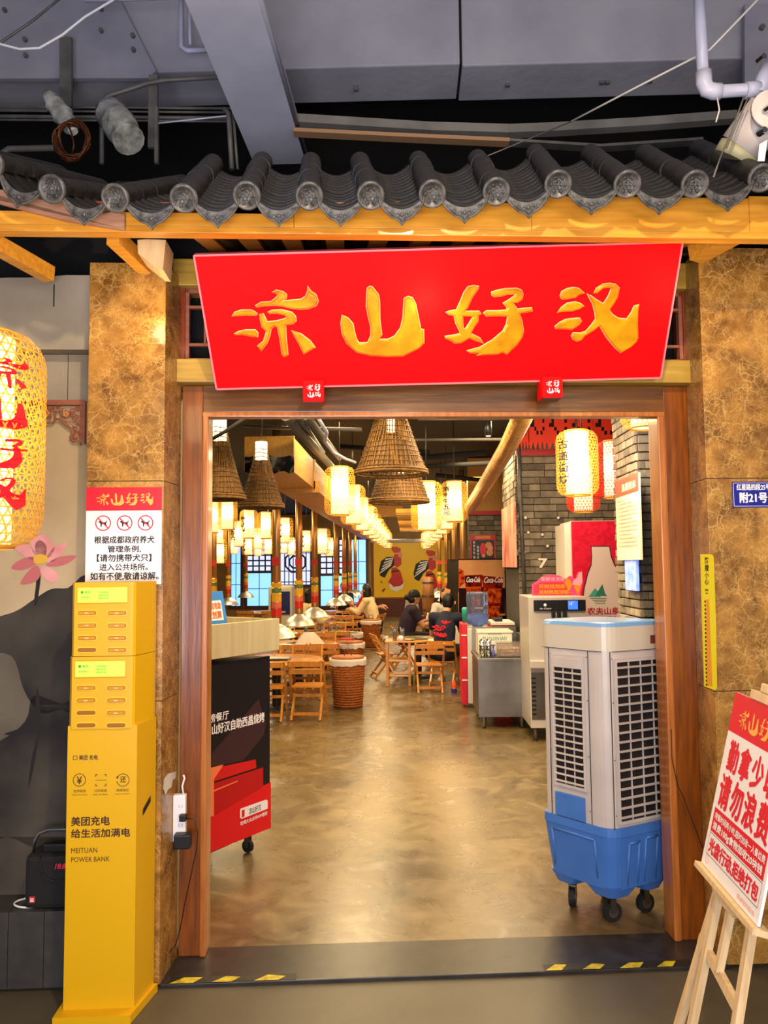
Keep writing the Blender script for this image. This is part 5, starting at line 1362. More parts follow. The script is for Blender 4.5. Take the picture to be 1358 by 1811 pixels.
# ---------------------------------------------------------------- ceiling services
DU = link('duct_box', None, None, None); tag(DU, 'long ochre wooden ceiling box running back over the left tables', 'duct')
a, b = P(432, 808, 6.5), P(517, 771, 6.5)
MB().box(a.x, b.x, 6.5, 22, P(475, 833, 6.5).z, b.z, .004).build('duct', M_['duct_wood'], DU)
for k in range(10): MB().box(b.x, b.x + .012, 6.5 + k * 1.5, 6.5 + k * 1.5 + .05, P(475, 833, 6.5).z - .01, b.z + .004).build('rib', M_['duct_wood'], DU)
mb = MB(); random.seed(1); q0, q1 = P(432, 836, 6.45), P(520, 806, 6.45)
nx, nz = 10, 5
mb.add([(q0.x + (q1.x - q0.x) * i / nx, 6.47 + random.uniform(-.02, .0), q0.z + (q1.z - q0.z) * j / nz + random.uniform(-.012, .012)) for j in range(nz + 1) for i in range(nx + 1)], [(j * (nx + 1) + i, j * (nx + 1) + i + 1, (j + 1) * (nx + 1) + i + 1, (j + 1) * (nx + 1) + i) for j in range(nz) for i in range(nx)], True)
mat('black_film', '#0d0c0c', .15); mb.build('black_film', M_['black_film'], DU, label='crumpled black plastic film')
a, b = P(500, 872, 8.0), P(565, 850, 8.0)
MB().box(a.x, b.x, 8.0, 22, a.z, b.z, .004).build('lower_duct', M_['duct_wood'], DU)
SLT = link('slatted_panel', None, None, None); tag(SLT, 'row of ochre wooden slats under the ceiling behind the cone lampshades', 'slats')
for k in range(14):
    Y = 13 + .55 * k; a, b = P(700, 905, 13), P(745, 905, 13)
    MB().box(a.x, b.x + .05, Y, Y + .12, a.z - .02, a.z + .05).build('slat', M_['duct_wood'], SLT)
MB().box(P(640, 930, 15).x, P(712, 930, 15).x, 14.8, 15, P(650, 915, 15).z, P(650, 882, 15).z).build('board', M_['duct_wood'], SLT)
mat('cable_grey', '#5a5752', .5)
pipes = [((505, 735, 5.0), (590, 830, 8.5), .036, 'thick grey'), ((525, 735, 5.0), (572, 800, 8.0), .02, 'thin pale'), ((540, 735, 5.0), (600, 810, 8.5), .03, 'second thick grey'),
         ((430, 755, 6.5), (640, 760, 6.5), .015, 'thin crossing'), ((690, 778, 7.5), (900, 777, 7.5), .015, 'long pale crossing'), ((740, 740, 6.0), (905, 738, 6.0), .02, 'upper crossing'),
         ((600, 790, 9), (760, 800, 9), .03, 'dark crossing'), ((740, 810, 9), (860, 800, 9), .035, 'low dark crossing'), ((730, 826, 10), (880, 818, 10), .03, 'lowest dark crossing'), ((770, 840, 11), (860, 850, 11), .03, 'sagging dark')]
for a, b, r, l in pipes:
    pxtube('ceiling_pipe', [a, b], r, 'ceil_pipe' if 'dark' not in l else 'ceil_black', l + ' pipe under the black ceiling', 'pipe')
pxtube('ceiling_cable', [(560, 735, 5), (578, 765, 5.2), (575, 780, 5.4), (590, 800, 6), (612, 812, 6.3), (628, 818, 6.5)], .012, 'pvc', 'pale cable snaking down under the ceiling left of the large cone', 'cable')
pxtube('ceiling_cable', [(360, 785, 5), (395, 765, 5), (440, 735, 5)], .012, 'ceil_black', 'dark cable rising at the far left of the doorway', 'cable')
mat('brass_wrap', '#a87c30', .3, .7, col2='#c89a48', scale=20, bump=.6)
pxtube('wrapped_duct', [(950, 700, 4.9), (925, 735, 5.2), (898, 790, 6.0), (862, 850, 7.2), (831, 898, 9.0)], [.068] * 5, 'brass_wrap', 'crumpled gold wrapped pipe slanting down beside the paper banners', 'pipe', 14)
MB().tube([(0, 0, 0), (0, 0, -.12)], .03, 10).lathe([(.001, -.121), (.026, -.121)], 10).build('ceiling_spot', M_['black'], None, Matrix.Translation(P(863, 745, 6.5)), 'small black ceiling spotlight left of the paper banners', 'lamp')
MB().lathe([(.001, 0), (.022, 0)], 10).build('spot_glow', M_['glow_white'], COL.objects['ceiling_spot'], Matrix.Translation((0, 0, -.124)))
mat('blue_tape', '#2a4a9a', .5)
# beam across far ceiling
MB().tube([(0, 0, 0), (P(760, 957, 21).x - P(655, 957, 21).x, 0, 0)], .05, 8).build('ceiling_pipe', M_['pvc'], None, Matrix.Translation(P(655, 957, 21)), 'pale pipe crossing above the yellow mural', 'pipe')

# ---------------------------------------------------------------- back windows and mural
mat('sky_glass', '#4f8ae8', .3, emit=1.5, ecol='#78b0f4', col2='#9fd4ff', scale=1.3); mat('lattice', '#3c2c28', .5); mat('frame_dark', '#4a3428', .5)
mat('daylight_pale', '#b4c0ee', .4, emit=1.2, ecol='#b8c4f4')
def window(idx, px0, px1, py0, py1, style, Y=YB - .02):
    a, b = P(px0, py1, Y), P(px1, py0, Y); w, h = b.x - a.x, b.z - a.z
    Wd = link('window_%d' % idx, None, None, Matrix.Translation((a.x, Y, a.z)), kind=S)
    fw = .07
    for q in ((0, fw, 0, h), (w - fw, w, 0, h), (fw, w - fw, 0, fw), (fw, w - fw, h - fw, h)):
        MB().box(q[0], q[1], -.06, 0, q[2], q[3]).build('window_frame', M_['frame_dark'], Wd)
    hs = .52 if style in 'gl' else 1.
    zt = fw + (h - 2 * fw) * (1 - (hs if style in 'gl' else 0)) if style in 'gl' else h - fw
    zlow = zt if style != 'l' else fw
    if style != 'l':
        nx = 2; nz = 2 if style == 'g' else 3
        for i in range(nx):
            for j in range(nz):
                x0 = fw + (w - 2 * fw) * i / nx; x1 = fw + (w - 2 * fw) * (i + 1) / nx; z0 = fw + (zlow - fw) * j / nz; z1 = fw + (zlow - fw) * (j + 1) / nz
                MB().box(x0 + .012, x1 - .012, -.03, -.02, z0 + .012, z1 - .012).build('pane', M_['sky_glass'], Wd)
        MB().box(fw, w - fw, -.012, -.002, fw, zlow).build('glazing_bars', M_['lattice'], Wd)
    if style in 'gl':
        z0 = zlow
        MB().box(fw, w - fw, -.01, -.002, z0, h - fw).build('pane', M_['daylight_pale'], Wd)
        lt = MB()
        if style == 'g':
            n = max(4, int((w - 2 * fw) / .17)); m = max(3, int((h - fw - z0) / .17))
            for i in range(n + 1): x = fw + (w - 2 * fw) * i / n; lt.box(x - .022, x + .022, -.045, -.02, z0, h - fw)
            for j in range(m + 1): z = z0 + (h - fw - z0) * j / m; lt.box(fw, w - fw, -.05, -.022, z - .022, z + .022)
            lt.box(fw, w - fw, -.07, -.01, z0 - .06, z0)
        else:
            n = 7
            for i in range(n + 1): x = fw + (w - 2 * fw) * i / n; lt.box(x - .014, x + .014, -.045, -.02, z0, h - fw)
            for z in (.06, .3, .7, .94): lt.box(fw, w - fw, -.05, -.022, z0 + (h - fw - z0) * z - .014, z0 + (h - fw - z0) * z + .014)
            cx, cz = w / 2, z0 + (h - fw - z0) * .5
            for r in (.34, .2): lt.tube([(cx + r * cos(t), -.055, cz + r * sin(t)) for t in [pi / 8 + i * pi / 4 for i in range(8)]], .03, 4, closed=True, sm=False)
        lt.build('lattice', M_['lattice'], Wd, kind='stuff')
window(1, 405, 430, 955, 1076, 'p')
window(2, 433, 484, 940, 1076, 'g')
window(3, 492, 553, 950, 1038, 'l')
window(4, 563, 614, 950, 1076, 'g')
window(5, 618, 651, 950, 1076, 'p')
mat('mural_yellow', '#ecbc00', .5, emit=.0); mat('mural_frame', '#7a3a20', .5)
Ym = YB - .05
a, b = P(658, 1060, Ym), P(795, 955, Ym)
MU = thing('yellow_mural', (a.x, Ym, a.z), 'large yellow wall mural with dancers in red and striped skirts', 'mural')
w, h = b.x - a.x, b.z - a.z
MB().box(.06, w, 0, .03, .06, h).build('panel', M_['mural_yellow'], MU)
for q in ((0, .06, 0, h), (.06, w, 0, .06)): MB().box(q[0], q[1], -.02, .03, q[2], q[3]).build('frame_rail', M_['mural_frame'], MU)
fm = MB(); m2 = lambda x, y: ((P(x, y, Ym).x - a.x), (P(x, y, Ym).z - a.z))
def fp(pts, m, d=0.): 
    v, f = outline_geo([[m2(*p) for p in pts]]); fm.m = m; fm.add([(p.x, -.002 - d, p.y) for p in v], f)
for ox_, oy_ in ((0, 0), (61, 6)):
    T_ = lambda pts: [(x + ox_, y + oy_) for x, y in pts]
    fp(T_([(697, 985), (684, 985), (674, 992), (670, 1008), (672, 1018), (680, 1022), (688, 1008), (697, 1000)]), 0)
    for k in range(5): fp(T_([(696 - k * 1.2, 986 + k * 3), (682 - k * 2.4, 988 + k * 6), (680 - k * 2.2, 991 + k * 6), (696 - k * 1, 988 + k * 3)]), 1, .002)
    fp(T_([(697, 980), (709, 980), (710, 998), (703, 1004), (697, 1000)]), 2)
    fp(T_([(692, 972), (693, 967), (702, 967), (709, 970), (708, 978), (697, 978)]), 2, .002)
    fp(T_([(704, 976), (712, 978), (711, 986), (704, 985)]), 3, .003)
    fp(T_([(692, 1005), (700, 1003), (708, 1010), (712, 1024), (714, 1034), (706, 1043), (692, 1040), (686, 1030), (692, 1020)]), 2, .001)
    fp(T_([(688, 1030), (696, 1038), (708, 1036), (715, 1030), (712, 1040), (702, 1046), (690, 1042)]), 1, .0025)
    fp(T_([(692, 1010), (706, 1008), (706, 1010), (692, 1013)]), 0, .003)
fp([(675, 1044), (680, 1040), (682, 1042), (677, 1048)], 4); fp([(674, 1026), (676, 1030), (673, 1032)], 4)
fm.build('dancers', [M_['ink'], M_['white'], M_['poster_red'], M_['poster_pink'], M_['mural_frame']], MU)

# ---------------------------------------------------------------- furniture builders
def make_chair(name='folding_chair', lab='x', Hh=.62, w=.36):
    """back at -y, faces +y"""
    T = thing(name, Matrix.Identity(4), lab, 'chair')
    m = M_['chair_wood']; sh = .335
    for s in (-1, 1):
        MB().bar((s * w / 2, -.2, Hh), (s * w / 2, .14, .004), .03, .022, (1, 0, 0)).build('leg', m, T)
        MB().bar((s * (w / 2 - .03), .06, sh), (s * (w / 2 - .03), -.2, .004), .028, .022, (1, 0, 0)).build('leg', m, T)
    for i in range(5): MB().box(-w / 2 + .02, w / 2 - .02, -.13 + i * .062, -.075 + i * .062, sh - .005, sh + .012, .003).build('seat_slat', m, T)
    mbk = MB().bar((-w / 2, -.196, Hh - .035), (w / 2, -.196, Hh - .035), .018, .055); mbk.build('back_rail', m, T)
    MB().bar((-w / 2, -.155, Hh - .12), (w / 2, -.155, Hh - .12), .016, .045).build('back_rail', m, T)
    MB().bar((-w / 2 + .03, -.17, .07), (w / 2 - .03, -.17, .07), .016, .03).build('stretcher', m, T)
    MB().bar((-w / 2 + .03, -.04, .24), (w / 2 - .03, -.04, .24), .016, .03).build('stretcher', m, T)
    return T
chairs = []
def chair(x, y, rz, lab, group=None, sc=1.):
    M = Matrix.Translation((x, y, 0)) @ Matrix.Rotation(R(rz), 4, 'Z') @ Matrix.Scale(sc, 4)
    if not chairs: o = make_chair(lab=lab); o.matrix_basis = M
    else: o = clone(chairs[0], M, None, lab)
    if group: o['group'] = group
    elif 'group' in o.keys(): del o['group']
    chairs.append(o); return o
mat('table_leg', '#2a2018', .5)
def round_table(x, y, z, r, lab, group):
    T = thing('round_table', (x, y, 0), lab, 'table', group)
    MB().lathe([(.001, z - .03), (r - .01, z - .03), (r, z - .02), (r, z - .004), (r - .006, z), (.15, z)], 36).build('tabletop', M_['table_wood'], T)
    MB().lathe([(.001, z - .001), (.149, z - .001), (.15, z + .004), (.16, z + .006), (.165, z)], 24).build('grill_ring', M_['steel'], T)
    MB().lathe([(.05, .02), (.05, z - .03)], 12).lathe([(.22, .0), (.22, .015), (.05, .03)], 20, cap=False).build('pedestal', M_['table_leg'], T)
    return T
XT = -1.51; tz = .55
TY = [9.07, 10.9, 12.75, 14.6, 16.5, 18.6, 20.6, 22.6]
for k, y in enumerate(TY):
    round_table(XT, y, tz, .53, '%s round wooden table from the door in the left row' % ordn[k], 'round tables left of the aisle')
    if k < 5:
        for dx, dy, rz, nm in ((.03, -.66, 2, 'nearer left'), (.44, -.58, -2, 'nearer right'), (-.26, .62, 178, 'farther left'), (.26, .62, 182, 'farther right')):
            chair(XT + dx, y + dy, rz, 'wooden folding chair on the %s side of the %s table in the left row' % (nm, ordn[k]), 'folding chairs around the round tables')
for k, y in enumerate((10.5, 12.8, 15.5, 18.5)):
    round_table(-3.4, y, tz, .53, '%s round wooden table from the door in the far left row' % ordn[k], 'round tables at the far left')
    for dx, rz, nm in ((-.25, 0, 'left'), (.3, 0, 'right')): chair(-3.4 + dx, y - .62, rz, 'wooden folding chair at the near %s side of the %s far left table' % (nm, ordn[k]), 'folding chairs at the far left tables')
# extraction pipes with hoods
mat('wrap_red', '#c8281c', .4); mat('wrap_yellow', '#e0a818', .4); mat('wrap_green', '#5f7a3c', .4); mat('wrap_pink', '#d8664c', .4)
def hood_pipe(x, y, zh, lab, group, hood=True, r=.047, top=3.22, wrap=True):
    T = thing('extraction_pipe', (x, y, 0), lab, 'pipe', group)
    MB().tube([(0, 0, zh + .07), (0, 0, top)], r, 12).build('pipe', M_['pipe_brass'], T)
    MB().tube([(0, 0, zh + .05), (0, 0, 1.42)], r * 1.2, 12).build('outer_sleeve', M_['pipe_brass'], T)
    if hood: MB().lathe([(r, zh + .16), (r + .02, zh + .135), (.1, zh + .12), (.16, zh + .08), (.2, zh + .03), (.215, zh), (.225, zh - .01), (.21, zh - .01), (.15, zh + .07), (.08, zh + .11)], 24).build('hood', M_['hood_steel'], T)
    if wrap:
        z = zh + .18
        for m, h in (('pipe_brass', .05), ('wrap_red', .1), ('wrap_pink', .07), ('wrap_yellow', .1), ('wrap_green', .06), ('wrap_yellow', .06)):
            MB().lathe([(r * 1.22, z), (r * 1.23, z + h - .008)], 12).build('painted_band', M_[m], T); z += h
        zz = 1.66; MB().box(-.045, .045, -r - .012, -r - .004, -.045, .045).build('red_tag', M_['wrap_red'], T, Matrix.Translation((0, 0, zz)) @ Matrix.Rotation(R(45) if False else 0, 4, 'Y'))
    return T
for k, y in enumerate([9.07, 10.95, 12.8, 16.6, 18.7, 20.7, 22.7]):
    hood_pipe(XT, y, .80 - .004 * k, '%s extraction pipe from the door over the left tables' % ordn[k], 'extraction pipes of the left row')
for k, (px, Y) in enumerate(((378, 12.8), (404, 17), (435, 21))):
    p = P(px, 1000, Y); hood_pipe(p.x, Y, .8, '%s extraction pipe at the far left by the windows' % ordn[k], 'extraction pipes at the far left')
for k, (px, Y) in enumerate(((819, 13.5), (804, 15.5), (790, 17.5), (777, 19.5))):
    p = P(px, 1000, Y); hood_pipe(p.x, Y, .82, '%s extraction pipe from the door in the right row' % ordn[k], 'extraction pipes of the right row')
# wicker baskets
def basket(px, pyt, pyb, lab, wpx, lid=True):
    g0 = G(px, pyb); Y = g0.y; top = P(px, pyt, Y); r1 = wpx / 2 * Y / F; h = top.z; Y += r1 * .8; g0 = P(px, pyb, Y)
    T = thing('wicker_basket', (P(px, 1000, Y).x, Y, 0), lab, 'basket', 'wicker baskets along the aisle')
    r0 = r1 * .8
    MB().lathe([(.01, .01), (r0, .004), (r1 * .97, h - .04)], 26).build('basket_body', M_['wicker'], T)
    bands = MB()
    nb = 18
    for k in range(nb):
        t = (k + .5) / nb; r = r0 + (r1 * .97 - r0) * t + .002
        bands.tube([(r * cos(a) * (1 + .008 * (-1) ** i), r * sin(a) * (1 + .008 * (-1) ** i), .01 + (h - .05) * t) for i, a in enumerate([i * 2 * pi / 28 for i in range(28)])], .0065, 4, closed=True)
    bands.build('weave_band', M_['wicker'], T, kind='stuff')
    vs = []; n = 28; random.seed(int(px))
    for j, (rr, zz) in enumerate(((r1 * .9, h - .012), (r1 + .006, h), (r1 + .008, h - .03), (r1 * .985 + .01, h - .07))):
        for i in range(n):
            a = 2 * pi * i / n; q = rr + (.003 * sin(i * 2.3) if j > 1 else 0); vs.append((q * cos(a), q * sin(a), zz + (random.uniform(-.02, .012) if j == 3 else 0)))
    MB().add(vs, [(j * n + i, j * n + (i + 1) % n, (j + 1) * n + (i + 1) % n, (j + 1) * n + i) for j in range(3) for i in range(n)], True).build('cloth_liner', M_['liner'], T)
    if lid:
        MB().lathe([(r1 * .93, h + .002), (r1 * .93, h + .016), (r1 * .6, h + .024), (.002, h + .028)], 26).build('lid', M_['wicker'], T)
        MB().tube([(-.04, 0, h + .02), (-.04, 0, h + .09), (-.015, 0, h + .11), (.015, 0, h + .11), (.04, 0, h + .09), (.04, 0, h + .02)], .006, 5).build('lid_handle', M_['steel_dark'], T)
    return T
basket(614, 1166, 1254, 'nearest wicker basket with lid and cloth liner beside the aisle', 64)
basket(618, 1138, 1205, 'second wicker basket from the door beside the aisle', 52)
basket(620, 1120, 1176, 'third wicker basket with a drooping liner beside the aisle', 42, False)
basket(655, 1098, 1146, 'farthest wicker basket standing out into the aisle', 36)
# things on the left tables
mat('plate_white', '#e4ddd0', .3); mat('napkin_red', '#c0302a', .6); mat('green_food', '#8aa82c', .6); mat('glass', '#e8eef0', .05, transm=.9); mat('juice', '#e08a1c', .3)
def plate(x, y, z, r, lab, m='plate_white', grp=None):
    MB().lathe([(.001, .004), (r * .6, .003), (r, .016), (r * .98, .019), (r * .6, .008), (.001, .008)], 18).build('plate', M_[m], None, Matrix.Translation((x, y, z)), lab, 'plate', grp)
def tray(x, y, z, w, d, lab): 
    T = thing('grill_tray', (x, y, z), lab, 'tray'); MB().box(-w / 2, w / 2, -d / 2, d / 2, .001, .012, .003).build('tray_base', M_['steel_dark'], T); MB().box(-w / 2 + .015, w / 2 - .015, -d / 2 + .015, d / 2 - .015, .012, .016).build('grill_plate', M_['steel'], T)
tray(XT + .02, 9.0, tz + .006, .3, .22, 'dark metal grill tray on the nearest round table')
tray(XT + .18, 10.9, tz + .006, .34, .22, 'long metal grill tray on the second round table')
def glass_(x, y, z, lab, h=.1, r=.03, fill=None):
    T = thing('drinking_glass', (x, y, z), lab, 'glass'); MB().lathe([(.001, .004), (r * .8, .002), (r, h), (r * .93, h), (r * .74, .008), (.001, .008)], 14).build('tumbler', M_['glass'], T)
    if fill: MB().lathe([(.001, .01), (r * .72, .01), (r * .88, h * .75), (.001, h * .75)], 14).build('drink', M_[fill], T)
for k, (dx, dy) in enumerate(((.1, -.15), (.25, -.1), (.34, .05), (-.1, -.3))): glass_(XT + dx, 12.75 + dy, tz, '%s glass from the left on the third round table' % ordn[(1, 2, 3, 0)[k]])
plate(XT + .38, 12.55, tz, .12, 'plate with yellow green food on the third round table', 'green_food')
plate(XT + .1, 12.45, tz, .1, 'white plate on the third round table')
plate(XT + .3, 16.3, tz, .13, 'white plate near the aisle on the fifth round table'); plate(XT - .1, 16.2, tz, .12, 'white plate in the middle of the fifth round table'); plate(XT + .3, 14.5, tz, .13, 'plate with greens on the fourth round table', 'green_food')
MB().box(-.09, .09, -.05, .05, 0, .02, .004).build('red_cloth', M_['napkin_red'], None, Matrix.Translation((P(613, 1135, 11.0).x, 11.0, .585)) @ Matrix.Rotation(R(-25), 4, 'Z'), 'folded red cloth lying on the second wicker basket', 'cloth')
ck = MB(); n = 32; vs = []
for j in range(9):
    t = j / 8; r = .05 + .13 * t
    for i in range(n): a = 2 * pi * i / n; q = r * (1 + .16 * t * sin(5 * a + 1) + .08 * t * sin(9 * a)); vs.append((q * cos(a), q * sin(a) * .8, .16 * (1 - t ** 1.6) + .002))
ck.add(vs, [(j * n + i, j * n + (i + 1) % n, (j + 1) * n + (i + 1) % n, (j + 1) * n + i) for j in range(8) for i in range(n)] + [tuple(range(n))], True)
ck.build('draped_cloth', M_['liner'], None, Matrix.Translation((XT + .16, 10.72, tz + .004)), 'pale draped cloth bundle on the second round table', 'cloth')

# ---------------------------------------------------------------- reception desk behind the left post
Yd = 4.55
cr = P(477, 1463, Yd); ddir = Vector((.5871, 1, 0)).normalized()
wD = 1.0
MDK = frame((cr.x - ddir.x * wD, cr.y - ddir.y * wD, 0), ddir)
D2 = lambda x, y, yy=0.: loc2(MDK, x, y, yy)
DK = thing('reception_desk', MDK, 'rolling reception desk with pale wood top band and dark red printed front', 'desk')
zb = D2(477, 1463)[1]; zt = D2(477, 1160)[1]
mat('panel_black', '#17131a', .4)
MB().box(0, wD, 0, .02, zb, zt).build('front_panel', M_['panel_black'], DK)
MB().box(0.01, wD - .02, .021, .5, zb + .06, zt - .0).build('desk_body', M_['panel_black'], DK)
zs0, zs1 = D2(494, 1149, -.04)[1], D2(494, 1094, -.04)[1]
xe = D2(494, 1120, -.04)[0]
for nm, q in (('top_band', (0.0, xe, -.04, -.015, zs0, zs1)), ('end_band', (xe - .02, xe, -.015, .5, zs0, zs1)), ('counter_top', (0.0, xe - .021, -.014, .5, zs0, zs0 + .02)), ('back_band', (0, xe - .021, .5, .52, zs0, zs1))):
    MB().box(*q, .0015).build(nm, M_['ash'], DK)
for x, y, l in ((wD - .07, .1, 0), (wD - .07, .42, 0), (.08, .1, 0), (.08, .42, 0)):
    cst = MB(); cst.tube([(x - .012, y, .035), (x + .012, y, .035)], .034, 14, sm=False); cst.build('caster_wheel', M_['rubber'], DK)
    MB().box(x - .018, x - .013, y - .012, y + .012, .03, zb + .06).box(x + .013, x + .018, y - .012, y + .012, .03, zb + .06).build('caster_fork', M_['steel_dark'], DK)
pr_ = MB(); m4 = lambda x, y: D2(x, y)
def dp_(pts, m, d=0.):
    v, f = outline_geo([[m4(*p) for p in pts]]); pr_.m = m; pr_.add([(p.x, -.0006 - d, p.y) for p in v], f, False)
dp_([(340, 1520), (340, 1446), (479, 1383), (479, 1464)], 0)
dp_([(360, 1350), (368, 1340), (457, 1236), (470, 1280), (466, 1300), (430, 1345), (368, 1358)], 4)
dp_([(340, 1470), (340, 1400), (378, 1385), (465, 1357), (465, 1392), (378, 1443)], 1, .0004)
dp_([(340, 1400), (340, 1370), (380, 1358), (452, 1343), (453, 1358), (378, 1382)], 2, .0006)
dp_([(340, 1390), (340, 1366), (395, 1352), (378, 1378)], 3, .001)
dp_([(340, 1450), (340, 1385), (378, 1378), (378, 1443), (360, 1447)], 3, .0008)
dp_([(378, 1400), (378, 1397), (420, 1380), (420, 1382)], 3, .0012)
dp_([(424, 1435), (425, 1430), (470, 1414), (473, 1416), (473, 1430), (427, 1448), (424, 1446)], 5, .0012)
dp_([(427, 1433), (432, 1431), (432, 1444), (427, 1446)], 0, .0016)
def dtxt(s_, px0, py0, px1, py1, m, d=.0016, **k):
    a = D2(px0, py0); b = D2(px1, py1); txt(pr_, s_, a[0], a[1], b[0], b[1], -d, m=m, **k)
# boxes given as bottom-left and top-right pixel corners of the slanted text line
def dline(s_, x0, zb_, zt_, x1, m, bold=.02, d=.0018): txt(pr_, s_, x0, zb_, x1, zt_, -d, m=m, bold=bold)
xa = D2(368, 1270)[0]; xb = D2(404, 1254)[0]
zc_ = D2(404, 1271)[1], D2(404, 1256)[1]
cwd = (xb - xa) / 3.1
dline('上榜餐厅', xb - 4 * cwd, zc_[0], zc_[1], xb, 5)
xb = D2(467, 1268)[0]; z0, z1 = D2(467, 1276)[1], D2(467, 1259)[1]; xa = D2(378, 1300)[0]
dline('凉山好汉自助西昌烧烤', xb - (xb - xa) / 8.6 * 10, z0, z1, xb, 5, .03)
a, b = D2(440, 1440), D2(461, 1424); dline('凉山好汉', a[0], D2(452, 1436)[1], D2(452, 1425)[1], b[0], 6)
a, b = D2(425, 1450), D2(472, 1434); dline('吃喝大众点评APP搜索', a[0], D2(450, 1450)[1], D2(450, 1443)[1], b[0], 5)
dline('火', D2(427, 1440)[0], D2(429, 1443)[1], D2(429, 1434)[1], D2(432, 1440)[0], 5)
mat('print_red', '#d0121c', .4); mat('print_red2', '#b01018', .4); mat('print_red3', '#c81a1e', .35); mat('print_peach', '#e8784a', .4); mat('print_plum', '#3a2228', .4); mat('print_white', '#e8e0e0', .45)
pr_.build('front_print', [M_['print_red'], M_['print_red2'], M_['print_red3'], M_['print_peach'], M_['print_plum'], M_['print_white'], M_['ink']], DK)
# card holder on desk
mat('card_blue', '#2a78c8', .4); mat('acrylic', '#cfd4de', .15); mat('orange_txt', '#c8542a', .5)
x0, x1 = D2(372, 1080, .1)[0], D2(414, 1100, .1)[0]
zt_ = D2(400, 1047, .1)[1]; z0_ = zs0 + .02
CD = thing('payment_card_stand', MDK @ Matrix.Translation((x0, .12, z0_)) @ Matrix.Rotation(R(-12), 4, 'X'), 'blue payment card stand with orange lettering on the reception desk', 'card stand')
w, h = x1 - x0, zt_ - z0_ + .01
MB().box(0, w, 0, .004, 0, h, .004).build('card', M_['card_blue'], CD)
cm = MB(); cm.rect(w * .08, h * .5, w * .86, h * .84, -.0006, 0); txt(cm, '支付宝收款', w * .12, h * .69, w * .82, h * .81, -.0012, bold=.03, m=1); txt(cm, '更划算', w * .2, h * .53, w * .8, h * .66, -.0012, bold=.04, m=1)
cm.rect(w * .16, h * .06, w * .52, h * .42, -.0006, 0).rect(w * .58, h * .1, w * .92, h * .44, -.0006, 2)
cm.build('card_print', [M_['print_white'], M_['orange_txt'], M_['liner']], CD)
MB().box(0, w, .0, .1, -.004, 0).build('stand_foot', M_['acrylic'], CD)

# ---------------------------------------------------------------- evaporative air cooler beside the right post
def rpoly(pts, r, n=6):
    out = []; k = len(pts)
    for i in range(k):
        p0, p, p1 = Vector(pts[i - 1]), Vector(pts[i]), Vector(pts[(i + 1) % k]); a = (p0 - p).normalized(); b = (p1 - p).normalized()
        rr = r[i] if isinstance(r, (list, tuple)) else r
        s_, e_ = p + a * rr, p + b * rr
        for j in range(n + 1):
            t = j / n; out.append(tuple((1 - t) ** 2 * s_ + 2 * t * (1 - t) * p + t * t * e_))
    return out
zj = .42
c0 = G(1082, 1474, zj); cl_ = G(956, 1437, zj); cr_ = G(1192, 1450, zj)
AC = thing('air_cooler', (c0.x, c0.y, 0), 'large white and blue evaporative air cooler on casters beside the right door post', 'air cooler')
a = Vector((cl_.x - c0.x, cl_.y - c0.y)); b = Vector((cr_.x - c0.x, cr_.y - c0.y)); q4 = a + b
def plan(s_=0., r=.07, shrink=0.):
    base = [(0, 0), tuple(b), tuple(q4), tuple(a)]; c = Vector(((q4.x) / 2, (q4.y) / 2))
    return rpoly([tuple(c + (Vector(p) - c) * (1 + s_)) for p in base], r)
mat('cooler_white', '#b9b0aa', .35, col2='#c6bdb6', scale=4); mat('cooler_cream', '#c4bba8', .3); mat('cooler_blue', '#3a6cb8', .4, col2='#4274c0', scale=5, bump=.05, bscale=200)
mat('cooler_top', '#6f9fd0', .25); mat('grille_dark', '#1a1210', .7)
zt1, zt2, zt3 = .43, 1.205, 1.335
MB().prism(plan(-.02), zt1, zt2).build('housing', M_['cooler_white'], AC)
MB().prism(plan(.0, .08), zt2, zt3 - .02, top=plan(.0, .08)).build('top_cowl', M_['cooler_cream'], AC)
MB().prism(plan(.005, .08), zt3 - .02, zt3 - .004, top=plan(-.02, .08)).prism(plan(-.02, .08), zt3 - .004, zt3, top=plan(-.06, .08)).build('lid_rim', M_['cooler_top'], AC)
MB().prism(plan(.04, .075), zj - .025, zj + .012, top=plan(.03, .075)).build('tank_lip', M_['cooler_blue'], AC)
tk = MB(); P1 = plan(.02, .07); P0 = plan(-.09, .07); tk.prism(P0, .16, zj - .025, top=P1)
tk.build('water_tank', M_['cooler_blue'], AC)
CT = Vector((q4.x / 2, q4.y / 2))
cor = [CT + (Vector(v) - CT) * .91 for v in ((0, 0), tuple(b), tuple(q4), tuple(a))]
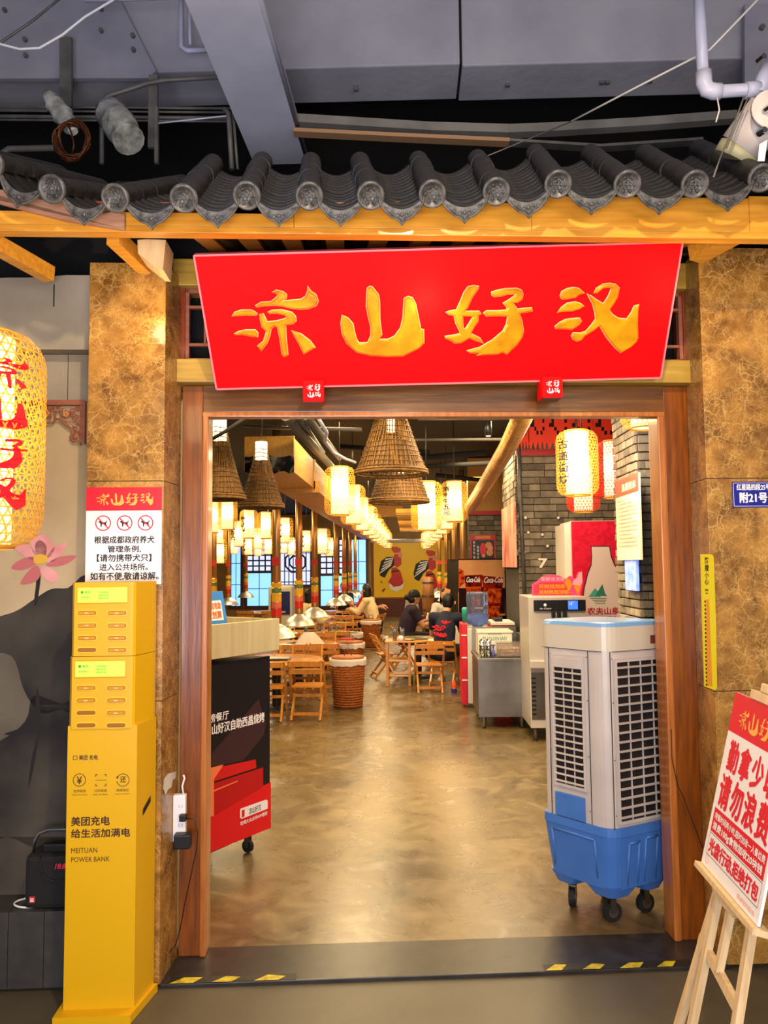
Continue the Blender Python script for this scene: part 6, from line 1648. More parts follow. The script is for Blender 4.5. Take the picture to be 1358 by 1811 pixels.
for i in range(4):
    c_ = cor[i]; n1 = (cor[(i + 1) % 4] - c_).normalized(); n2 = (cor[i - 1] - c_).normalized()
    def fq(s0, L_): return rpoly([tuple(c_ + (n1 + n2) * s0), tuple(c_ + n1 * L_ + n2 * s0), tuple(c_ + n1 * L_ + n2 * L_), tuple(c_ + n2 * L_ + n1 * s0)], [.04, .015, .01, .015], 4)
    MB().prism(fq(.02, .12), .118, .17, top=fq(.0, .16)).build('tank_foot', M_['cooler_blue'], AC)
    sw = (.3, .4, .9, 1.2)[i]; p = c_ + (n1 + n2) * .072
    d = Vector((cos(sw), sin(sw), 0)); cc = Vector((p.x, p.y, .043)); ax = Vector((-d.y, d.x, 0))
    MB().tube([cc - ax * .013, cc + ax * .013], .043, 18, sm=False).build('caster_wheel', M_['rubber'], AC)
    MB().tube([cc - ax * .015, cc + ax * .015], .024, 12, sm=False).build('wheel_hub', M_['steel_dark'], AC)
    fk = MB()
    for s_ in (-1, 1): fk.bar(cc + ax * .019 * s_, Vector((p.x, p.y, .115)) + ax * .014 * s_, .028, .003, ax)
    fk.tube([(p.x, p.y, .1), (p.x, p.y, .13)], .022, 10); fk.build('caster_fork', M_['steel'], AC)
# faces
MCL = Matrix.Translation((c0.x, c0.y, 0)).inverted()
def face(dirv, flip):
    d = Vector((dirv.x, dirv.y, 0)).normalized()
    if flip: return frame((c0.x + dirv.x, c0.y + dirv.y, 0), -d), dirv.length
    return frame((c0.x, c0.y, 0), d), dirv.length
FLt, wl_ = face(a, True); FRt, wr_ = face(b, False)
for Fm, wf_, left in ((FLt, wl_, True), (FRt, wr_, False)):
    LM = MCL @ Fm
    if left: g = [loc2(Fm, 980, 1160), loc2(Fm, 1029, 1160)]; x0, x1 = g[0][0], g[1][0]; z1 = loc2(Fm, 1005, 1163)[1]; z0 = loc2(Fm, 1005, 1387)[1]
    else: g = [loc2(Fm, 1092, 1300), loc2(Fm, 1176, 1300)]; x0, x1 = g[0][0], g[1][0]; z1 = loc2(Fm, 1130, 1168)[1]; z0 = loc2(Fm, 1130, 1446)[1]
    yo = -.004 + .004
    nsl = 17; cols = 3 if left else 4
    frm = MB(); fw = .012
    for q in ((x0 - fw, x0, z0 - fw, z1 + fw), (x1, x1 + fw, z0 - fw, z1 + fw), (x0, x1, z1, z1 + fw), (x0, x1, z0 - fw, z0)): frm.box(q[0], q[1], yo - .01, yo + .01, q[2], q[3])
    frm.M = None; o = frm.build('grille_frame', M_['cooler_white'], AC, LM)
    MB().box(x0, x1, yo - .001, yo + .004, z0, z1).build('grille_shade_plate', M_['grille_dark'], AC, LM)  # dark plate in place of the shaded opening behind the slats
    ztop = z1 - (.05 if left else 0)
    if left: MB().box(x0, x1, yo - .012, yo, z1 - .048, z1, .003).build('handle_recess', M_['cooler_white'], AC, LM)
    for i in range(nsl):
        z = z0 + (ztop - z0) * (i + .5) / nsl
        MB().bar((x0, yo - .012, z - .003), (x1, yo - .012, z - .003), .011, .0035 if left else .0045, (0, -.35, 1)).build('louvre_slat', M_['cooler_white'], AC, LM)
    for j in range(1, cols):
        x = x0 + (x1 - x0) * j / cols
        MB().box(x - .0015, x + .0015, yo - .008, yo, z0, ztop).build('louvre_divider', M_['cooler_white'], AC, LM)
    ln = MB()
    for x in ((x0 - .035, x1 + .03) if left else (x0 - .03,)): ln.box(x - .0008, x + .0008, yo + .0, yo + .004, zt1, zt2)
    ln.box(.03 if not left else 0.03, wf_ - .03, -.0012, .002, zt2 - .0015, zt2 + .001)
    ln.build('seam', M_['grille_dark'], AC, LM)
    sc = MB()
    for z in (zt1 + .06, zt1 + .3, zt1 + .55, zt2 - .03):
        for x in ((x0 - .03, x1 + .025) if left else (x0 - .022,)): sc.disk(x, z, .003, yo - .002, 6)
    sc.build('screws', M_['grille_dark'], AC, LM, kind='stuff')
    if left:
        p, q = loc2(Fm, 983, 1401), loc2(Fm, 1036, 1450); zA, zB = loc2(Fm, 1010, 1447)[1], loc2(Fm, 1010, 1405)[1]
        MB().box(p[0], q[0], yo - .008, yo + .002, zA, zB, .006).build('inlet_cover', M_['cooler_blue'], AC, LM)
        MB().box(p[0] + .04, p[0] + .06, yo - .011, yo - .006, zB - .012, zB - .004, .002).build('inlet_latch', M_['cooler_blue'], AC, LM)
    else:
        p, q = loc2(Fm, 1150, 1138), loc2(Fm, 1171, 1122); mat('rust_label', '#6a3228', .5)
        MB().box(p[0], q[0], -.0025, .001, p[1], q[1]).build('energy_label', M_['rust_label'], AC, LM)
# recessed ribs of the tank: raised panels following the tapered sides
def tankrib(Fm, x0, x1, z0, z1, w=.006):
    t = lambda z: (zj - .025 - z) / (zj - .185) * .0 + (zj - z) * .14
    yy = lambda z: (1 - (z - .16) / (zj - .185)) * .028 - .006
    mb = MB()
    for p, q in (((x0, z0), (x0, z1)), ((x0, z1), (x1, z1)), ((x1, z1), (x1, z0))):
        mb.tube([(p[0], yy(p[1]), p[1]), (q[0], yy(q[1]), q[1])], w, 6)
    mb.build('tank_rib', M_['cooler_blue'], AC, MCL @ Fm)
tankrib(FLt, .07, wl_ - .09, .2, .37); tankrib(FRt, .1, .16, .17, .36); tankrib(FRt, .2, .27, .17, .37)

# ---------------------------------------------------------------- serving station at the right
mat('machine_white', '#c0b6ac', .3, col2='#b6aca2', scale=3); mat('machine_grey', '#9a9288', .35)
def boxthing(name, px0, px1, Y, depth, z0, z1, lab, cat, m, nm='body', bev=.008):
    x0, x1 = P(px0, 1100, Y).x, P(px1, 1100, Y).x
    T = thing(name, (x0, Y, 0), lab, cat); w = x1 - x0
    MB().box(0, w, 0, depth, z0, z1, bev).build(nm, M_[m], T); return T, w
# red drinks fridge
Yf = 7.9
zt_ = P(1050, 921, Yf).z
T, w = boxthing('drinks_fridge', 1013, 1110, Yf, .55, .08, zt_, 'tall red drinks fridge with a white bottle outline standing by the brick wall', 'fridge', 'off_white')
mat('fridge_red', '#b8122e', .3, col2='#c81a38', scale=20, lo=.45, hi=.55)
MB().box(.004, w - .004, -.02, -.001, .1, zt_ - .004, .004).build('red_door', M_['fridge_red'], T)
MF = Matrix.Translation((P(1013, 1100, Yf).x, Yf - .02, 0)); f2 = lambda x, y: loc2(MF, x, y)
fm = MB()
def fpoly(pts, m, d):
    v, f = outline_geo([[f2(*p) for p in pts]]); fm.m = m; fm.add([(p.x, -.0205 - d, p.y) for p in v], f, False)
bot = [(1046, 967), (1077, 967), (1080, 985), (1086, 1000), (1096, 1012), (1105, 1030), (1105, 1110), (1028, 1110), (1030, 1070), (1034, 1040), (1040, 1015), (1046, 1000), (1047, 985)]
fpoly([(x + (1.6 if x > 1060 else -1.6), y - 1.5) for x, y in bot], 1, .0); fpoly(bot, 0, .001)
fpoly([(1040, 1056), (1052, 1040), (1058, 1046), (1062, 1056)], 2, .002); fpoly([(1052, 1054), (1065, 1033), (1070, 1050), (1074, 1054)], 3, .0025)
for k in range(4): fpoly([(1044 + k * 3, 1058 + k * 3), (1073 - k, 1058 + k * 3), (1073 - k, 1059 + k * 3), (1044 + k * 3, 1059 + k * 3)], 3, .002)
a_, b_ = f2(1039, 1087), f2(1095, 1074); 
txt(fm, '农夫山泉', a_[0], a_[1], b_[0], b_[1], -.024, bold=.03, m=4); a_, b_ = f2(1040, 1095), f2(1097, 1089); txt(fm, 'NONGFU SPRING', a_[0], a_[1], b_[0], b_[1], -.024, bold=.02, m=4)
mat('bottle_pale', '#c8b4b0', .4); mat('teal', '#3f8f80', .5); mat('teal_dark', '#1f6a5a', .5); mat('crimson', '#a8142c', .4)
fm.build('bottle_print', [M_['bottle_pale'], M_['ink'], M_['teal'], M_['teal_dark'], M_['crimson']], T)
MB().box(-.06, -.001, .0, .5, .08, zt_ - .03, .004).build('side_panel', M_['off_white'], T)
# ice cream machine
Yi = 7.3
zt_ = P(990, 1055, Yi).z
T, w = boxthing('ice_cream_machine', 935, 1036, Yi, .6, .12, zt_, 'white ice cream machine with a black panel and small blue screen beside the steel counter', 'machine', 'machine_white')
z1, z0 = P(990, 1061, Yi).z, P(990, 1080, Yi).z; x0 = P(944, 1070, Yi).x - P(935, 1070, Yi).x
MB().box(x0, w - .002, -.025, -.001, z0, z1, .003).build('black_panel', M_['black'], T)
for k in range(26): 
    x = x0 + (w - x0) * (k + .5) / 26; MB().box(x - .003, x + .003, -.029, -.0252, z0 + .004, z1 - .004).build('panel_rib', M_['black'], T)
xs0, xs1 = P(1004, 1070, Yi).x - P(935, 1070, Yi).x, P(1021, 1070, Yi).x - P(935, 1070, Yi).x
mat('screen_blue', '#2a5ae0', .3, emit=1.1, ecol='#3a70ff'); sm_ = MB().box(xs0, xs1, -.033, -.0295, z0 + .012, z1 - .006); sm_.build('blue_screen', M_['screen_blue'], T)
tx = MB(); txt(tx, '18°', xs0 + .01, z0 + .05, xs0 + .05, z1 - .015, -.034); tx.build('screen_digits', M_['white'], T)
tx = MB(); txt(tx, 'Ice Cream', x0 + .05, z0 + .015, x0 + .15, z0 + .03, -.0305, slant=.1); tx.disk(x0 + .1, z0 + .055, .014, -.0305, 8); tx.build('panel_print', M_['white'], T)
for k in range(3):
    x = w * (.42 + .1 * k); MB().box(x - .014, x + .014, -.06, -.002, z0 - .06, z0 - .002, .004).build('dispensing_nozzle', M_['black'], T)
MB().box(w * .25, w * .78, -.1, -.001, z0 - .13, z0 - .1, .004).build('drip_tray', M_['black'], T)
MB().box(0.01, w - .01, -.006, -.0005, .2, .62).build('lower_panel', M_['steel'], T)
for i in range(9): MB().box(.012, .05, -.011, -.0065, .24 + i * .04, .255 + i * .04).build('vent_slot', M_['black'], T)
MB().box(-.002, w, -.05, -.001, .66, .73, .01).build('catch_shelf', M_['machine_white'], T)
for x in (.05, w - .05): MB().tube([(x, .06, .0), (x, .06, .13)], .02, 10).build('foot', M_['steel_dark'], T)
# pink sign on the machine
zb_ = zt_
T = thing('ice_cream_sign', (P(943, 1053, Yi + .1).x, Yi + .1, zb_), 'pink ice cream sign with orange lettering and cones on top of the machine', 'sign')
MS2 = Matrix.Translation((P(943, 1053, Yi + .1).x, Yi + .1, zb_)); s2 = lambda x, y: loc2(MS2, x, y)
mat('sign_pink', '#e8437a', .45); mat('sign_rose', '#f0a0b0', .45); mat('sign_orange', '#f58a1c', .4); mat('sign_red', '#d82a40', .45)
ol = [(941, 1053), (941, 1034), (950, 1028), (958, 1020), (972, 1016), (990, 1018), (1000, 1024), (1008, 1018), (1018, 1024), (1022, 1012), (1030, 1010), (1030, 1022), (1030, 1035), (1026, 1053)]
MB().plate([s2(*p) for p in ol], 0, .012).build('sign_board', M_['sign_pink'], T)
sg = MB()
def sp_(pts, m, d=0):
    v, f = outline_geo([[s2(*p) for p in pts]]); sg.m = m; sg.add([(p.x, -.001 - d, p.y) for p in v], f, False)
sp_([(945, 1052), (944, 1036), (956, 1030), (996, 1030), (1002, 1040), (1010, 1050), (1008, 1052)], 0)
for (s_, y0, y1, xa, xb) in (('开封拉到底', 1041, 1033, 953, 999), ('关封挑到顶哦~', 1051, 1043, 953, 1010)):
    a_, b_ = s2(xa, y0), s2(xb, y1); txt(sg, s_, a_[0], a_[1], b_[0], b_[1], -.003, bold=.05, m=2)
a_, b_ = s2(957, 1028), s2(998, 1020); txt(sg, '新鲜冰淇淋', a_[0], a_[1], b_[0], b_[1], -.003, bold=.02, m=1)
sp_([(1014, 1036), (1022, 1034), (1028, 1034), (1022, 1052)], 2, .001); sp_([(1012, 1034), (1014, 1026), (1020, 1022), (1024, 1012), (1029, 1012), (1030, 1030), (1026, 1036)], 1, .002); sp_([(1002, 1022), (1008, 1026), (1012, 1034), (1006, 1046), (998, 1030)], 2, .0015)
sg.build('sign_print', [M_['sign_red'], M_['sign_rose'], M_['sign_orange']], T)
# steel counter
Yc = 7.86
zc = P(890, 1164, Yc).z
x0, x1 = P(846, 1200, Yc).x, P(932, 1200, Yc).x; w = x1 - x0
T = thing('steel_counter', (x0, Yc, 0), 'low stainless steel counter on four round legs with a raised right side', 'counter')
z0 = P(890, 1268, Yc).z
MB().box(0, w, 0, .006, z0, zc - .03).build('front_panel', M_['steel'], T)
MB().box(-.01, w + .005, -.01, .75, zc - .03, zc, .004).build('worktop', M_['steel'], T)
MB().box(w - .006, w, .006, .74, z0, zc - .03).build('side_panel', M_['steel'], T)
MB().box(0, w, .006, .74, z0, z0 + .01).build('bottom_shelf', M_['steel'], T)
MB().box(w - .0, w + .04, -.005, .75, zc + .001, zc + .19, .004).build('raised_side', M_['steel'], T)
MB().box(0, w, .74, .75, zc, zc + .25).build('upstand', M_['steel'], T)
for x in (.05, w - .05):
    for y in (.05, .7): MB().lathe([(.026, z0), (.026, .06), (.018, .004), (.001, .004)], 12, c=(x, y, 0)).build('leg', M_['steel'], T)
MB().box(-.002, .004, .05, .7, z0 + .02, zc - .05).build('open_side_frame', M_['steel_dark'], T)
def crate():
    a_, b_ = P(846, 1163, Yc + .3), P(905, 1120, Yc + .3)
    T = thing('white_crate', (a_.x, Yc + .3, zc + .001), 'cream plastic crate with green lettering on the steel counter', 'crate'); w = b_.x - a_.x; h = .24
    mb = MB()
    for q in ((0, w, 0, .008), (0, w, .3, .308), (0, .008, .008, .3), (w - .008, w, .008, .3)): mb.box(q[0], q[1], q[2], q[3], 0, h)
    mb.box(0, w, 0, .308, 0, .006); mb.build('crate_body', M_['cream_w'], T)
    MB().box(-.012, w + .012, -.012, -.0005, h - .02, h, .003).build('crate_rim', M_['cream_w'], T)
    tx = MB(); txt(tx, 'BE GOLDEN BABY', w * .3, h * .84, w * .7, h * .89, -.0008, m=0); txt(tx, 'BE GOLDEN BABY', w * .14, h * .6, w * .86, h * .76, -.0008, m=1, bold=.02); tx.build('lettering', [M_['ink'], M_['teal']], T)
mat('cream_w', '#ddd4c0', .45); crate()
a_, b_ = P(878, 1163, Yc + .12), P(924, 1137, Yc + .12)
T = thing('plastic_tub', (a_.x, Yc + .08, zc + .001), 'clear plastic tub full of small round bread pieces on the steel counter', 'tub'); w2 = b_.x - a_.x
mat('clear_plastic', '#e8e0d8', .1, transm=.85); 
tb = MB()
for q in ((0, w2, 0, .004), (0, w2, .16, .164), (0, .004, .004, .16), (w2 - .004, w2, .004, .16)): tb.box(q[0], q[1], q[2], q[3], 0, .14)
tb.box(0, w2, 0, .164, 0, .004); tb.box(-.006, w2 + .006, -.006, -.0005, .132, .14); tb.build('tub_body', M_['clear_plastic'], T)
mat('bread', '#b9804c', .7, col2='#d8a878', scale=30); random.seed(4); br = MB()
for k in range(46): br.sphere((random.uniform(.02, w2 - .02), random.uniform(.02, .14), .016 + .028 * (k // 16)), .017, 7, 5, (1, 1, .8))
br.build('bread_pieces', M_['bread'], T, kind='stuff')
for k, px in enumerate((853, 864)):
    p = P(px, 1160, Yc + .1); T = thing('utensil_cylinder', (p.x, Yc + .1, zc + .001), ('left', 'right')[k] + ' perforated steel cylinder on the front of the steel counter', 'holder', 'perforated steel cylinders')
    MB().lathe([(.001, .002), (.03, .002), (.03, .175), (.027, .175), (.027, .01)], 16).build('cylinder', M_['chrome'], T)
    hl = MB()
    for z in (.04, .075, .11, .145):
        for a0_ in (-1.2, -.6, 0, .6): ang = -pi / 2 + a0_; hl.sphere((.0295 * cos(ang), .0295 * sin(ang), z), .005, 6, 4)
    hl.build('holes', M_['black'], T, kind='stuff')
p = P(872, 1160, Yc + .08); mat('purple_p', '#5a5aa8', .4)
MB().lathe([(.001, 0), (.018, .0), (.016, .06), (.009, .08), (.009, .11), (.02, .115), (.02, .125), (.001, .13)], 12).build('purple_bottle', M_['purple_p'], None, Matrix.Translation((p.x, Yc + .06, zc + .001)), 'small blue purple bottle between steel cylinder and clear tub', 'bottle')

# white and red cabinet with the water bottle
Yk = 9.0
zk = P(845, 1112, Yk).z
T, wk = boxthing('water_cabinet', 826, 868, Yk, .4, .05, zk, 'narrow white water dispenser cabinet behind the steel counter', 'cabinet', 'off_white')
MB().box(wk * .12, wk * .88, -.006, -.0005, .5, zk - .25, .004).build('front_recess', M_['cream_w'], T)
xr0, xr1 = P(817, 1100, Yk + .2).x, P(826, 1100, Yk + .2).x
T2, w = boxthing('red_shelf_unit', 816, 825.5, Yk + .02, .42, .03, P(820, 1104, Yk).z, 'narrow red cabinet standing left of the white water cabinet', 'cabinet', 'red_print')
for z in (.3, .55, .8): MB().box(-.004, w - .004, -.012, -.0005, z, z + .015).build('shelf_edge', M_['white'], T2)
T3, w3 = boxthing('red_counter', 869, 908, Yk + .05, .5, .05, P(900, 1106, Yk).z, 'red counter with a white top behind the white crate', 'counter', 'red_print')
MB().box(-.01, w3 + .01, -.03, .5, P(900, 1106, Yk).z + .001, P(900, 1101, Yk).z, .003).build('counter_top', M_['off_white'], T3)
MB().box(0.05, w3 * .55, .1, .4, P(900, 1101, Yk).z + .001, P(900, 1096, Yk).z).build('black_tray', M_['black'], T3)
c = P(844.5, 1100, Yk + .2); s_ = (Yk + .2) / F
T = thing('water_bottle', (c.x, Yk + .2, zk + .001), 'large blue transparent water bottle upside down on the white cabinet', 'bottle')
mat('water_blue', '#c4d8ff', .05, transm=.9, ior=1.15); mat('water_tint', '#8fb8ff', .1, transm=.6)  # second material: pale blue of the water inside the bottle
rb = 19 * s_; hb = 62 * s_
MB().lathe([(.001, 0), (rb * .45, .0), (rb * .5, hb * .06), (rb * .95, hb * .12), (rb, hb * .2), (rb, hb * .3), (rb * .9, hb * .35), (rb, hb * .4), (rb, hb * .55), (rb * .92, hb * .6), (rb, hb * .65), (rb, hb * .92), (rb * .9, hb * .99), (rb * .6, hb), (.001, hb)], 28).build('bottle_body', M_['water_blue'], T)
MB().lathe([(.001, .004), (rb * .8, hb * .13), (rb * .85, hb * .4), (.001, hb * .4)], 20).build('water', M_['water_tint'], T)
mat('teal_cup', '#1fa088', .35); c = P(823, 1097, Yk + .4)
MB().lathe([(.001, 0), (.04, 0), (.045, .15), (.03, .17), (.001, .17)], 14).build('teal_jug', M_['teal_cup'], None, Matrix.Translation((c.x, Yk + .35, P(820, 1104, Yk).z + .001)), 'teal plastic jug left of the large blue water bottle', 'jug')
# drink machine with a printed front
Yq = 11.5
pa, pb_, pc_ = P(811, 990, Yq), P(893, 1003, Yq + .35), P(790, 990, Yq + .35)
fd = Vector((pb_.x - pa.x, .35, 0)); MQ = frame((pa.x, Yq, 0), fd)
q2 = lambda x, y: loc2(MQ, x, y)
T = thing('drink_kiosk', MQ, 'tall drink dispenser printed with two branded glasses of dark soda and ice', 'dispenser')
zq1 = q2(811, 990)[1]; zq0 = .75; wq = q2(893, 1050)[0]
mat('soda_peach', '#d89058', .4, col2='#e8ac78', scale=2); mat('soda_red', '#b82010', .35, col2='#3a0c10', scale=9, lo=.35, hi=.6); mat('ice_orange', '#e8601c', .35, col2='#7a140e', scale=16, lo=.42, hi=.6); mat('soda_dark', '#2a1018', .4)
zq0 = q2(811, 1092)[1]
MB().box(0, wq, 0, .03, zq0, zq1).build('front_panel', M_['soda_peach'], T)
sq = MQ.inverted() @ pc_; MB().prism([(.006, .031), (wq - .004, .031), (wq - .004, .3), (sq.x + .006, sq.y + .006)], zq0, zq1 - .002).build('cabinet_body', M_['black'], T)
MB().box(.05, wq - .02, .05, .3, .02, zq0 - .001).build('plinth', M_['off_white'], T)
MB().box(-.01, wq + .01, -.01, .3, zq1 + .0005, zq1 + .014, .002).build('top_edge', M_['black'], T)
km = MB()
def kp(pts, m, d=0.):
    v, f = outline_geo([[q2(*p) for p in pts]]); km.m = m; km.add([(p.x, -.001 - d, p.y) for p in v], f, False)
kp([(811, 1040), (811, 1085), (893, 1085), (893, 1040), (870, 1036), (840, 1040)], 2)
kp([(821, 1018), (853, 1016), (850, 1080), (828, 1080)], 0, .001); kp([(852, 1018), (890, 1021), (884, 1082), (858, 1082)], 0, .0014)
kp([(824, 1038), (850, 1037), (849, 1060), (826, 1060)], 1, .002); kp([(855, 1040), (887, 1041), (885, 1066), (858, 1066)], 1, .0022)
kp([(811, 1005), (820, 1010), (822, 1030), (811, 1040)], 1, .001)
for (xa, xb, ya, yb_) in ((824, 848, 1030, 1020), (855, 888, 1031, 1020)):
    a_, b_ = q2(xa, ya), q2(xb, yb_); txt(km, 'Coca-Cola', a_[0], a_[1], b_[0], b_[1], -.004, bold=.04, m=3, slant=.08)
kp([(862, 1072), (884, 1072), (882, 1092), (862, 1092)], 1, .003)
km.build('front_print', [M_['soda_red'], M_['ice_orange'], M_['soda_dark'], M_['white']], T)
# side with the print of a forearm
sd = Vector((pa.x - pc_.x, Yq - (Yq + .35), 0)); MQs = frame((pc_.x, Yq + .35, 0), sd)
r2 = lambda x, y: loc2(MQs, x, y)
sm2 = MB()
def ks(pts, m, y0, y1, nm):
    MB().plate([r2(*p) for p in pts], y0, y1).build(nm, M_[m], T, MQ.inverted() @ MQs)
mat('skin_print', '#d89a68', .6)
ks([(797, 994), (811, 990), (811, 1047), (803, 1044), (789, 1040)], 'black', -.002, .0, 'side_panel')
ks([(787, 1040), (797, 1043), (795, 1056), (806, 1064), (806, 1068), (796, 1068), (783, 1062), (785, 1050)], 'skin_print', -.002, .0, 'side_print')
a_, b_ = r2(802, 1030), r2(808, 1015); 

# ---------------------------------------------------------------- small wooden side table, things around it
Yt2 = 10.6
a_, b_ = P(682, 1130, Yt2), P(726, 1130, Yt2)
T = thing('side_table', (a_.x, Yt2, 0), 'small low wooden side table with a lower shelf standing in the aisle', 'table')
w = b_.x - a_.x; zt_ = P(700, 1134, Yt2).z; d = .36
for x in (.0, w - .035):
    for y in (0, d - .035): MB().box(x, x + .035, y, y + .035, .003, zt_ - .02, .002).build('leg', M_['chair_wood'], T)
MB().box(-.01, w + .01, -.01, d + .01, zt_ - .02, zt_, .003).build('tabletop', M_['table_wood'], T)
for z in (.13, .33): MB().box(.036, w - .036, .0, d, z, z + .02, .002).build('shelf', M_['table_wood'], T)
glass_(a_.x + .12, Yt2 + .1, zt_, 'tall glass jug of orange juice on the small side table', .17, .035, 'juice')
glass_(a_.x + .22, Yt2 + .22, zt_, 'tall clear glass with straws on the small side table', .15, .03)
MB().tube([(0, 0, 0), (-.03, 0, .16)], .004, 5).build('straw', M_['white'], None, Matrix.Translation((a_.x + .22, Yt2 + .22, zt_ + .01)), 'pale straw leaning in the clear glass on the side table', 'straw')
plate(a_.x + .3, Yt2 + .1, zt_, .05, 'small white saucer on the small side table')
MB().lathe([(.001, 0), (.035, 0), (.04, .05), (.02, .07), (.001, .07)], 12).build('white_pot', M_['white'], None, Matrix.Translation((a_.x + .2, Yt2 + .05, zt_)), 'small white pot on the front of the side table', 'pot')
MB().box(0, .2, 0, .16, 0, .03, .008).build('folded_cloth', M_['liner'], None, Matrix.Translation((a_.x + .1, Yt2 + .08, .151)), 'pale folded cloth on the lower shelf of the side table', 'cloth')
round_table(.13, 11.5, tz, .45, 'round wooden table right of the aisle before the seated man', None)
tray(.12, 11.4, tz + .006, .3, .22, 'grill tray on the round table right of the aisle')
plate(.0, 11.2, tz, .09, 'plate of green salad on the round table right of the aisle', 'green_food')
chair(P(758, 1150, 10.1).x, 10.1 + .1, 4, 'empty wooden folding chair behind the man in the navy shirt')
chair(P(683, 1150, 11.6).x, 11.5, -75, 'wooden folding chair seen from the side left of the small side table')
MB().lathe([(.001, 0), (.035, 0), (.035, .06), (.001, .06)], 12).lathe([(.034, .06), (.03, .12), (.012, .14), (.012, .16), (.001, .16)], 12).build('soda_bottle', M_['wrap_orange'] if 'wrap_orange' in M_ else mat('wrap_orange', '#e0501c', .4), None, Matrix.Translation((P(803, 1222, 10.08).x, 10.08, 0)), 'orange and blue bottle standing on the floor by the red cabinet', 'bottle')
mat('blue_base', '#23348a', .4); MB().lathe([(.036, .002), (.037, .055)], 12).build('blue_base', M_['blue_base'], COL.objects['soda_bottle'])
MB().lathe([(.001, 0), (.05, .0), (.055, .1), (.001, .1)], 14).build('green_tub', mat('tub_green', '#2a6a44', .4), None, Matrix.Translation((P(732, 1185, 10.9).x, 10.9, 0)), 'dark green tub on the floor beside the side table', 'tub')
# white/grey domed object: padded high chair back by the aisle
gd = MB(); Yh = 14.5; pa_, pb_2 = P(716, 1095, Yh), P(740, 1047, Yh); w = pb_2.x - pa_.x; h = pb_2.z - pa_.z
gd.plate([(0, 0), (0, h * .45), (w * .1, h * .8), (w * .35, h), (w * .65, h), (w * .9, h * .8), (w, h * .45), (w, 0)], 0, .05)
mat('grey_pad', '#8f8d8a', .7); T = thing('high_chair', (pa_.x, Yh, 0), 'grey padded arched chair back behind the woman in the black cap', 'chair')
o = gd.build('padded_back', M_['grey_pad'], T, Matrix.Translation((0, 0, pa_.z)))
for x in (.02, w - .02): MB().bar((x, .02, pa_.z + .02), (x, .06, .0), .025, .025).build('leg', M_['chair_wood'], T)
MB().box(0, w, -.2, .0, pa_.z * .6, pa_.z * .6 + .03, .005).build('seat', M_['grey_pad'], T)
for x in (.02, w - .02): MB().bar((x, -.18, pa_.z * .6), (x, -.2, 0), .025, .025).build('leg', M_['chair_wood'], T)
# barrel by the mural
pa_ = P(757, 1062, 19.0); T = thing('wooden_barrel', (pa_.x, 19, 0), 'tall brown wooden barrel before the right end of the mural', 'barrel')
rr = 11 * 19 / F; zt_ = P(757, 1020, 19).z
MB().lathe([(rr * .8, .4), (rr, .4 + (zt_ - .4) * .5), (rr * .82, zt_), (.001, zt_)], 20).build('staves', M_['base_red'] if False else mat('barrel', '#7a4a20', .5, col2='#94602c', scale=12, stretch=(1, 1, .1)), T)
for t in (.15, .5, .85): MB().lathe([(rr * 1.02 if t == .5 else rr * .93, .4 + (zt_ - .4) * t - .02), (rr * 1.02 if t == .5 else rr * .93, .4 + (zt_ - .4) * t + .02)], 20).build('hoop', M_['steel_dark'], T)
MB().box(-rr, rr, -rr, rr, 0, .4, .01).build('plinth', M_['base_red'], T)
# white air conditioner by the windows
Ya = 19.9; pa_, pb_2 = P(474, 1082, Ya), P(517, 1036, Ya)
T = thing('white_cooler', (pa_.x, Ya, 0), 'white and navy air cooler standing before the windows at the back left', 'air cooler'); w = pb_2.x - pa_.x
MB().box(0, w, 0, .5, .02, pb_2.z, .06).build('casing', M_['cream_w'], T); mat('navy', '#1c2a6a', .4)
MB().box(w * .12, w * .42, -.02, .01, .4, pb_2.z - .2).build('grille', M_['navy'], T); MB().box(w * .55, w * .9, -.02, .01, .4, pb_2.z - .14).build('grille', M_['navy'], T)

# ---------------------------------------------------------------- seated guests
SKIN = mat('skin', '#c98f6a', .55); HAIR = mat('hair', '#0f0c0b', .5)
def capsule(bm, p0, p1, r0, r1, n=12):
    p0, p1 = Vector(p0), Vector(p1); d = p1 - p0; L_ = max(d.length, 1e-4); q = d.to_track_quat('Z', 'Y')
    prof = [(r0 * sin(a), -r0 * cos(a)) for a in [pi / 2 * i / 4 for i in range(5)]] + [(r1 * cos(a), L_ + r1 * sin(a)) for a in [pi / 2 * i / 4 for i in range(5)]]
    vs = [[bm.verts.new(p0 + q @ Vector((max(r, 1e-4) * cos(2 * pi * j / n), max(r, 1e-4) * sin(2 * pi * j / n), z))) for j in range(n)] for r, z in prof]
    for a, b in zip(vs[:-1], vs[1:]):
        for j in range(n): bm.faces.new((a[j], a[(j + 1) % n], b[(j + 1) % n], b[j]))
    bm.faces.new(vs[0][::-1]); bm.faces.new(vs[-1])
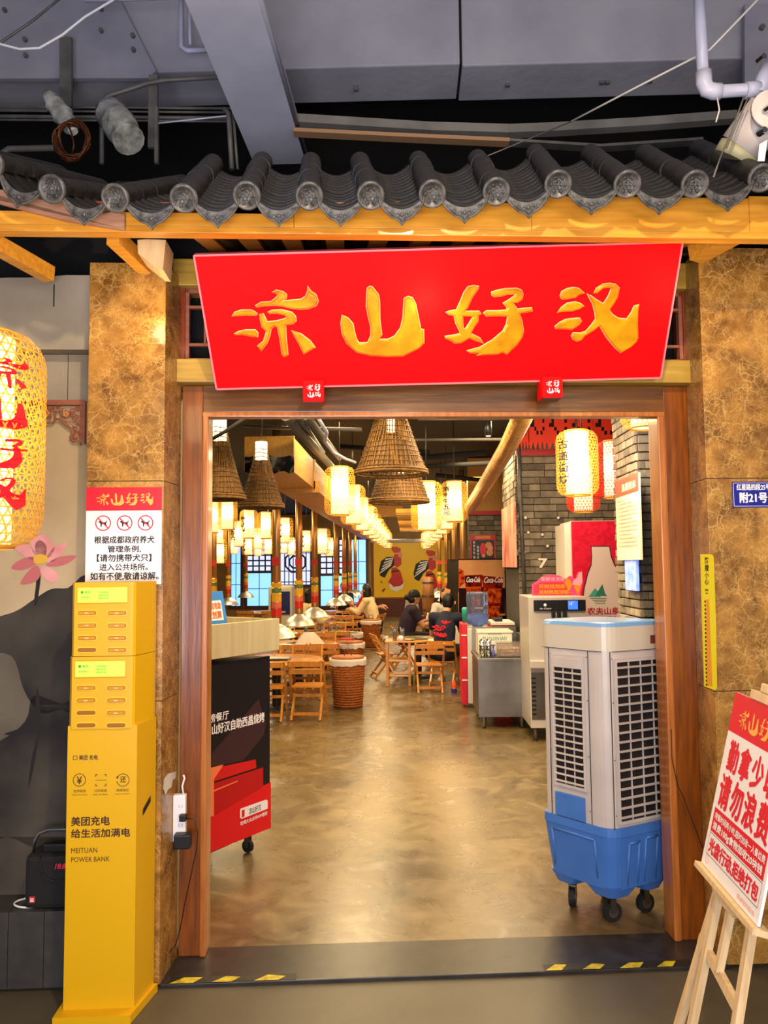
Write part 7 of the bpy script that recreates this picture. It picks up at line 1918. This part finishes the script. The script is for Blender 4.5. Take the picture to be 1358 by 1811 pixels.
def remesh(caps_, ell, voxel, name, smooth=3):
    bm = bmesh.new()
    for c in caps_: capsule(bm, *c)
    for c, r in ell:
        m = bmesh.ops.create_uvsphere(bm, u_segments=16, v_segments=10, radius=1)
        for v in m['verts']: v.co = Vector((c[0] + v.co.x * r[0], c[1] + v.co.y * r[1], c[2] + v.co.z * r[2]))
    me = bpy.data.meshes.new(name); bm.to_mesh(me); bm.free(); o = bpy.data.objects.new(name, me); COL.objects.link(o)
    md = o.modifiers.new('r', 'REMESH'); md.mode = 'VOXEL'; md.voxel_size = voxel; md.use_smooth_shade = True
    if smooth: s_ = o.modifiers.new('s', 'SMOOTH'); s_.iterations = smooth; s_.factor = .5
    dg = bpy.context.evaluated_depsgraph_get(); dg.update(); r = bpy.data.meshes.new_from_object(o.evaluated_get(dg)); r.name = name
    bpy.data.objects.remove(o); bpy.data.meshes.remove(me)
    for p in r.polygons: p.use_smooth = True
    return r
def person(x, y, rz, lab, shirt, trousers, lean=.12, seat=.36, hair='short', sleeves='short', sc=1., cap_=None, head=(0, .02), vox=.009, long_tr=True):
    """seated, faces +y; origin on the floor under the hips"""
    T = thing('person', Matrix.Translation((x, y, 0)) @ Matrix.Rotation(R(rz), 4, 'Z') @ Matrix.Scale(sc, 4), lab, 'person')
    hz = seat + .09; sh = hz + .44; ly = lean * .44 / .4
    hip = [(-.09, 0, hz), (.09, 0, hz)]; knee = [(-.13, .42, seat + .08), (.13, .42, seat + .08)]; ank = [(-.12, .40, .08), (.12, .44, .08)]; toe = [(-.12, .56, .035), (.13, .60, .035)]
    shl = [(-.17, ly, sh), (.17, ly, sh)]; elb = [(-.22, ly + .14, sh - .24), (.22, ly + .14, sh - .24)]; wr = [(-.12, ly + .36, sh - .16), (.14, ly + .36, sh - .18)]
    nk = (0, ly + .01, sh + .04); hd_ = (head[0], ly + head[1] + .03, sh + .2)
    cps = [((0, 0, hz + .02), (0, ly * .6, hz + .28), .125, .13), ((0, ly * .6, hz + .28), (0, ly, sh - .04), .13, .11), (nk, (hd_[0], hd_[1] - .02, hd_[2] - .06), .052, .05)]
    for i in (0, 1):
        cps += [(hip[i], knee[i], .095, .06), (knee[i], ank[i], .058, .036), (ank[i], toe[i], .036, .028), ((shl[i][0] * .4, shl[i][1], shl[i][2] - .02), shl[i], .07, .06),
                (shl[i], elb[i], .052, .04), (elb[i], wr[i], .038, .026)]
        w_ = Vector(wr[i]); sg = (-1, 1)[i]; pd = Vector((-sg * .25, .9, -.25)).normalized(); side = Vector((1, 0, 0)); pm_ = w_ + pd * .07
        cps += [(w_, pm_, .026, .034)]
        for k in range(4):
            b0 = pm_ + side * (k - 1.5) * .018 + pd * .015; ln = (.06, .07, .065, .05)[k]; m_ = b0 + pd * ln * .5 + Vector((0, 0, -.006)); e_ = m_ + pd * ln * .4 + Vector((0, 0, -.022))
            cps += [(b0, m_, .0095, .009), (m_, e_, .009, .008)]
        tb_ = w_ + pd * .025 - side * sg * .028; cps += [(tb_, tb_ + pd * .035 - side * sg * .02, .012, .010)]
    ell = [(hd_, (.075, .092, .11)), ((hd_[0], hd_[1] + .03, hd_[2] - .05), (.055, .06, .06)), ((hd_[0], hd_[1] + .092, hd_[2] - .012), (.014, .02, .024)),
           ((hd_[0] - .077, hd_[1], hd_[2] - .01), (.012, .02, .03)), ((hd_[0] + .077, hd_[1], hd_[2] - .01), (.012, .02, .03))]
    link('body', remesh(cps, ell, vox, 'body'), T).data.materials.append(SKIN)
    ss = [((0, -.005, hz + .0), (0, ly * .6, hz + .28), .142, .147), ((0, ly * .6, hz + .28), (0, ly, sh - .03), .147, .122)]
    for i in (0, 1):
        ss += [((shl[i][0] * .3, shl[i][1], shl[i][2] - .02), shl[i], .082, .073)]
        t = .55 if sleeves == 'short' else 1
        e_ = Vector(shl[i]).lerp(Vector(elb[i]), t); ss += [(shl[i], tuple(e_), .068, .06)]
        if sleeves == 'long': ss += [(elb[i], tuple(Vector(elb[i]).lerp(Vector(wr[i]), .92)), .05, .038)]
    s_ = link('shirt', remesh(ss, [], .012, 'shirt', 2), T); s_.data.materials.append(M_[shirt])
    tt = [((-.02, 0, hz - .02), (.02, 0, hz - .02), .13, .13)]
    for i in (0, 1):
        e_ = Vector(knee[i]); tt += [(hip[i], tuple(e_), .112, .078)]
        if long_tr: tt += [(knee[i], tuple(Vector(knee[i]).lerp(Vector(ank[i]), .85)), .074, .052)]
    s_ = link('trousers', remesh(tt, [], .012, 'trousers', 2), T); s_.data.materials.append(M_[trousers])
    for i in (0, 1): 
        s_ = link('shoe', remesh([((ank[i][0], ank[i][1] - .03, .04), (toe[i][0], toe[i][1] + .01, .034), .042, .034)], [], .012, 'shoe', 1), T); s_.data.materials.append(M_['white'] if i else M_['white'])
    hc, hy, hh = hd_
    he = [((hc, hy - .014, hh + .022), (.086, .098, .105))]
    if hair == 'short': he += [((hc, hy - .035, hh - .02), (.078, .07, .075))]
    if hair == 'long': he += [((hc, hy - .04, hh - .08), (.085, .065, .16)), ((hc - .06, hy - .01, hh - .06), (.03, .06, .13)), ((hc + .06, hy - .01, hh - .06), (.03, .06, .13))]
    if hair == 'bun': he += [((hc, hy - .04, hh - .03), (.08, .07, .08)), ((hc, hy - .125, hh - .0), (.045, .045, .045))]
    # cut the face free: keep hair behind and above
    me = remesh([], he, .01, 'hair', 2)
    bm = bmesh.new(); bm.from_mesh(me); bmesh.ops.delete(bm, geom=[v for v in bm.verts if v.co.y > hy + .035 and v.co.z < hh + .045], context='VERTS'); bm.to_mesh(me); bm.free()
    s_ = link('hair', me, T); me.materials.append(HAIR)
    fc = MB()
    for sx in (-1, 1):
        fc.m = 0; fc.sphere((hc + sx * .03, hy + .080, hh - .002), .011, 8, 5, (1.2, .5, .7)); fc.m = 1; fc.sphere((hc + sx * .03, hy + .0855, hh - .002), .005, 6, 4, (1, .4, 1)); fc.tube([(hc + sx * .018, hy + .088, hh + .017), (hc + sx * .042, hy + .08, hh + .018)], .003, 5)
    fc.m = 2; fc.tube([(hc - .02, hy + .088, hh - .055), (hc, hy + .093, hh - .056), (hc + .02, hy + .088, hh - .055)], .004, 5)
    fc.build('face_features', [M_['white'], M_['ink'], M_['pink_dark']], T)
    if cap_:
        c_ = MB(); c_.lathe([(.001, .125), (.05, .115), (.085, .075), (.096, .02), (.094, .0)], 18, c=(hc, hy, hh)); c_.box(hc - .06, hc + .06, hy + .07, hy + .16, hh + .015, hh + .025, .004); c_.build('cap', M_[cap_], T)
    return T
mat('navy_cloth', '#15182a', .85, col2='#1e2238', scale=20); mat('black_cloth', '#100f12', .85); mat('cream_cloth', '#d8c08c', .85, col2='#e6d2a4', scale=8); mat('red_cloth_m', '#c0182c', .8); mat('denim', '#2c3a6a', .85); mat('plum_cloth', '#2a1c30', .85); mat('pale_cloth', '#c8c0b8', .8)
Yn = 10.55; px_ = P(784, 1130, Yn).x
MAN = person(px_, Yn, -14, 'man seated with his back turned in a navy shirt with a red print', 'navy_cloth', 'black_cloth', .17, .37, 'short', sc=1.0, long_tr=False, head=(.02, .06))
rp = MB(); random.seed(11)
for cx, cz, sx in ((.05, .40, .055), (.035, .385, .03), (-.045, .335, .075), (-.03, .315, .07), (-.06, .30, .05), (-.05, .245, .05), (.0, .235, .06), (.01, .22, .04)):
    for i in range(8):
        x = cx + (i / 7 - .5) * sx * 2; z = cz + random.uniform(-.012, .012)
        yb = -.142 + .187 * z * 1.0
        rp.sphere((x, yb + .9 * x * x - .004, .455 + z), random.uniform(.009, .016), 6, 4, (1.3, .5, .9))
rp.build('red_back_print', M_['red_cloth_m'], MAN, kind='stuff')
chair(px_, Yn + .04, -14, 'wooden folding chair under the man in the navy shirt')
person(P(716, 1100, 12.7).x, 12.75, -78, 'woman in a black cap and dark plum top seated facing right', 'plum_cloth', 'black_cloth', .1, .36, 'bun', cap_='black_cloth')
person(P(790, 1100, 13.6).x, 13.7, 170, 'dark haired woman in a pale top seated beyond the man in navy', 'pale_cloth', 'denim', .1, .36, 'long')
person(P(766, 1100, 14.2).x, 14.3, -70, 'person in black bent forward at a table beyond the aisle', 'black_cloth', 'denim', .3, .36, 'long', 'long')
person(P(660, 1100, 16.0).x, 16.2, 70, 'woman in a cream top with dark hair seated at the left row facing left', 'cream_cloth', 'black_cloth', .1, .36, 'long', 'long')
person(P(636, 1080, 17.2).x, 17.4, -100, 'person in a bright red top seated beyond the left tables', 'red_cloth_m', 'black_cloth', .1, .36, 'short')
person(P(606, 1080, 19.0).x, 19.4, 180, 'person in dark clothes seated far back near the windows', 'navy_cloth', 'black_cloth', .05, .36, 'short')
person(P(517, 1090, 13.6).x, 13.7, -60, 'person in cream with dark hair bent low between the extraction pipes', 'cream_cloth', 'black_cloth', .25, .36, 'long', 'long')
for k, (px, Y, rz, w_) in enumerate(((716, 12.75, -78, 'the woman in the black cap'), (790, 13.7, 170, 'the woman in the pale top'), (766, 14.3, -70, 'the person in black'), (660, 16.2, 70, 'the woman in cream'), (636, 17.4, -100, 'the person in red'), (606, 19.4, 180, 'the farthest guest'), (517, 13.7, -60, 'the person bent low at the pipes'))):
    chair(P(px, 1100, Y).x, Y + .03, rz, 'wooden folding chair under ' + w_)
round_table(1.0, 14.9, tz, .5, 'round wooden table beyond the seated man in navy', None)
MB().lathe([(.001, 0), (.035, 0), (.035, .12), (.014, .17), (.014, .2), (.001, .2)], 12).build('sauce_bottle', M_['cream_w'], None, Matrix.Translation((P(757, 1090, 14.2).x, 14.3, tz)), 'white sauce bottle on the table beyond the man in navy', 'bottle')
